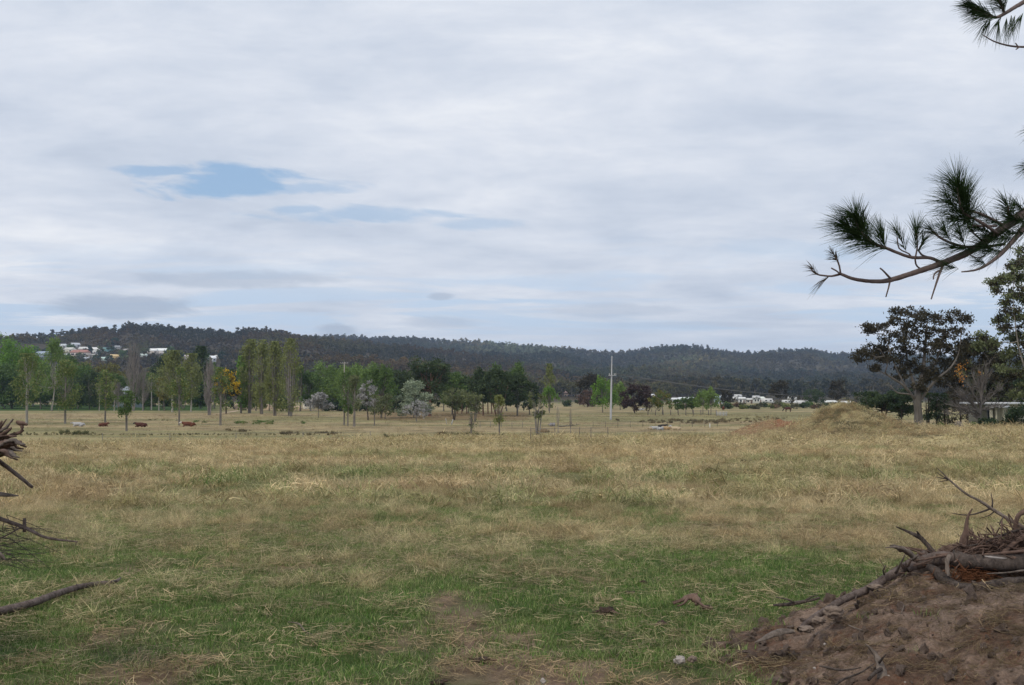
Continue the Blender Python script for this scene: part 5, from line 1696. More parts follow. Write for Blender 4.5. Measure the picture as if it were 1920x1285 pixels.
TOWN = [(76, 672, 24, 9, (.30, .34, .40), (.36, .42, .52), 'blue grey roofed house at the left end of the hillside town'),
        (96, 659, 11, 6, (.62, .55, .42), (.48, .44, .38), 'small beige house above the blue grey roofed one'),
        (115, 654, 13, 6, (.55, .56, .55), (.58, .62, .64), 'pale grey roofed house high on the left of the hillside town'),
        (126, 662, 17, 7, (.72, .70, .60), (.62, .62, .56), 'long cream house left of the red roofed one'),
        (141, 652, 15, 6, (.62, .62, .64), (.50, .53, .58), 'highest grey roofed house of the hillside town'),
        (147, 669, 27, 9, (.70, .62, .56), (.38, .19, .15), 'wide house with a faded red tiled roof on the hillside'),
        (156, 661, 16, 7, (.78, .78, .76), (.66, .66, .64), 'white house directly above the red roofed one'),
        (177, 663, 20, 8, (.86, .86, .86), (.75, .74, .72), 'bright white gabled house right of the red roofed one'),
        (200, 662, 18, 7, (.16, .32, .34), (.16, .28, .28), 'teal green house with a dark roof beside the bright white gabled house'),
        (222, 657, 14, 6, (.35, .34, .33), (.30, .31, .33), 'dark grey house right of the teal one'),
        (237, 663, 15, 6, (.44, .37, .32), (.34, .31, .30), 'brown house at the foot of the tall bare poplar top'),
        (124, 671, 9, 5, (.68, .70, .68), (.70, .74, .72), 'tiny white shed below the long cream house'),
        (170, 671, 22, 5, (.46, .40, .32), (.44, .42, .40), 'low brown house below the bright white gabled one'),
        (192, 677, 17, 5, (.46, .55, .50), (.52, .66, .60), 'house with a pale green roof low on the hillside'),
        (216, 675, 18, 7, (.60, .43, .18), (.62, .46, .24), 'ochre yellow house at the bottom of the hillside town'),
        (162, 677, 10, 5, (.70, .72, .74), (.62, .66, .72), 'little pale blue white house below the low brown one'),
        (285, 664, 15, 7, (.72, .66, .60), (.86, .87, .86), 'white roofed house, left one of the bright pair'),
        (302, 665, 18, 8, (.72, .68, .66), (.88, .90, .88), 'white roofed house, right one of the bright pair'),
        (266, 671, 14, 5, (.52, .58, .54), (.55, .63, .58), 'pale green grey house left of the bright pair'),
        (351, 679, 9, 9, (.62, .52, .52), (.52, .46, .46), 'narrow pinkish house right of the dark pine'),
        (376, 678, 13, 7, (.78, .80, .82), (.68, .70, .72), 'white house, left one of the last two on the hillside'),
        (395, 679, 17, 8, (.80, .82, .84), (.82, .84, .86), 'white house, right one of the last two on the hillside'),
        (378, 669, 12, 4, (.52, .52, .50), (.56, .56, .52), 'small grey house above the last two white ones'),
        (408, 672, 11, 4, (.50, .50, .48), (.58, .58, .55), 'small pale house at the right end of the hillside town')]


def on_hill(px, py, zf, a, b):
    Ys_ = np.linspace(a, b, 2500)
    v = (642.5 - py) / F; s = Ys_ / (CP - v * SP)
    X = (px - 960) / F * s; Z = EYE + (SP + v * CP) * s
    d = Z - zf(X, Ys_)
    i = int(np.argmax(d < 0)) if (d < 0).any() else len(Ys_) - 1
    return float(X[i]), float(Ys_[i]), float(zf(X[i:i + 1], Ys_[i:i + 1])[0])


TOWN_XY = [on_hill(t[0], t[1], zA, 900, 1800) for t in TOWN]


def build_town():
    r = np.random.default_rng(480)
    for t, (x, y, z) in zip(TOWN, TOWN_XY):
        house('hillside_house', t[6], 'house', t[0], t[1] - 0.5, y, t[2] * 1.18, t[3] * 1.45, t[4], t[5], r.normal(0, .2), group=None, rh=.42, nwin=3)
    # garden trees between the houses
    short = ['the blue grey roofed house', 'the small beige house', 'the pale grey roofed house', 'the long cream house', 'the highest grey roofed house', 'the red roofed house', 'the white house above the red roof',
             'the bright white gabled house', 'the teal house', 'the dark grey house', 'the brown house', 'the tiny white shed', 'the low brown house', 'the pale green roofed house', 'the ochre house',
             'the little pale blue house', 'the left bright white roof', 'the right bright white roof', 'the pale green grey house', 'the narrow pinkish house', 'the second last white house', 'the last white house',
             'the small grey house', 'the rightmost pale house']
    used = {}

    def garden_label(x, y, col):
        i_ = int(np.argmin([(x - a) ** 2 + (y - b_) ** 2 * .2 for a, b_, _ in TOWN_XY]))
        n_ = used.get((i_, col), 0); used[(i_, col)] = n_ + 1
        side = 'left' if x < TOWN_XY[i_][0] else 'right'
        return col + ' round garden tree to the ' + side + ' of ' + short[i_] + ['', ', the further one', ', the third one'][n_]
    sp = [(104, 664), (134, 660), (166, 664), (188, 668), (210, 664), (230, 671), (246, 668), (150, 677), (180, 680), (112, 674), (90, 668), (272, 664), (312, 672), (322, 668),
          (341, 676), (362, 672), (366, 682), (388, 684), (416, 678), (200, 650), (216, 648), (66, 664), (255, 676), (236, 680), (205, 683), (130, 682)]
    for i, (px, py) in enumerate(sp):
        x, y, z = on_hill(px, py, zA, 900, 1800)
        make_tree(['dark', 'green', 'deep', 'dull'][i % 4], 'round', Vector((x, y, z)), 9 + 5 * r.random(), 8 + 4 * r.random(),
                  garden_label(x, y, ['dark', 'green', 'blackish', 'dull olive'][i % 4]), 'garden_tree', 'tree', group='garden trees among the hillside houses', seed=900 + i, twigs=False, dens=1.2, clear=.05)


def build_far_buildings():
    W = (.80, .81, .82)
    data = [(1222, 745, 9, 6, (.55, .55, .58), (.66, .67, .70), 'small pale gabled house right of the purple tree', 600),
            (1267, 752, 13, 6, (.62, .64, .66), (.66, .69, .70), 'white roofed shed left of the long white one', 620),
            (1288, 751, 30, 6, (.50, .53, .56), (.66, .70, .70), 'long white roofed shed beyond the small green trees', 640),
            (1349, 753, 16, 10, (.50, .58, .60), (.48, .62, .66), 'blue green gabled shed right of the willow pair', 620),
            (1392, 750, 12, 5, (.66, .66, .66), (.72, .73, .72), 'low pale shed between the far vehicles', 640),
            (1406, 752, 12, 5, (.55, .50, .45), (.60, .60, .58), 'low brownish shed left of the camper van', 640),
            (1424, 750, 20, 6, (.62, .64, .60), (.74, .78, .72), 'pale green white shed behind the camper van', 660),
            (1500, 760, 16, 9, (.66, .64, .62), (.62, .62, .62), 'pale house behind the scrub line', 520),
            (1556, 757, 28, 6, (.56, .56, .54), (.68, .70, .68), 'long low shed with a pale roof between two gum trees', 560),
            (1588, 764, 18, 12, (.60, .58, .54), (.66, .66, .64), 'pale two storey house left of the spreading dark tree', 540),
            (1068, 741, 20, 8, (.26, .20, .17), (.30, .22, .20), 'brown tiled house in front of the dark forest edge', 900),
            (1086, 741, 8, 7, (.40, .40, .42), (.40, .41, .43), 'narrow pale house right of the brown tiled one', 900)]
    for (px, py, w, h, wc, rc, lb, Y) in data:
        p = at(px, py, Y)
        z0 = gz(p.x, Y)
        hp = px_at(p.x, Y, z0)[1] - (py - h)
        house('farm_shed' if 'shed' in lb else 'distant_house', lb, 'shed' if 'shed' in lb else 'house', px, py, Y, w, hp, wc, rc, 0, zf=ground_z, rh=min(.5, h * .45 / hp), nwin=2 if w < 14 else 4)
    # vehicles parked beside the far sheds
    VW = plain('vehicle_white', (.66, .67, .68), .35, .03, 1, 0); TY = plain('tyre', (.02, .02, .02), .9, .1, 1, 0)

    def van(px, pyb, Y, Lm, Hm, label, name, cat, cab=True):
        p = at(px, pyb, Y)
        root = empty(name, (p.x, Y, p.z)); tag(root, label, cat)
        L2 = Lm / 2
        prof = [(-L2, .45), (L2, .45), (L2, 1.0), (L2 - .35, 1.25), (L2 - .9, Hm * .66), (L2 - 1.2, Hm * .70), (L2 - 1.3, Hm), (-L2, Hm)] if cab else \
               [(-L2, .45), (L2, .45), (L2, Hm * .5), (L2 - .3, Hm * .9), (L2 - .8, Hm), (-L2 + .3, Hm), (-L2, Hm * .85)]
        n = len(prof)
        V = [(x, -1.05, z) for x, z in prof] + [(x, 1.05, z) for x, z in prof]
        c0 = len(V); V += [(-.5, -1.05, Hm * .55), (-.5, 1.05, Hm * .55)]
        Q = [[i, (i + 1) % n, n + (i + 1) % n, n + i] for i in range(n)] + [[i, c0, c0, (i + 1) % n] for i in range(n)] + [[n + i, n + (i + 1) % n, c0 + 1, c0 + 1] for i in range(n)]
        m = MB(); m.add(V, Q); m.build('body', VW, root)
        for x in ((-L2 * .35, .9), (L2 * .35, .9)) if cab else ((0, 1.2),):
            m = MB(); m.box((x[0], -1.07, Hm * .62), (x[1], .04, Hm * .2)); m.build('window', GLASS, root)
        if cab:
            m = MB(); m.box((L2 - .72, -1.07, Hm * .5), (.45, .04, Hm * .16)); m.build('cab_window', GLASS, root)
        for x in (-L2 * .6, L2 * .62):
            m = MB(); m.tube([(x, -1.1, .38), (x, -.85, .38)], [.38, .38], 12); m.build('wheel', TY, root)
        return root
    van(1440, 758, 520, 6.6, 2.9, 'white camper van with dark side windows parked by the scrub line', 'camper_van', 'camper van')
    van(1375, 751, 600, 6.0, 2.2, 'low white van parked left of the far sheds', 'white_van', 'van')
    van(1384, 747, 650, 5.0, 2.4, 'white caravan behind the low white van', 'white_caravan', 'caravan', False)
    van(1357, 748, 650, 5.0, 2.4, 'white caravan beside the blue green shed', 'white_caravan', 'caravan', False)
    van(1418, 749, 640, 4.6, 2.3, 'small white caravan left of the camper van', 'white_caravan', 'caravan', False)
    van(1476, 758, 540, 5.2, 2.2, 'pale car behind the tall rounded gum tree', 'pale_car', 'car')
    van(1486, 753, 560, 5.0, 2.6, 'white caravan right of the tall rounded gum tree', 'white_caravan', 'caravan', False)
    van(1505, 762, 480, 5.6, 2.7, 'white caravan half hidden by the scrub bushes', 'white_caravan', 'caravan', False)
    # white cottage hidden behind the bare poplars
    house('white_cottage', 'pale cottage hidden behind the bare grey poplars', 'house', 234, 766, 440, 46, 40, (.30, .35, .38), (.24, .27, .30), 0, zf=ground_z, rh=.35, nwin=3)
    house('white_cottage', 'small white cottage glimpsed between the poplar trunks', 'house', 575, 766, 400, 14, 20, (.80, .74, .66), (.72, .72, .70), 0, zf=ground_z, rh=.35, nwin=1)
    # pale sandy banks behind the close poplar row
    SAND = plain('pale_sand', (.50, .38, .27), .95, .15, 1, .2)
    for i, (px, w, h, lb) in enumerate([(444, 13, 9, 'pinkish sandy bank left of the first columnar poplar'), (458, 12, 9, 'pinkish sandy bank between the first and second columnar poplars'),
                                        (474, 12, 6, 'low sandy bank between the second and third columnar poplars'), (503, 18, 10, 'pale sandy bank between the third and fourth columnar poplars'),
                                        (556, 24, 6, 'long yellowish sandy bank right of the columnar poplars')]):
        Y = 385; p = at(px, 768, Y)
        o = ico_blob('sand_bank', SAND, (w / 2 / F * Y, w / 2 / F * Y, h / F * Y), .12, i, 3, 1.4)
        o.location = (p.x, Y, gz(p.x, Y)); tag(o, lb, 'sand bank')
    # pale track
    P = [(398, 778, 1.2), (415, 775.5, 1.8), (432, 773, 2.2), (447, 770.5, 2.6), (470, 768.5, 3), (520, 766.5, 3)]
    C = [ground_at(a, b) for a, b, _ in P]
    V = []
    for c, (_, _, w) in zip(C, P):
        V += [(c.x, c.y - w * 2.2, gz(c.x, c.y - w * 2.2) + .05), (c.x, c.y + w * 2.2, gz(c.x, c.y + w * 2.2) + .05)]
    m = MB(); m.add(V, [[2 * i, 2 * i + 2, 2 * i + 3, 2 * i + 1] for i in range(len(P) - 1)])
    tag(m.build('dirt_track', SAND), kind='structure')
    # pavilion at the right edge
    Y = 128
    root = empty('pavilion', (at(1870, 800, Y).x, Y, gz(at(1870, 800, Y).x, Y)))
    tag(root, 'low cream pavilion with a flat white roof edge at the right side', 'building')
    k = Y / F
    gb = root.location.z

    def X(px): return at(px, 780, Y).x - root.location.x

    def Z(py): return at(1870, py, Y).z - gb
    CR = wallm((.52, .49, .38)); RW = wallm((.70, .72, .76))
    m = MB(); m.box(((X(1844) + X(1935)) / 2, 3.2, (Z(755) + Z(758.5)) / 2), (X(1935) - X(1844), 7.2, Z(755) - Z(758.5))); m.build('roof', RW, root)
    m = MB(); m.box(((X(1855) + X(1889)) / 2, .2, (Z(761) + Z(765.5)) / 2), (X(1889) - X(1855), 1.6, Z(761) - Z(765.5))); m.build('awning', RW, root)
    m = MB(); m.box(((X(1886) + X(1930)) / 2, 3.2, (Z(758.6)) / 2), (X(1930) - X(1886), 5.6, Z(758.6) - .004)); m.build('wall', CR, root)
    m = MB(); m.box(((X(1856) + X(1886)) / 2, 4.5, Z(758.6) / 2), (X(1886) - X(1856), 3.0, Z(758.6) - .006)); m.build('back_wall', wallm((.28, .27, .22)), root)
    for a, b_ in ((1857, 1861.5), (1867, 1869.5), (1880, 1885.5)):
        m = MB(); m.box(((X(a) + X(b_)) / 2, .1, Z(765.6) / 2), (X(b_) - X(a), .3, Z(765.6) - .004)); m.build('column', CR, root)
    m = MB(); m.box(((X(1871) + X(1878)) / 2, 2.9, Z(780)), (X(1878) - X(1871), .08, 1.5)); fr = m.build('window', wallm((.35, .36, .38)), root)
    m = MB(); m.box(((X(1871.6) + X(1877.4)) / 2, 2.84, Z(780)), (X(1877.4) - X(1871.6), .04, 1.3)); m.build('pane', GLASS, fr)
    # boulder, dark tank, reddish posts
    Y = 112; p = at(1797, 804, Y)
    o = ico_blob('boulder', plain('grey_boulder', (.11, .10, .10), .9, .3, 2, .6), (.52, .5, .62), .12, 3, 3); o.location = (p.x, Y, gz(p.x, Y) + .15)
    tag(o, 'dark grey rounded boulder between the low shrubs near the pavilion', 'boulder')
    Y = 128; p = at(1676, 797, Y)
    root = empty('water_trough', (p.x, Y, gz(p.x, Y))); tag(root, 'dark rectangular water trough under the spreading tree', 'water trough')
    dz = px_at(*root.location)[1]; hb = (dz - 787) * Y / F
    DK = plain('dark_tank', (.022, .024, .028), .6, .2, 1, .1)
    m = MB(); m.box((0, 0, hb - .3), (1.75, .9, .55)); m.build('tank', DK, root)
    m = MB(); m.box((0, 0, hb + .005), (1.85, 1.0, .06)); m.build('rim', DK, root)
    for sx in (-.75, .75):
        for sy in (-.35, .35):
            m = MB(); m.box((sx, sy, (hb - .575) / 2 - .1), (.1, .1, max(.1, hb - .575 + .2))); m.build('leg', DK, root)
    for i, px in enumerate((1645, 1657, 1661)):
        Yp = 130; q = at(px, 800, Yp)
        m = MB(); g0 = gz(q.x, Yp); top = (px_at(q.x, Yp, g0)[1] - 776) * Yp / F
        m.tube([(0, 0, -.3), (0.03, 0, top * .6), (0, 0, top)], [.13, .11, .10], 8, knob=.06, rng=np.random.default_rng(i))
        o = m.build('wooden_post', BARK_RED); o.location = (q.x, Yp, g0)
        tag(o, ['reddish wooden post furthest left of the dark trough', 'reddish wooden post, left one of the close pair beside the trough', 'reddish wooden post touching the left end of the trough'][i], 'post')


def skin_mesh(name, verts, edges, sub=2):
    me = bpy.data.meshes.new(name)
    me.from_pydata([v[:3] for v in verts], edges, [])
    o = bpy.data.objects.new(name, me); COL.objects.link(o)
    sk = o.modifiers.new('skin', 'SKIN'); sk.use_smooth_shade = True
    for i, v in enumerate(verts):
        sv = me.skin_vertices[0].data[i]; sv.radius = (v[3], v[4] if len(v) > 4 else v[3]); sv.use_root = (i == 0)
    ss = o.modifiers.new('sub', 'SUBSURF'); ss.levels = sub; ss.render_levels = sub
    dg = bpy.context.evaluated_depsgraph_get(); dg.update()
    res = bpy.data.meshes.new_from_object(o.evaluated_get(dg))
    res.name = name
    bpy.data.objects.remove(o); bpy.data.meshes.remove(me)
    return res


def cow_meshes():
    lying = [(-.25, 0, .44, .36, .36), (-.75, 0, .42, .33), (-1.0, 0, .40, .20), (.25, 0, .46, .35), (.62, 0, .52, .27), (.88, 0, .62, .17), (1.05, 0, .70, .13), (1.22, 0, .66, .11), (1.40, 0, .54, .075),
             (.50, .24, .24, .12), (.85, .30, .10, .075), (.55, .34, .05, .05), (.50, -.24, .24, .12), (.85, -.30, .10, .075), (.55, -.34, .05, .05),
             (-.72, .28, .30, .18), (-.25, .44, .13, .10), (-.62, .50, .06, .06), (-.72, -.28, .30, .18), (-.25, -.44, .13, .10), (-.62, -.50, .06, .06),
             (1.0, .16, .78, .045), (.96, .28, .78, .03), (1.0, -.16, .78, .045), (.96, -.28, .78, .03), (-1.14, 0, .30, .05), (-1.18, .1, .08, .03)]
    le = [(0, 1), (1, 2), (0, 3), (3, 4), (4, 5), (5, 6), (6, 7), (7, 8), (4, 9), (9, 10), (10, 11), (4, 12), (12, 13), (13, 14), (1, 15), (15, 16), (16, 17), (1, 18), (18, 19), (19, 20),
          (6, 21), (21, 22), (6, 23), (23, 24), (2, 25), (25, 26)]
    stand = [(-.1, 0, 1.0, .34), (-.65, 0, 1.05, .30), (-.85, 0, 1.05, .18), (.4, 0, 1.0, .33), (.7, 0, 1.08, .22), (.95, 0, .95, .15), (1.2, 0, .62, .13), (1.32, 0, .38, .11), (1.4, 0, .18, .075),
             (.45, .18, .72, .12), (.45, .19, .38, .065), (.45, .19, .04, .055), (.45, -.18, .72, .12), (.47, -.19, .38, .065), (.47, -.19, .04, .055),
             (-.68, .18, .78, .16), (-.75, .19, .42, .07), (-.70, .19, .04, .055), (-.68, -.18, .78, .16), (-.72, -.19, .42, .07), (-.66, -.19, .04, .055),
             (1.14, .16, .72, .04), (1.14, -.16, .72, .04), (-1.0, 0, .75, .04), (-1.0, 0, .4, .04)]
    se = [(0, 1), (1, 2), (0, 3), (3, 4), (4, 5), (5, 6), (6, 7), (7, 8), (3, 9), (9, 10), (10, 11), (3, 12), (12, 13), (13, 14), (1, 15), (15, 16), (16, 17), (1, 18), (18, 19), (19, 20), (6, 21), (6, 22), (2, 23), (23, 24)]
    return skin_mesh('cow_lying', lying, le, 1), skin_mesh('cow_standing', stand, se, 1)


def build_cattle():
    lie, std = cow_meshes()

    def hide(c, c2=None):
        return plain('hide', c, .8, .12, 3, .05)
    H = {'white': hide((.40, .40, .40)), 'brown': hide((.13, .045, .025)), 'dark': hide((.075, .026, .018)), 'cream': hide((.50, .40, .27)), 'tan': hide((.42, .29, .16)), 'grey': hide((.33, .33, .34)),
         'black': hide((.03, .028, .028)), 'face': hide((.60, .55, .50))}
    G = 'cattle resting in the paddock'
    data = [(147, 800, 'white', 'grey', 185, 1.0, lie, 'white cow lying down in the left paddock'),
            (194, 800, 'brown', 'brown', 60, .9, lie, 'small red brown cow lying next to the white one'),
            (264, 801, 'dark', 'black', 170, 1.05, lie, 'dark brown cow with a black head lying below the bare poplar'),
            (353, 800, 'brown', 'face', 195, 1.1, lie, 'brown cow with a pale face lying right of the other cattle'),
            (1220, 806, 'cream', 'cream', 215, .62, lie, 'small cream calf lying at the left end of the pale herd'),
            (1230, 806, 'white', 'white', 160, .85, lie, 'white cow lying near the left end of the pale herd'),
            (1242, 802.5, 'black', 'black', 20, .9, lie, 'black cow lying behind the pale herd'),
            (1240, 807, 'white', 'white', 60, .8, lie, 'white calf lying in front of the black cow'),
            (1249, 806, 'tan', 'white', 130, .85, lie, 'tan cow with a white head lying in the middle of the herd'),
            (1257, 804, 'grey', 'grey', 80, .85, lie, 'grey cow lying near the right end of the herd'),
            (1267, 807, 'cream', 'tan', 165, .9, lie, 'cream and tan cow lying at the right end of the herd'),
            (1203, 770, 'white', 'white', 0, 1.1, lie, 'white cow lying in the shade of the purple tree'),
            (1356, 770, 'brown', 'brown', 90, 1.1, std, 'brown cow standing far off right of the willow pair'),
            (1477, 773, 'dark', 'black', 180, 1.2, std, 'dark cow grazing far off behind the brown mound'),
            (180, 797, 'white', 'white', 0, 0.0, lie, '')]
    for (px, py, a, b, rz, s, me, lb) in data[:-1]:
        mm = me.copy(); mm.materials.clear(); mm.materials.append(H[a]); mm.materials.append(H[b])
        for p in mm.polygons:
            if p.center.x > .98: p.material_index = 1
            p.use_smooth = True
        g_ = ground_at(px, py)
        s *= .86 if 1215 < px < 1275 else 1
        o = link_obj('cow', mm, None, (g_.x, g_.y, g_.z - (.03 if me is lie else .01))); o.rotation_euler = (0, 0, math.radians(rz)); o.scale = (s, s, s)
        tag(o, lb, 'cow', G)


def build_small_field_things():
    for i, (px, py, h, ln, lb) in enumerate([(838, 796, 1.15, -.25, 'thin white peg leaning left below the pale olive tree'), (846, 796.5, 1.0, .35, 'broad white board leaning right beside the thin peg')]):
        g_ = ground_at(px, py); m = MB()
        m.tube([(0, 0, -.2), (ln * .5, 0, h * .5), (ln, 0, h)], [.06 + .07 * i, .05 + .05 * i, .04 + .02 * i], 6, flat=.4)
        o = m.build('white_peg', wallm((.42, .42, .43))); o.location = g_; tag(o, lb, 'peg')
    g_ = ground_at(1331, 803); m = MB(); m.tube([(0, 0, -.2), (0, 0, .75)], [.07, .06], 8)
    o = m.build('white_marker_post', WHITE); o.location = g_; tag(o, 'short white marker post left of the brown mound', 'marker post')
    # cattle yard panel
    g_ = ground_at(1344, 781)
    root = empty('yard_panel', g_); tag(root, 'pale metal yard panels standing below the willow pair', 'yard panel')
    for i in range(4):
        m = MB(); m.box((i * .85, 0, .6), (.12, .12, 1.25)); m.build('post', GALV, root)
    for i in range(3):
        m = MB(); m.box((1.28, -.08, .35 + i * .35), (2.7, .05, .14)); m.build('rail', GALV, root)
    r = np.random.default_rng(490)
    g_ = ground_at(1020, 811)
    o = ico_blob('hay_heap', plain('old_hay', (.17, .125, .075), .95, .3, 6, .6), (.85, .6, .48), .18, 5, 3); o.location = g_ + Vector((0, 0, .1))
    tag(o, 'low heap of old brown hay right of the grey green poplar', 'hay heap')
    for i, (a, b, lb) in enumerate([((1048, 801), (1088, 799), 'long dark fallen branch lying between the two bare saplings'), ((1028, 798), (1040, 799), 'grey broken branch lying left of the bare saplings')]):
        p, q = ground_at(*a), ground_at(*b)
        m = MB(); m.tube([Vector((0, 0, .15)), (q - p) * .3 + Vector((0, 0, .12)), (q - p) * .7 + Vector((0, .3, .18)), (q - p) + Vector((0, 0, .3))], [.12, .1, .08, .03], 6, step=.3, knob=.1, rng=r)
        for k in range(4):
            s0 = (q - p) * (.3 + .18 * k) + Vector((0, 0, .15)); m.tube([s0, s0 + Vector((r.normal(0, .3), r.normal(0, .3), .3 + .3 * r.random()))], [.05, .015], 4)
        o = m.build('fallen_branch', TWIG if i else BARK_GREY); o.location = p; tag(o, lb, 'fallen branch')
    for i, (px, lb) in enumerate([(1033, 'pale block, left one beside the grey broken branch'), (1038, 'pale block, right one beside the grey broken branch')]):
        g_ = ground_at(px, 799.5); m = MB(); m.box((0, 0, .28), (.42, .4, .6), rz=.3 * i); o = m.build('concrete_block', wallm((.30, .29, .30))); o.location = g_; tag(o, lb, 'block')
# ------------------------------------------------------------------ foreground timber
WOOD = barkmat('weathered_root_wood', (0.022, 0.016, 0.013), (0.125, 0.098, 0.084), 32, .4, 1.0)
WOODP = barkmat('pale_dead_wood', (0.075, 0.058, 0.047), (0.235, 0.190, 0.158), 26, .4, .8)
WOODR = barkmat('splintered_brown_wood', (0.055, 0.033, 0.025), (0.20, 0.13, 0.10), 18, .3, .8)
BRANCHM = barkmat('brown_branch_bark', (0.055, 0.038, 0.031), (0.20, 0.155, 0.135), 30, .5, 1.0)
CLODM = plain('dark_clod', (0.055, 0.036, 0.027), .95, .5, 25, 1.0)


def wp(q):
    return at(q[0], q[1], q[2])


def wood(name, label, cat, pts, mat, seg=9, knob=.10, seed=0, twigs=(), group=None, tmat=None, flat=1.0, rings=None):
    """a branch or log given as (px, py, distance, radius in px)"""
    r = np.random.default_rng(seed + 600)
    base = wp(pts[0])
    root = empty(name, base) if (twigs or rings) else None
    m = MB()
    P = [wp(q) - base for q in pts]; R = [q[3] / F * q[2] for q in pts]
    m.tube(P, R, seg, step=max(.015, max(R) * .8), knob=knob, rng=r, flat=flat)
    if root is None:
        o = m.build(name, mat, None, smooth=True); o.location = base
        tag(o, label, cat, group); return o
    m.build('stem', mat, root, smooth=True)
    for tw in twigs:
        m = MB(); m.tube([wp(q) - base for q in tw], [q[3] / F * q[2] for q in tw], 6, step=.03, knob=.08, rng=r)
        m.build('twig', tmat or mat, root, smooth=True)
    tag(root, label, cat, group)
    return root


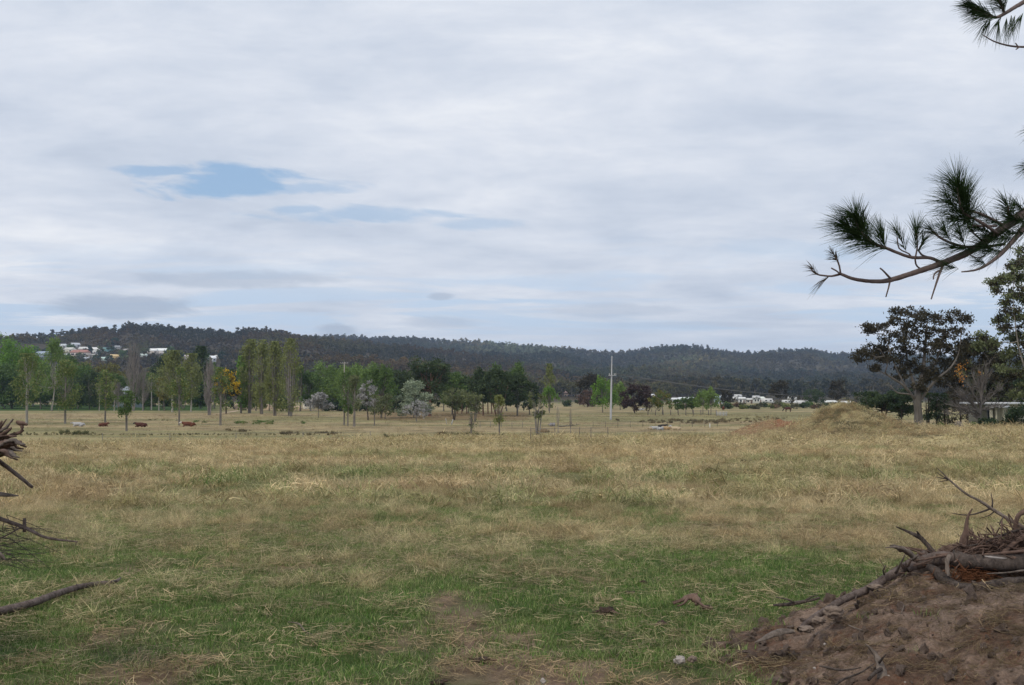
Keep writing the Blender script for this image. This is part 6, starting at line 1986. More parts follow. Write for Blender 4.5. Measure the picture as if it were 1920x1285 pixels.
def build_right_pile():
    wood('fallen_branch', 'long curved branch sweeping down the left edge of the soil heap', 'branch',
         [(1735, 1040, 7.25, 9), (1717, 1051, 7.2, 9.5), (1692, 1066, 7.1, 9), (1665, 1082, 7.0, 8.5), (1623, 1107, 6.85, 7.5), (1582, 1124, 6.7, 7), (1554, 1141, 6.6, 6.5), (1526, 1159, 6.5, 6.5), (1499, 1182, 6.4, 6)],
         BRANCHM, seed=1, knob=.05,
         twigs=[[(1660, 1084, 7.0, 2.5), (1656, 1070, 6.95, 1.5), (1661, 1060, 6.9, .8)], [(1680, 1074, 7.0, 3), (1690, 1055, 6.9, 2), (1697, 1040, 6.85, 1)],
                [(1640, 1098, 6.9, 2.5), (1648, 1112, 6.8, 1.6), (1652, 1120, 6.7, .8)], [(1606, 1116, 6.75, 2), (1603, 1126, 6.7, 1.2)]])
    wood('bark_chunk', 'splintered slab of bark at the lower end of the curved branch', 'bark',
         [(1487, 1184, 6.3, 6), (1470, 1184, 6.28, 9), (1448, 1191, 6.25, 7), (1425, 1201, 6.2, 3), (1415, 1205, 6.2, 1)], WOODP, seed=2, knob=.25, flat=.55)
    wood('log', 'pale topped log lying along the top of the soil heap', 'log',
         [(1700, 1068, 7.1, 7), (1722, 1056, 7.1, 11), (1745, 1050, 7.05, 13), (1770, 1046, 7.0, 13), (1788, 1046, 6.98, 11)], BRANCHM, seed=3, knob=.08)
    wood('log', 'thick dark log running to the right edge above the hollow', 'log',
         [(1786, 1048, 7.0, 15), (1812, 1052, 6.95, 15), (1850, 1056, 6.9, 14), (1890, 1055, 6.85, 15), (1930, 1054, 6.8, 16), (2010, 1050, 6.8, 17)], WOOD, seed=4, knob=.12, seg=11)
    wood('curved_root', 'curved root looping under the dark log', 'root',
         [(1738, 1062, 7.0, 6), (1756, 1072, 6.95, 9), (1776, 1092, 6.85, 11), (1807, 1104, 6.75, 11), (1845, 1100, 6.7, 10), (1880, 1093, 6.7, 9.5), (1925, 1090, 6.7, 10), (2000, 1088, 6.7, 11)], WOOD, seed=5, knob=.16, seg=10)
    wood('peeled_stick', 'short white peeled stick standing at the joint of the two logs', 'stick',
         [(1781, 1040, 6.85, 4), (1776, 1052, 6.83, 4), (1776, 1066, 6.82, 3.5), (1779, 1080, 6.8, 2.5)], WOODP, seed=6, knob=.2, flat=.6)
    wood('white_splinter', 'thin white splinter lying on the dark log', 'splinter',
         [(1846, 1043, 6.72, .8), (1858, 1045, 6.7, 2.4), (1878, 1047, 6.7, 1.6), (1888, 1047, 6.7, .5)], plain('white_splinter_wood', (.30, .27, .25), .7, .1, 20, .1), seed=7, knob=.15)
    wood('root_spike', 'upright forked root spike behind the dark log', 'root',
         [(1804, 1036, 7.1, 9), (1806, 1020, 7.1, 8), (1811, 1002, 7.1, 6), (1812, 985, 7.1, 3.2), (1815, 968, 7.1, 2.4), (1823, 954, 7.1, 1)], WOODR, seed=8, knob=.16,
         twigs=[[(1812, 995, 7.1, 2), (1826, 1003, 7.1, 1.8), (1842, 1012, 7.05, 1)]])
    wood('broken_branch', 'broken forked branch pointing up to the left', 'branch',
         [(1756, 1044, 7.15, 5), (1744, 1028, 7.2, 4.5), (1728, 1010, 7.25, 4), (1715, 1003, 7.25, 3.5), (1700, 996, 7.3, 2.2), (1680, 988, 7.3, 1)], WOOD, seed=9, knob=.12,
         twigs=[[(1728, 1010, 7.25, 2.6), (1722, 1001, 7.25, 2), (1719, 996, 7.2, 1)]])
    wood('splintered_stub', 'short splintered stub at the left end of the log pile', 'stub',
         [(1722, 1052, 7.0, 6), (1706, 1038, 7.0, 7), (1690, 1030, 7.0, 7), (1676, 1024, 7.0, 4), (1668, 1023, 7.0, 1)], WOODP, seed=10, knob=.3, flat=.7,
         twigs=[[(1715, 1048, 6.95, 4), (1703, 1034, 6.9, 3), (1694, 1026, 6.9, 1)], [(1696, 1032, 6.95, 3), (1680, 1026, 6.95, 2), (1660, 1027, 6.95, .8)], [(1712, 1050, 6.9, 3), (1720, 1042, 6.85, 2)]])
    wood('grey_branch', 'long thin grey branch slanting up over the grass behind the pile', 'branch',
         [(2010, 1040, 7.4, 5), (1960, 1012, 7.5, 4.6), (1920, 990, 7.5, 4.2), (1890, 973, 7.55, 3.6), (1862, 956, 7.6, 3.3), (1838, 940, 7.6, 2.6), (1810, 925, 7.65, 2.2), (1779, 899, 7.7, 1.8), (1768, 888, 7.7, 1.1), (1757, 878, 7.7, .6)],
         WOODP, seed=11, knob=.06, tmat=WOOD,
         twigs=[[(1779, 899, 7.7, 1.5), (1770, 895, 7.7, 1), (1756, 886, 7.75, .5)], [(1779, 899, 7.7, 1.5), (1768, 897, 7.7, 1), (1755, 895, 7.75, .5)], [(1779, 900, 7.7, 1.2), (1770, 902, 7.7, .9), (1760, 904, 7.7, .5)],
                [(1860, 955, 7.6, 2), (1861, 938, 7.6, 1.3), (1858, 924, 7.6, .6)], [(1857, 954, 7.6, 2), (1838, 961, 7.6, 1.6), (1818, 966, 7.6, 1.2), (1800, 965, 7.6, .9), (1783, 962, 7.6, .5)],
                [(1866, 958, 7.6, 1.4), (1856, 966, 7.6, 1), (1838, 972, 7.6, .5)], [(1882, 968, 7.55, 1.4), (1874, 984, 7.5, 1), (1882, 992, 7.5, .5)]])
    wood('hooked_root', 'hooked root curling up at the right edge of the pile', 'root',
         [(1904, 996, 7.2, 5), (1905, 980, 7.2, 4.5), (1909, 968, 7.2, 4.5), (1920, 960, 7.2, 5), (1950, 952, 7.2, 6)], WOODR, seed=12, knob=.1)
    wood('arching_twig', 'long dark arching twig lying over the brush heap', 'twig',
         [(1960, 985, 7.1, 2.4), (1920, 991, 7.1, 2.2), (1873, 1006, 7.05, 2), (1838, 1020, 7.0, 1.7), (1803, 1025, 7.0, 1)], WOOD, seed=13, knob=.08)
    wood('leaning_stick', 'leaning brown stick at the right of the brush heap', 'stick',
         [(1950, 985, 7.0, 5), (1920, 1006, 7.0, 4.5), (1898, 1022, 6.95, 4), (1880, 1036, 6.9, 3)], WOODR, seed=14, knob=.12)
    wood('lower_stick', 'thin pale stick across the dark hollow', 'stick',
         [(1990, 1066, 6.5, 2.4), (1920, 1070, 6.55, 2), (1890, 1074, 6.6, 1.7), (1850, 1076, 6.6, 1)], WOODP, seed=15, knob=.06)
    # rusty needles caught in the hollow
    r = np.random.default_rng(620)
    OR = plain('rusty_needles', (.17, .070, .032), .9, .35, 30, .3)
    c = wp((1818, 1082, 6.95)); m = MB()
    for i in range(420):
        a = c + Vector((r.normal(0, .085), r.normal(0, .05), r.normal(0, .034))); d = Vector((r.normal(0, .06), r.normal(0, .04), r.normal(0, .03)))
        m.tube([a - d, a + d], [.0028, .0018], 3)
    m2 = ico_blob('needle_mass', OR, (.13, .10, .055), .3, 6, 3); m2.location = c + Vector((0, .05, -.015)); tag(m2, 'clump of rusty orange litter in the hollow under the dark log', 'litter clump')
    o = m.build('loose_needles', OR, m2); o.location = -m2.location; tag(o, kind='stuff')
    # brush heap of fine twigs behind the logs
    m = MB()
    for i in range(900):
        px = 1800 + 150 * r.random() ** .9; top = 1040 - (px - 1795) * .36 - 3
        py = top + (1046 - top) * r.random() ** .7
        a = at(px, py, 6.95 + .45 * r.random()); L = .04 + .16 * r.random()
        d = Vector((r.normal(0, 1), r.normal(0, .5), r.normal(0, .35))).normalized() * L
        m.tube([a - d, a + Vector((r.normal(0, .012), 0, r.normal(0, .012))), a + d], [.003 + .004 * r.random(), .003, .0015], 3)
    for i in range(90):
        px = 1735 + 220 * r.random(); top = 1046 - max(0, px - 1795) * .34
        a = at(px, top + (1052 - top) * r.random() - 4 * r.random(), 6.9 + .5 * r.random()); L = .10 + .22 * r.random()
        d = Vector((r.normal(0, 1), r.normal(0, .5), r.normal(0, .28))).normalized() * L
        q = Vector((r.normal(0, .04), 0, r.normal(0, .03))); w_ = .004 + .010 * r.random() ** 2
        m.tube([a - d, a - d * .3 + q, a + d * .4 - q * .5, a + d], [w_, w_ * .9, w_ * .6, w_ * .25], 6, step=.03, knob=.2, rng=r)
    for i in range(26):
        px = 1650 + 120 * r.random(); y0 = 1085 - (px - 1650) * .42
        a = at(px, y0, 7.05); L = .04 + .10 * r.random()
        d = Vector((r.normal(-.3, 1), r.normal(0, .4), abs(r.normal(.3, .5)))).normalized() * L
        m.tube([a, a + d * .5 + Vector((r.normal(0, .01), 0, 0)), a + d], [.004, .003, .001], 5)
    o = m.build('brush_heap', WOODR); tag(o, 'tangled heap of fine brown twigs behind the logs', 'brush heap', kind='stuff')

    def bz(X, Y):
        h = .20 * bell((X - 4.0) / .95) * bell((Y - 7.45) / .4)
        return soil_z(X, Y) + h + .06 * (fbm(X / .12, Y / .12, 3, 630) - .5) - .03
    o = patch('litter_bank', 2.7, 6.2, 6.6, 8.4, 120, 70, bz, DIRT); tag(o, 'bank of dark leaf litter and soil behind the logs', 'litter bank')
    # lower roots and sticks on the slope
    wood('dead_stump', 'split grey stump root standing at the bottom of the soil slope', 'stump',
         [(1662, 1300, 5.35, 12), (1655, 1270, 5.4, 9), (1650, 1245, 5.45, 7), (1640, 1226, 5.5, 5), (1628, 1212, 5.5, 2.5), (1622, 1208, 5.5, 1)], WOODP, seed=16, knob=.2,
         twigs=[[(1652, 1255, 5.4, 4), (1640, 1262, 5.35, 3.5), (1628, 1275, 5.3, 3)], [(1648, 1243, 5.42, 3), (1657, 1232, 5.4, 1.6), (1662, 1226, 5.4, .7)]], tmat=WOOD)
    for i, (pts, lb, mt) in enumerate([
            ([(1536, 1249, 5.62, 1), (1552, 1252, 5.6, 2), (1570, 1256, 5.58, 2.2), (1590, 1256, 5.55, 1.6), (1615, 1252, 5.55, .8)], 'thin crooked stick lying left of the split stump', WOOD),
            ([(1850, 1153, 6.1, .8), (1868, 1158, 6.08, 1.8), (1885, 1166, 6.05, 1.6), (1899, 1173, 6.0, .7)], 'short whitish stick high on the soil slope', WOODP),
            ([(1590, 1172, 6.15, .6), (1604, 1178, 6.1, 1.4), (1618, 1183, 6.08, .9)], 'tiny pale stick in the middle of the soil slope', WOODP),
            ([(1560, 1292, 5.3, 2), (1580, 1275, 5.35, 2), (1612, 1262, 5.4, 1.5), (1640, 1244, 5.4, .8)], 'dark root running up to the split stump', WOOD),
            ([(1832, 1118, 6.35, 1), (1838, 1104, 6.45, 1.4), (1836, 1128, 6.3, .8)], 'small upright twig in front of the curved root', WOODP),
            ([(1695, 1135, 6.3, .7), (1690, 1150, 6.25, 1), (1683, 1163, 6.2, .7)], 'fine pale rootlet standing out of the slope', WOODP),
            ([(1895, 1240, 5.5, 1.2), (1888, 1258, 5.4, 1.6), (1884, 1275, 5.35, 1)], 'dark twig low on the right of the slope', WOOD)]):
        wood('stick', lb, 'stick', pts, mt, seed=20 + i, seg=6, knob=.12)
    # stones and pale clods
    PC = plain('pale_clod', (.19, .145, .115), .95, .2, 20, .6); ST = plain('white_stone', (.36, .32, .29), .85, .15, 12, .4)
    for i, (px, py, Y, w, h, mt, lb, nm) in enumerate([
            (1275, 1238, 6.3, 20, 15, ST, 'white stone on the bare ground left of the soil heap', 'stone'), (1298, 1236, 6.3, 18, 12, PC, 'dull pinkish clod beside the white stone', 'clod'),
            (1018, 1277, 5.85, 12, 9, ST, 'small whitish stone at the bottom edge', 'stone'), (1563, 1148, 6.45, 34, 20, PC, 'largest pale clod below the curved branch', 'clod'),
            (1535, 1163, 6.4, 26, 14, PC, 'middle pale clod below the curved branch', 'clod'), (1512, 1180, 6.33, 30, 11, PC, 'flat pale clod near the splintered bark', 'clod'),
            (1640, 1100, 6.8, 26, 9, PC, 'narrow pale clod tucked under the upper part of the curved branch', 'clod'), (1546, 1208, 6.0, 5, 4, ST, 'tiny white pebble on the soil slope', 'pebble'),
            (1876, 1268, 5.35, 15, 16, PC, 'grey clod low on the right of the slope', 'clod'), (1527, 1253, 5.65, 5, 4, ST, 'tiny white pebble near the crooked stick', 'pebble')]):
        o = ico_blob(nm, mt, (w / 2 / F * Y, w / 2 / F * Y * .8, h / 2 / F * Y), .42, 30 + i, 4, 1.5)
        o.location = at(px, py, Y); o.rotation_euler = (0, 0, i); tag(o, lb, nm)


def clod(px, py, w, h, lb, seed, roots=2):
    g_ = ground_at(px, py + h * .4)
    Y = g_.y; r = np.random.default_rng(seed)
    root = empty('dark_clod', g_); tag(root, lb, 'clod')
    o = ico_blob('lump', CLODM, (w / 2 / F * Y, w / 2.6 / F * Y, h / 2 / F * Y), .45, seed, 3, 2.0, parent=root); o.location = (0, 0, h * .35 / F * Y)
    for i in range(roots):
        a = r.random() * 6.28; L = w / F * Y * (.5 + .5 * r.random())
        m = MB(); m.tube([(0, 0, h * .3 / F * Y), (math.cos(a) * L * .5, math.sin(a) * L * .4, h * .5 / F * Y), (math.cos(a) * L, math.sin(a) * L * .6, .02)], [.012, .009, .003], 6, step=.03, knob=.15, rng=r)
        m.build('rootlet', WOODR, root, smooth=True)


def build_clods():
    clod(1136, 1148, 30, 18, 'dark crumbly clod with rootlets on the grass near the centre', 701, 3)
    clod(1241, 1171, 22, 13, 'small dark clod below the arched root piece', 702, 2)
    clod(908, 1238, 34, 12, 'flat dark clod on the litter at the lower middle', 703, 3)
    clod(1207, 1092, 12, 8, 'tiny dark clod up in the green grass', 704, 1)
    clod(1180, 1112, 18, 6, 'low dark crumbs left of the arched root piece', 705, 2)
    clod(820, 1280, 26, 10, 'dark lump of litter at the bottom edge left of centre', 706, 3)
    clod(1325, 1140, 24, 10, 'dark flat lump right below the arched root piece', 707, 2)
    wood('root_piece', 'dark arched root piece lying on the green grass', 'root',
         [(1262, 1131, 7.95, 2.5), (1276, 1127, 7.95, 3.5), (1288, 1121, 7.9, 5), (1300, 1120, 7.9, 6.5), (1309, 1127, 7.85, 6), (1306, 1134, 7.8, 3)], WOODR, seed=40, knob=.35, seg=10,
         twigs=[[(1290, 1122, 7.88, 3), (1282, 1132, 7.85, 2), (1270, 1137, 7.8, 1)], [(1306, 1126, 7.8, 3), (1318, 1136, 7.75, 2.5), (1332, 1141, 7.7, 1.5)], [(1300, 1119, 7.9, 2.5), (1308, 1112, 7.9, 1)]])
    wood('twig_cluster', 'small bundle of dark twigs in the vivid green grass', 'twigs',
         [(1450, 1135, 7.75, 2), (1472, 1134, 7.75, 3), (1492, 1131, 7.7, 3), (1515, 1127, 7.7, 2.5), (1537, 1121, 7.7, 2)], WOOD, seed=41, knob=.2,
         twigs=[[(1490, 1131, 7.7, 2), (1476, 1124, 7.7, 1.5), (1455, 1120, 7.75, .7)], [(1505, 1130, 7.7, 2), (1520, 1120, 7.7, 1.5), (1534, 1116, 7.7, .8)]])
    wood('small_stick', 'thin pale stick lying flat in the green grass left of centre', 'stick',
         [(540, 1166, 7.45, .6), (560, 1170, 7.4, 1.4), (572, 1184, 7.3, 1.3), (586, 1190, 7.25, .8)], WOODP, seed=42, seg=5)


def build_left_pile():
    # stick lying on the ground
    pts = [(-60, 1172), (0, 1158), (60, 1143), (100, 1128), (140, 1115), (180, 1107), (215, 1103), (226, 1096)]
    rr = [6.5, 6.5, 6, 5.5, 4.8, 3.8, 3, 1.5]
    P = []
    for (px, py), r_ in zip(pts, rr):
        g_ = ground_at(px, py + r_ * .6); P.append((px, py - 12, g_.y, r_ * 1.25))
    wood('fallen_stick', 'long brown stick lying in the grass at the lower left', 'stick', P, BRANCHM, seed=50, knob=.06,
         twigs=[[(P[4][0], P[4][1], P[4][2], 2), (P[4][0] + 4, P[4][1] - 8, P[4][2], 1)], [(P[5][0] + 22, P[5][1] - 2, P[5][2], 1.5), (P[5][0] + 26, P[5][1] + 7, P[5][2], .8)]])
    r = np.random.default_rng(640)
    base = Vector((-4.1, 6.1, gz(-4.1, 6.1)))
    root = empty('uprooted_stump', base)
    tag(root, 'uprooted stump with frayed splintered roots poking in from the left edge', 'stump')
    o = ico_blob('stump_body', WOOD, (.75, .6, .95), .22, 9, 4, 1.3, parent=root); o.location = (-.2, 0, .75)

    def L(px, py, Y=6.0):
        return at(px, py, Y) - base
    S1 = [(-70, 860), (-70, 850), (-70, 842)]
    ends = [((25, 786), (5, 806), 4.5), ((12, 786), (-5, 808), 4), ((4, 789), (-8, 812), 4), ((-6, 794), (-18, 815), 4.5), ((34, 829), (10, 826), 5), ((31, 818), (8, 818), 4.5), ((22, 802), (4, 815), 6), ((28, 811), (4, 822), 5),
            ((12, 834), (-10, 830), 5), ((40, 803), (12, 830), 2)]
    for i, (e, mid, rad) in enumerate(ends[:9]):
        Y = 5.95 + .12 * r.normal()
        m = MB(); m.tube([L(-110, 862 + r.normal(0, 6), Y), L(-55, 846 + r.normal(0, 5), Y), L(mid[0], mid[1], Y), L((mid[0] + e[0]) / 2, (mid[1] + e[1]) / 2 + 1, Y), L(e[0], e[1], Y)],
                         [.05, .035, rad / F * 6, rad * .85 / F * 6, 1.9 / F * 6], 8, step=.012, knob=.42, rng=r, flat=.55)
        m.build('splintered_root', WOODR if i % 4 else WOODP, root, smooth=True)
    low = [((50, 838), (30, 829)), ((47, 834), (20, 826)), ((44, 842), (18, 834)), ((38, 832), (10, 830)), ((36, 858), (12, 848)), ((33, 862), (8, 852)), ((24, 860), (4, 846)), ((42, 846), (16, 840)), ((30, 852), (6, 842))]
    for i, (e, mid) in enumerate(low):
        Y = 5.85 + .12 * r.normal()
        m = MB(); m.tube([L(-110, 880 + r.normal(0, 6), Y), L(-50, 858 + r.normal(0, 4), Y), L(mid[0], mid[1], Y), L((mid[0] + e[0]) / 2, (mid[1] + e[1]) / 2 + 1, Y), L(e[0], e[1], Y)],
                         [.05, .035, 6.5 / F * 6, 4.8 / F * 6, 2.0 / F * 6], 8, step=.012, knob=.42, rng=r, flat=.55)
        m.build('splintered_root', WOODP if i % 3 == 1 else WOODR, root, smooth=True)
    m = MB(); m.tube([L(5, 822), L(26, 815), L(38, 811), L(42, 806), L(41, 796)], [4 / F * 6, 3 / F * 6, 3 / F * 6, 3 / F * 6, 3 / F * 6], 7, step=.01, knob=.2, rng=r)
    m.tube([L(31, 791), L(38, 794), L(44, 794), L(51, 797)], [3 / F * 6, 5.5 / F * 6, 4.5 / F * 6, 2 / F * 6], 7, step=.01, knob=.25, rng=r)
    m.build('hooked_root', WOODR, root, smooth=True)
    wood('leaning_stick', 'straight brown stick slanting down from the uprooted stump', 'stick',
         [(-90, 800, 5.9, 4.5), (-40, 836, 5.9, 4.5), (0, 866, 5.9, 4.2), (30, 889, 5.9, 3.8), (61, 914, 5.9, 3)], BRANCHM, seed=51, knob=.05)
    wood('short_log', 'short pale splintered log end at the left edge', 'log',
         [(-80, 925, 5.8, 9), (-20, 925, 5.8, 8), (5, 927, 5.8, 6), (22, 929, 5.8, 4.5), (34, 930, 5.8, 1.5)], WOODP, seed=52, knob=.2, flat=.6)
    wood('drooping_branch', 'thin branch drooping over the grass with a pale stub', 'branch',
         [(-90, 945, 5.9, 5), (-30, 963, 5.9, 4.6), (0, 973, 5.9, 4.2), (40, 987, 5.9, 3.8), (60, 996, 5.9, 3.2), (80, 1006, 5.9, 2.6), (108, 1012, 5.9, 2.2), (145, 1016, 5.9, 1.4)], BRANCHM, seed=53, knob=.07,
         twigs=[[(46, 998, 5.9, 3.2), (46, 985, 5.9, 3.6), (46, 972, 5.9, 3)], [(40, 988, 5.9, 1.6), (20, 1000, 5.9, 1.5), (0, 1010, 5.9, 1.3), (-30, 1022, 5.9, 1.2)], [(52, 990, 5.9, 1), (75, 992, 5.9, .8), (98, 992, 5.9, .4)],
                [(124, 1014, 5.9, 1), (124, 1007, 5.9, .6)], [(143, 1016, 5.9, 1), (142, 1023, 5.9, .6)], [(8, 978, 5.9, 1), (4, 992, 5.9, .8), (9, 1000, 5.9, .4)]])
    m = MB()
    for i in range(42):
        a = at(-30 + 100 * r.random() ** 1.3, 985 + 75 * r.random(), 5.9 + .5 * r.random()); d = Vector((.10 + .1 * r.random(), r.normal(0, .05), r.normal(-.03, .05)))
        m.tube([a - d, a + Vector((0, 0, r.normal(0, .01))), a + d], [.0022, .002, .001], 3)
    tag(m.build('fine_brush', WOOD), 'fine dead twigs tangled below the drooping branch', kind='stuff')
    wood('white_stick', 'whitish broken stick end low at the left edge', 'stick', [(-60, 1010, 5.6, 6), (-15, 1032, 5.6, 5), (4, 1043, 5.6, 3.5), (9, 1050, 5.6, 1.5)], WOODP, seed=54, knob=.15)


# ------------------------------------------------------------------ pine
NEEDLE = leafmat('pine_needle', (0.030, 0.062, 0.022), (0.065, 0.115, 0.036), trans=.2, nscale=8)
NEEDLE2 = leafmat('brown_pine_needle', (0.075, 0.050, 0.026), (0.12, 0.09, 0.04), trans=.15, nscale=8)
PBARK = barkmat('pine_bark', (0.085, 0.058, 0.050), (0.19, 0.145, 0.13), 22, .6, .7)
PY = 5.0


def needles(m, p0, p1, n, L, r, spread=.9, w=.0020, droop=.22):
    """long needles springing from the shoot p0 -> p1"""
    p0 = np.array(p0); p1 = np.array(p1)
    ax = p1 - p0; ax /= np.linalg.norm(ax) + 1e-9
    t = r.random(n) ** .7
    S = p0 + (p1 - p0) * t[:, None]
    d = r.normal(size=(n, 3)); d -= (d @ ax)[:, None] * ax; d /= np.linalg.norm(d, axis=1)[:, None]
    sp = spread * (.35 + .75 * r.random(n)) * (1.35 - .75 * t)
    D = ax + d * sp[:, None]; D /= np.linalg.norm(D, axis=1)[:, None]
    ln = L * (.65 + .45 * r.random(n))
    side = np.cross(D, r.normal(size=(n, 3))); side /= np.linalg.norm(side, axis=1)[:, None]
    V = []
    for k, (tt, ww) in enumerate(((0, 1), (.5, .9), (1, .25))):
        P = S + D * (ln * tt)[:, None]
        P[:, 2] -= droop * ln * tt * tt
        V.append(P - side * w * ww * .5); V.append(P + side * w * ww * .5)
    V = np.stack(V, 1)
    q = np.array([[0, 1, 3, 2], [2, 3, 5, 4]])
    Q = (np.arange(n)[:, None, None] * 6 + q[None]).reshape(-1, 4)
    # a second card at right angles so that every needle has body
    side2 = np.cross(D, side)
    V2 = []
    for k, (tt, ww) in enumerate(((0, 1), (.5, .9), (1, .25))):
        P = S + D * (ln * tt)[:, None]
        P[:, 2] -= droop * ln * tt * tt
        V2.append(P - side2 * w * ww * .5); V2.append(P + side2 * w * ww * .5)
    m.add(V.reshape(-1, 3), Q)
    m.add(np.stack(V2, 1).reshape(-1, 3), Q)


def build_pine():
    r = np.random.default_rng(660)
    tx = 6.2
    base = Vector((tx, 6.2, float(surf_z(np.array([tx]), np.array([6.2]))[0]) - .2))
    root = empty('pine_tree', base)
    tag(root, 'pine tree reaching into the upper right with long needled branches', 'tree')
    m = MB(); m.tube([(0, 0, -.3), (.05, 0, 1.5), (0, .05, 4), (-.05, 0, 7.5)], [.26, .21, .17, .07], 14, step=.2, knob=.08, rng=r)
    m.build('trunk', PBARK, root, smooth=True)

    def P(px, py, dy=0.0):
        return at(px, py, PY + dy) - base

    def br(name, pts, seg=8, knob=.06):
        m = MB(); m.tube([P(a, b, c) for a, b, c, _ in pts], [d / F * PY for *_, d in pts], seg, step=.018, knob=knob, rng=r)
        return m.build(name, PBARK, root, smooth=True)

    def cl(name, shoots, mat=NEEDLE):
        m = MB()
        for (a, b, n, L, sp) in shoots:
            needles(m, P(*a), P(*b), int(n * .9), L * .95 / F * PY, r, sp)
        return m.build(name, mat, root)
    # main bough
    br('branch', [(1576, 514, .0, 2.6), (1604, 524, .02, 3.2), (1642, 528, .04, 3.8), (1670, 525, .05, 4.6), (1716, 511, .08, 5.0), (1766, 494, .12, 6.0), (1810, 476, .16, 6.6), (1838, 460, .2, 7.2), (1860, 443, .25, 7.8),
                  (1884, 426, .3, 8.5), (1920, 401, .4, 10), (2000, 350, .6, 13), (2140, 280, .9, 18), (2330, 200, 1.2, 26)], 10)
    br('branch', [(1576, 514, 0, 2.4), (1560, 518, 0, 2), (1545, 517, -.01, 1.8), (1530, 514, -.02, 1.6), (1520, 504, -.02, 1.4)])
    br('branch', [(1576, 514, 0, 2), (1574, 500, 0, 1.8), (1570, 488, .01, 1.7), (1564, 478, .01, 1.5)])
    br('dead_twig', [(1578, 516, 0, 1.6), (1568, 508, -.02, 1.5), (1559, 503, -.03, 1.5)])
    br('branch', [(1766, 494, .12, 3.4), (1744, 484, .10, 3.1), (1710, 483, .06, 3), (1685, 475, .03, 3), (1663, 466, .0, 3), (1648, 461, -.02, 3), (1625, 448, -.05, 2.8), (1608, 425, -.06, 2.2), (1602, 404, -.06, 1.5)])
    br('dead_twig', [(1672, 525, .05, 2.4), (1660, 512, .02, 1.8), (1654, 506, 0, 1.6), (1650, 503, 0, 1.6)])
    br('dead_twig', [(1669, 526, .05, 2.0), (1666, 540, .03, 1.6), (1661, 557, .02, 1.3)])
    br('dead_twig', [(1768, 497, .12, 3), (1762, 512, .08, 2.4), (1757, 527, .05, 2.1), (1746, 561, .03, 1.3)])
    br('dead_twig', [(1760, 508, .08, 2.2), (1752, 514, .05, 1.6), (1750, 524, .03, 1.0)])
    br('branch', [(1884, 458, .3, 2.8), (1853, 462, .22, 2.8), (1810, 463, .15, 2.8), (1779, 454, .1, 2.5), (1760, 444, .06, 2.3), (1749, 434, .05, 2)])
    br('branch', [(1909, 441, .3, 5), (1884, 469, .2, 4.6), (1863, 488, .12, 3.6), (1841, 502, .08, 2.6), (1822, 508, .05, 1.8), (1803, 510, .03, 1.2)])
    br('branch', [(1930, 415, .4, 8), (1905, 445, .3, 5)])
    br('branch', [(1870, 438, .2, 3.4), (1850, 424, .1, 3), (1830, 412, .05, 2.8), (1810, 402, .0, 2.6), (1800, 385, -.02, 2.2), (1795, 352, -.03, 1.6)])
    br('branch', [(1884, 424, .3, 3), (1862, 412, .22, 2.8), (1838, 401, .15, 2.6), (1820, 396, .1, 2.4), (1800, 385, .05, 2)])
    br('branch', [(1868, 424, .2, 2.4), (1846, 424, .15, 2.0), (1822, 423, .1, 1.8)])
    br('branch', [(1892, 420, .32, 3), (1891, 405, .3, 2.4), (1890, 388, .28, 1.8)])
    br('branch', [(1744, 484, .1, 2.2), (1728, 478, .08, 1.8), (1722, 470, .07, 1.6), (1730, 455, .05, 1.4)])
    br('branch', [(1728, 505, .1, 1.8), (1720, 500, .08, 1.6), (1716, 488, .06, 1.6), (1720, 462, .05, 1.5), (1718, 438, .04, 1.3)])
    br('branch', [(1710, 483, .06, 1.6), (1704, 476, .05, 1.4), (1686, 466, .03, 1.3), (1682, 445, .02, 1.2)])
    br('branch', [(1842, 452, .2, 2), (1828, 440, .15, 1.6), (1815, 424, .12, 1.4), (1812, 405, .1, 1.2)])
    br('branch', [(1846, 480, .14, 1.6), (1832, 484, .1, 1.4), (1818, 478, .08, 1.2)])
    # needle tufts
    cl('needle_tuft', [((1628, 455, -.05), (1604, 408, -.06), 340, 66, 1.2), ((1618, 448, -.05), (1584, 422, -.06), 190, 64, 1.0), ((1630, 455, -.05), (1622, 424, 0), 100, 60, .8),
                       ((1650, 462, -.02), (1600, 440, -.05), 110, 72, .7)])
    cl('needle_tuft', [((1668, 468, 0), (1634, 455, -.04), 133, 78, .6), ((1662, 466, 0), (1652, 440, 0), 104, 60, .6)])
    cl('needle_tuft', [((1826, 422, .03), (1794, 346, -.03), 420, 78, 1.15), ((1815, 414, .03), (1778, 376, -.06), 170, 70, 1.0), ((1815, 409, .03), (1806, 359, .08), 160, 74, .9), ((1830, 419, .05), (1790, 409, -.02), 140, 74, .9)])
    cl('needle_tuft', [((1866, 440, .2), (1826, 424, .15), 114, 56, .8), ((1880, 426, .25), (1845, 404, .2), 114, 56, .8), ((1900, 450, .3), (1868, 446, .2), 114, 60, .8)])
    cl('needle_tuft', [((1700, 474, .04), (1682, 436, .02), 79, 48, .7)])
    cl('needle_tuft', [((1716, 470, .05), (1718, 428, .04), 95, 56, .75), ((1722, 475, .06), (1731, 452, .05), 53, 40, .8)])
    cl('needle_tuft', [((1762, 444, .06), (1744, 430, .04), 64, 40, .8)])
    cl('needle_tuft', [((1785, 454, .1), (1770, 432, .08), 76, 50, .8), ((1810, 462, .14), (1800, 438, .12), 72, 50, .8)])
    cl('needle_tuft', [((1900, 416, .3), (1888, 384, .28), 110, 56, .95), ((1935, 420, .35), (1892, 410, .3), 200, 56, .9), ((1930, 400, .4), (1905, 385, .35), 110, 50, .8)])
    cl('needle_tuft', [((1935, 440, .35), (1890, 436, .25), 150, 66, .8), ((1870, 450, .2), (1848, 440, .15), 95, 46, .9)])
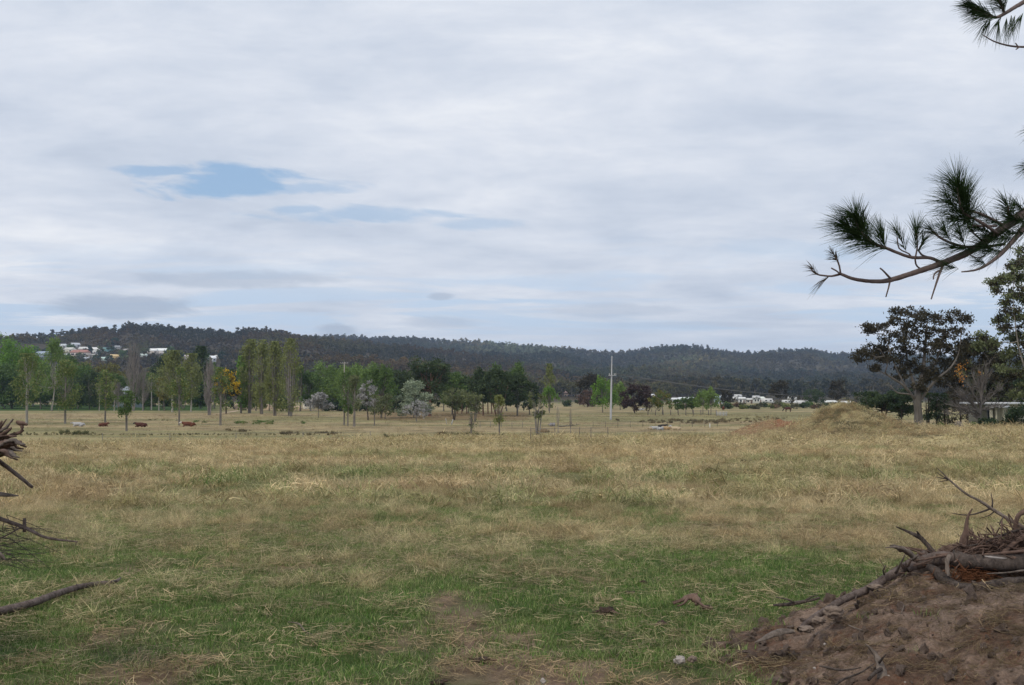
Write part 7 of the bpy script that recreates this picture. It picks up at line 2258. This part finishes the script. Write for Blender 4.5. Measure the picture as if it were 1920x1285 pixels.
    cl('needle_tuft', [((1850, 496, .1), (1836, 490, .08), 49, 34, .9)])
    cl('needle_tuft', [((1866, 470, .15), (1842, 462, .12), 87, 60, .8), ((1826, 440, .12), (1812, 400, .1), 87, 46, .7)])
    cl('needle_tuft', [((1800, 505, .1), (1776, 498, .1), 45, 56, .7), ((1884, 470, .2), (1856, 470, .15), 76, 60, .7), ((1830, 470, .15), (1790, 464, .1), 76, 70, .5)])
    cl('sparse_needle_tuft', [((1572, 492, .01), (1562, 476, .01), 64, 26, 1.0)], NEEDLE2)
    cl('sparse_needle_tuft', [((1536, 516, -.02), (1522, 502, -.02), 38, 24, .9), ((1556, 518, 0), (1545, 524, 0), 17, 44, .5)], NEEDLE2)
    # upper right bough
    br('branch', [(1822, 15, 0, 1.6), (1836, 22, 0, 2), (1848, 28, .0, 2.4), (1867, 33, .03, 3), (1883, 26, .05, 3.4), (1904, 13, .1, 4), (1925, 0, .15, 4.6), (1990, -50, .3, 7), (2120, -130, .6, 12), (2300, -200, 1.2, 20)])
    br('branch', [(1884, 26, .05, 2.2), (1878, 12, .04, 2), (1872, -5, .03, 1.6)])
    br('dead_twig', [(1843, 66, 0, .8), (1862, 77, .02, 1.3), (1883, 84, .04, 1.6), (1909, 88, .06, 2), (1935, 86, .1, 2.4), (1990, 70, .2, 4), (2100, -20, .5, 8), (2120, -130, .6, 10)])
    br('dead_twig', [(1909, 88, .06, 1.4), (1904, 81, .05, 1)])
    br('dead_twig', [(1912, 88, .06, 1.4), (1905, 93, .05, 1)])
    cl('needle_tuft', [((1862, 33, .02), (1822, 12, 0), 330, 44, .75), ((1872, 34, .02), (1846, 28, 0), 120, 56, .8)])
    cl('needle_tuft', [((1885, 26, .05), (1870, -6, .03), 200, 46, .9)])
    m = MB()
    for i in range(9):
        x = 1850 + i * 9 + r.normal(0, 2); y0 = 36 - i * 1.5
        needles(m, P(x, y0, .04), P(x - 3 + r.normal(0, 2), y0 + 8, .04), 15, 44 / F * PY, r, .32)
    m.build('hanging_needles', NEEDLE, root)
    cl('needle_tuft', [((1990, 232, .1), (1945, 240, .05), 150, 46, .9)])
    br('branch', [(1945, 240, .05, 2), (1990, 232, .1, 3), (2100, 240, .4, 7), (2290, 210, 1.1, 16)])
    cl('needle_tuft', [((1960, 318, .1), (1925, 312, .05), 114, 40, .9)])
    br('branch', [(1925, 312, .05, 2), (1960, 318, .1, 3), (2060, 320, .5, 7), (2200, 262, 1.0, 12)])
# ------------------------------------------------------------------ air
def build_haze():
    m, g, out = newmat('thin_blue_haze')
    v = g.n('ShaderNodeVolumePrincipled')
    v.inputs['Color'].default_value = (0.52, 0.70, 0.99, 1)
    v.inputs['Density'].default_value = 0.92e-4
    v.inputs['Anisotropy'].default_value = 0.0
    g.link(v.outputs[0], out.inputs['Volume'])
    mb = MB(); mb.box((0, 3000, 112), (16000, 9000, 240))
    tag(mb.build('haze', m), 'thin bluish air over the valley', kind='stuff')



forest('near_hill_forest', zA, 830, 2250, -0.72, 0.30, 9.5, 301, tintA, 'brownish eucalypt forest covering the near ridge', 0.80, zmin=-1.0, clear_xy=[(a, b) for a, b, _ in TOWN_XY])
forest('far_hill_forest', zB, 1010, 3650, -0.40, 0.72, 14.0, 302, tintB, 'dense bluish eucalypt forest covering the far range', 1.1)

build_mounds()
build_grass()
grass_on_mounds()
build_rushes()
build_trees()
build_big_trees()
build_pole()
build_fences()
build_town()
build_far_buildings()
build_cattle()
build_small_field_things()
build_right_pile()
build_clods()
build_left_pile()
build_pine()
build_haze()
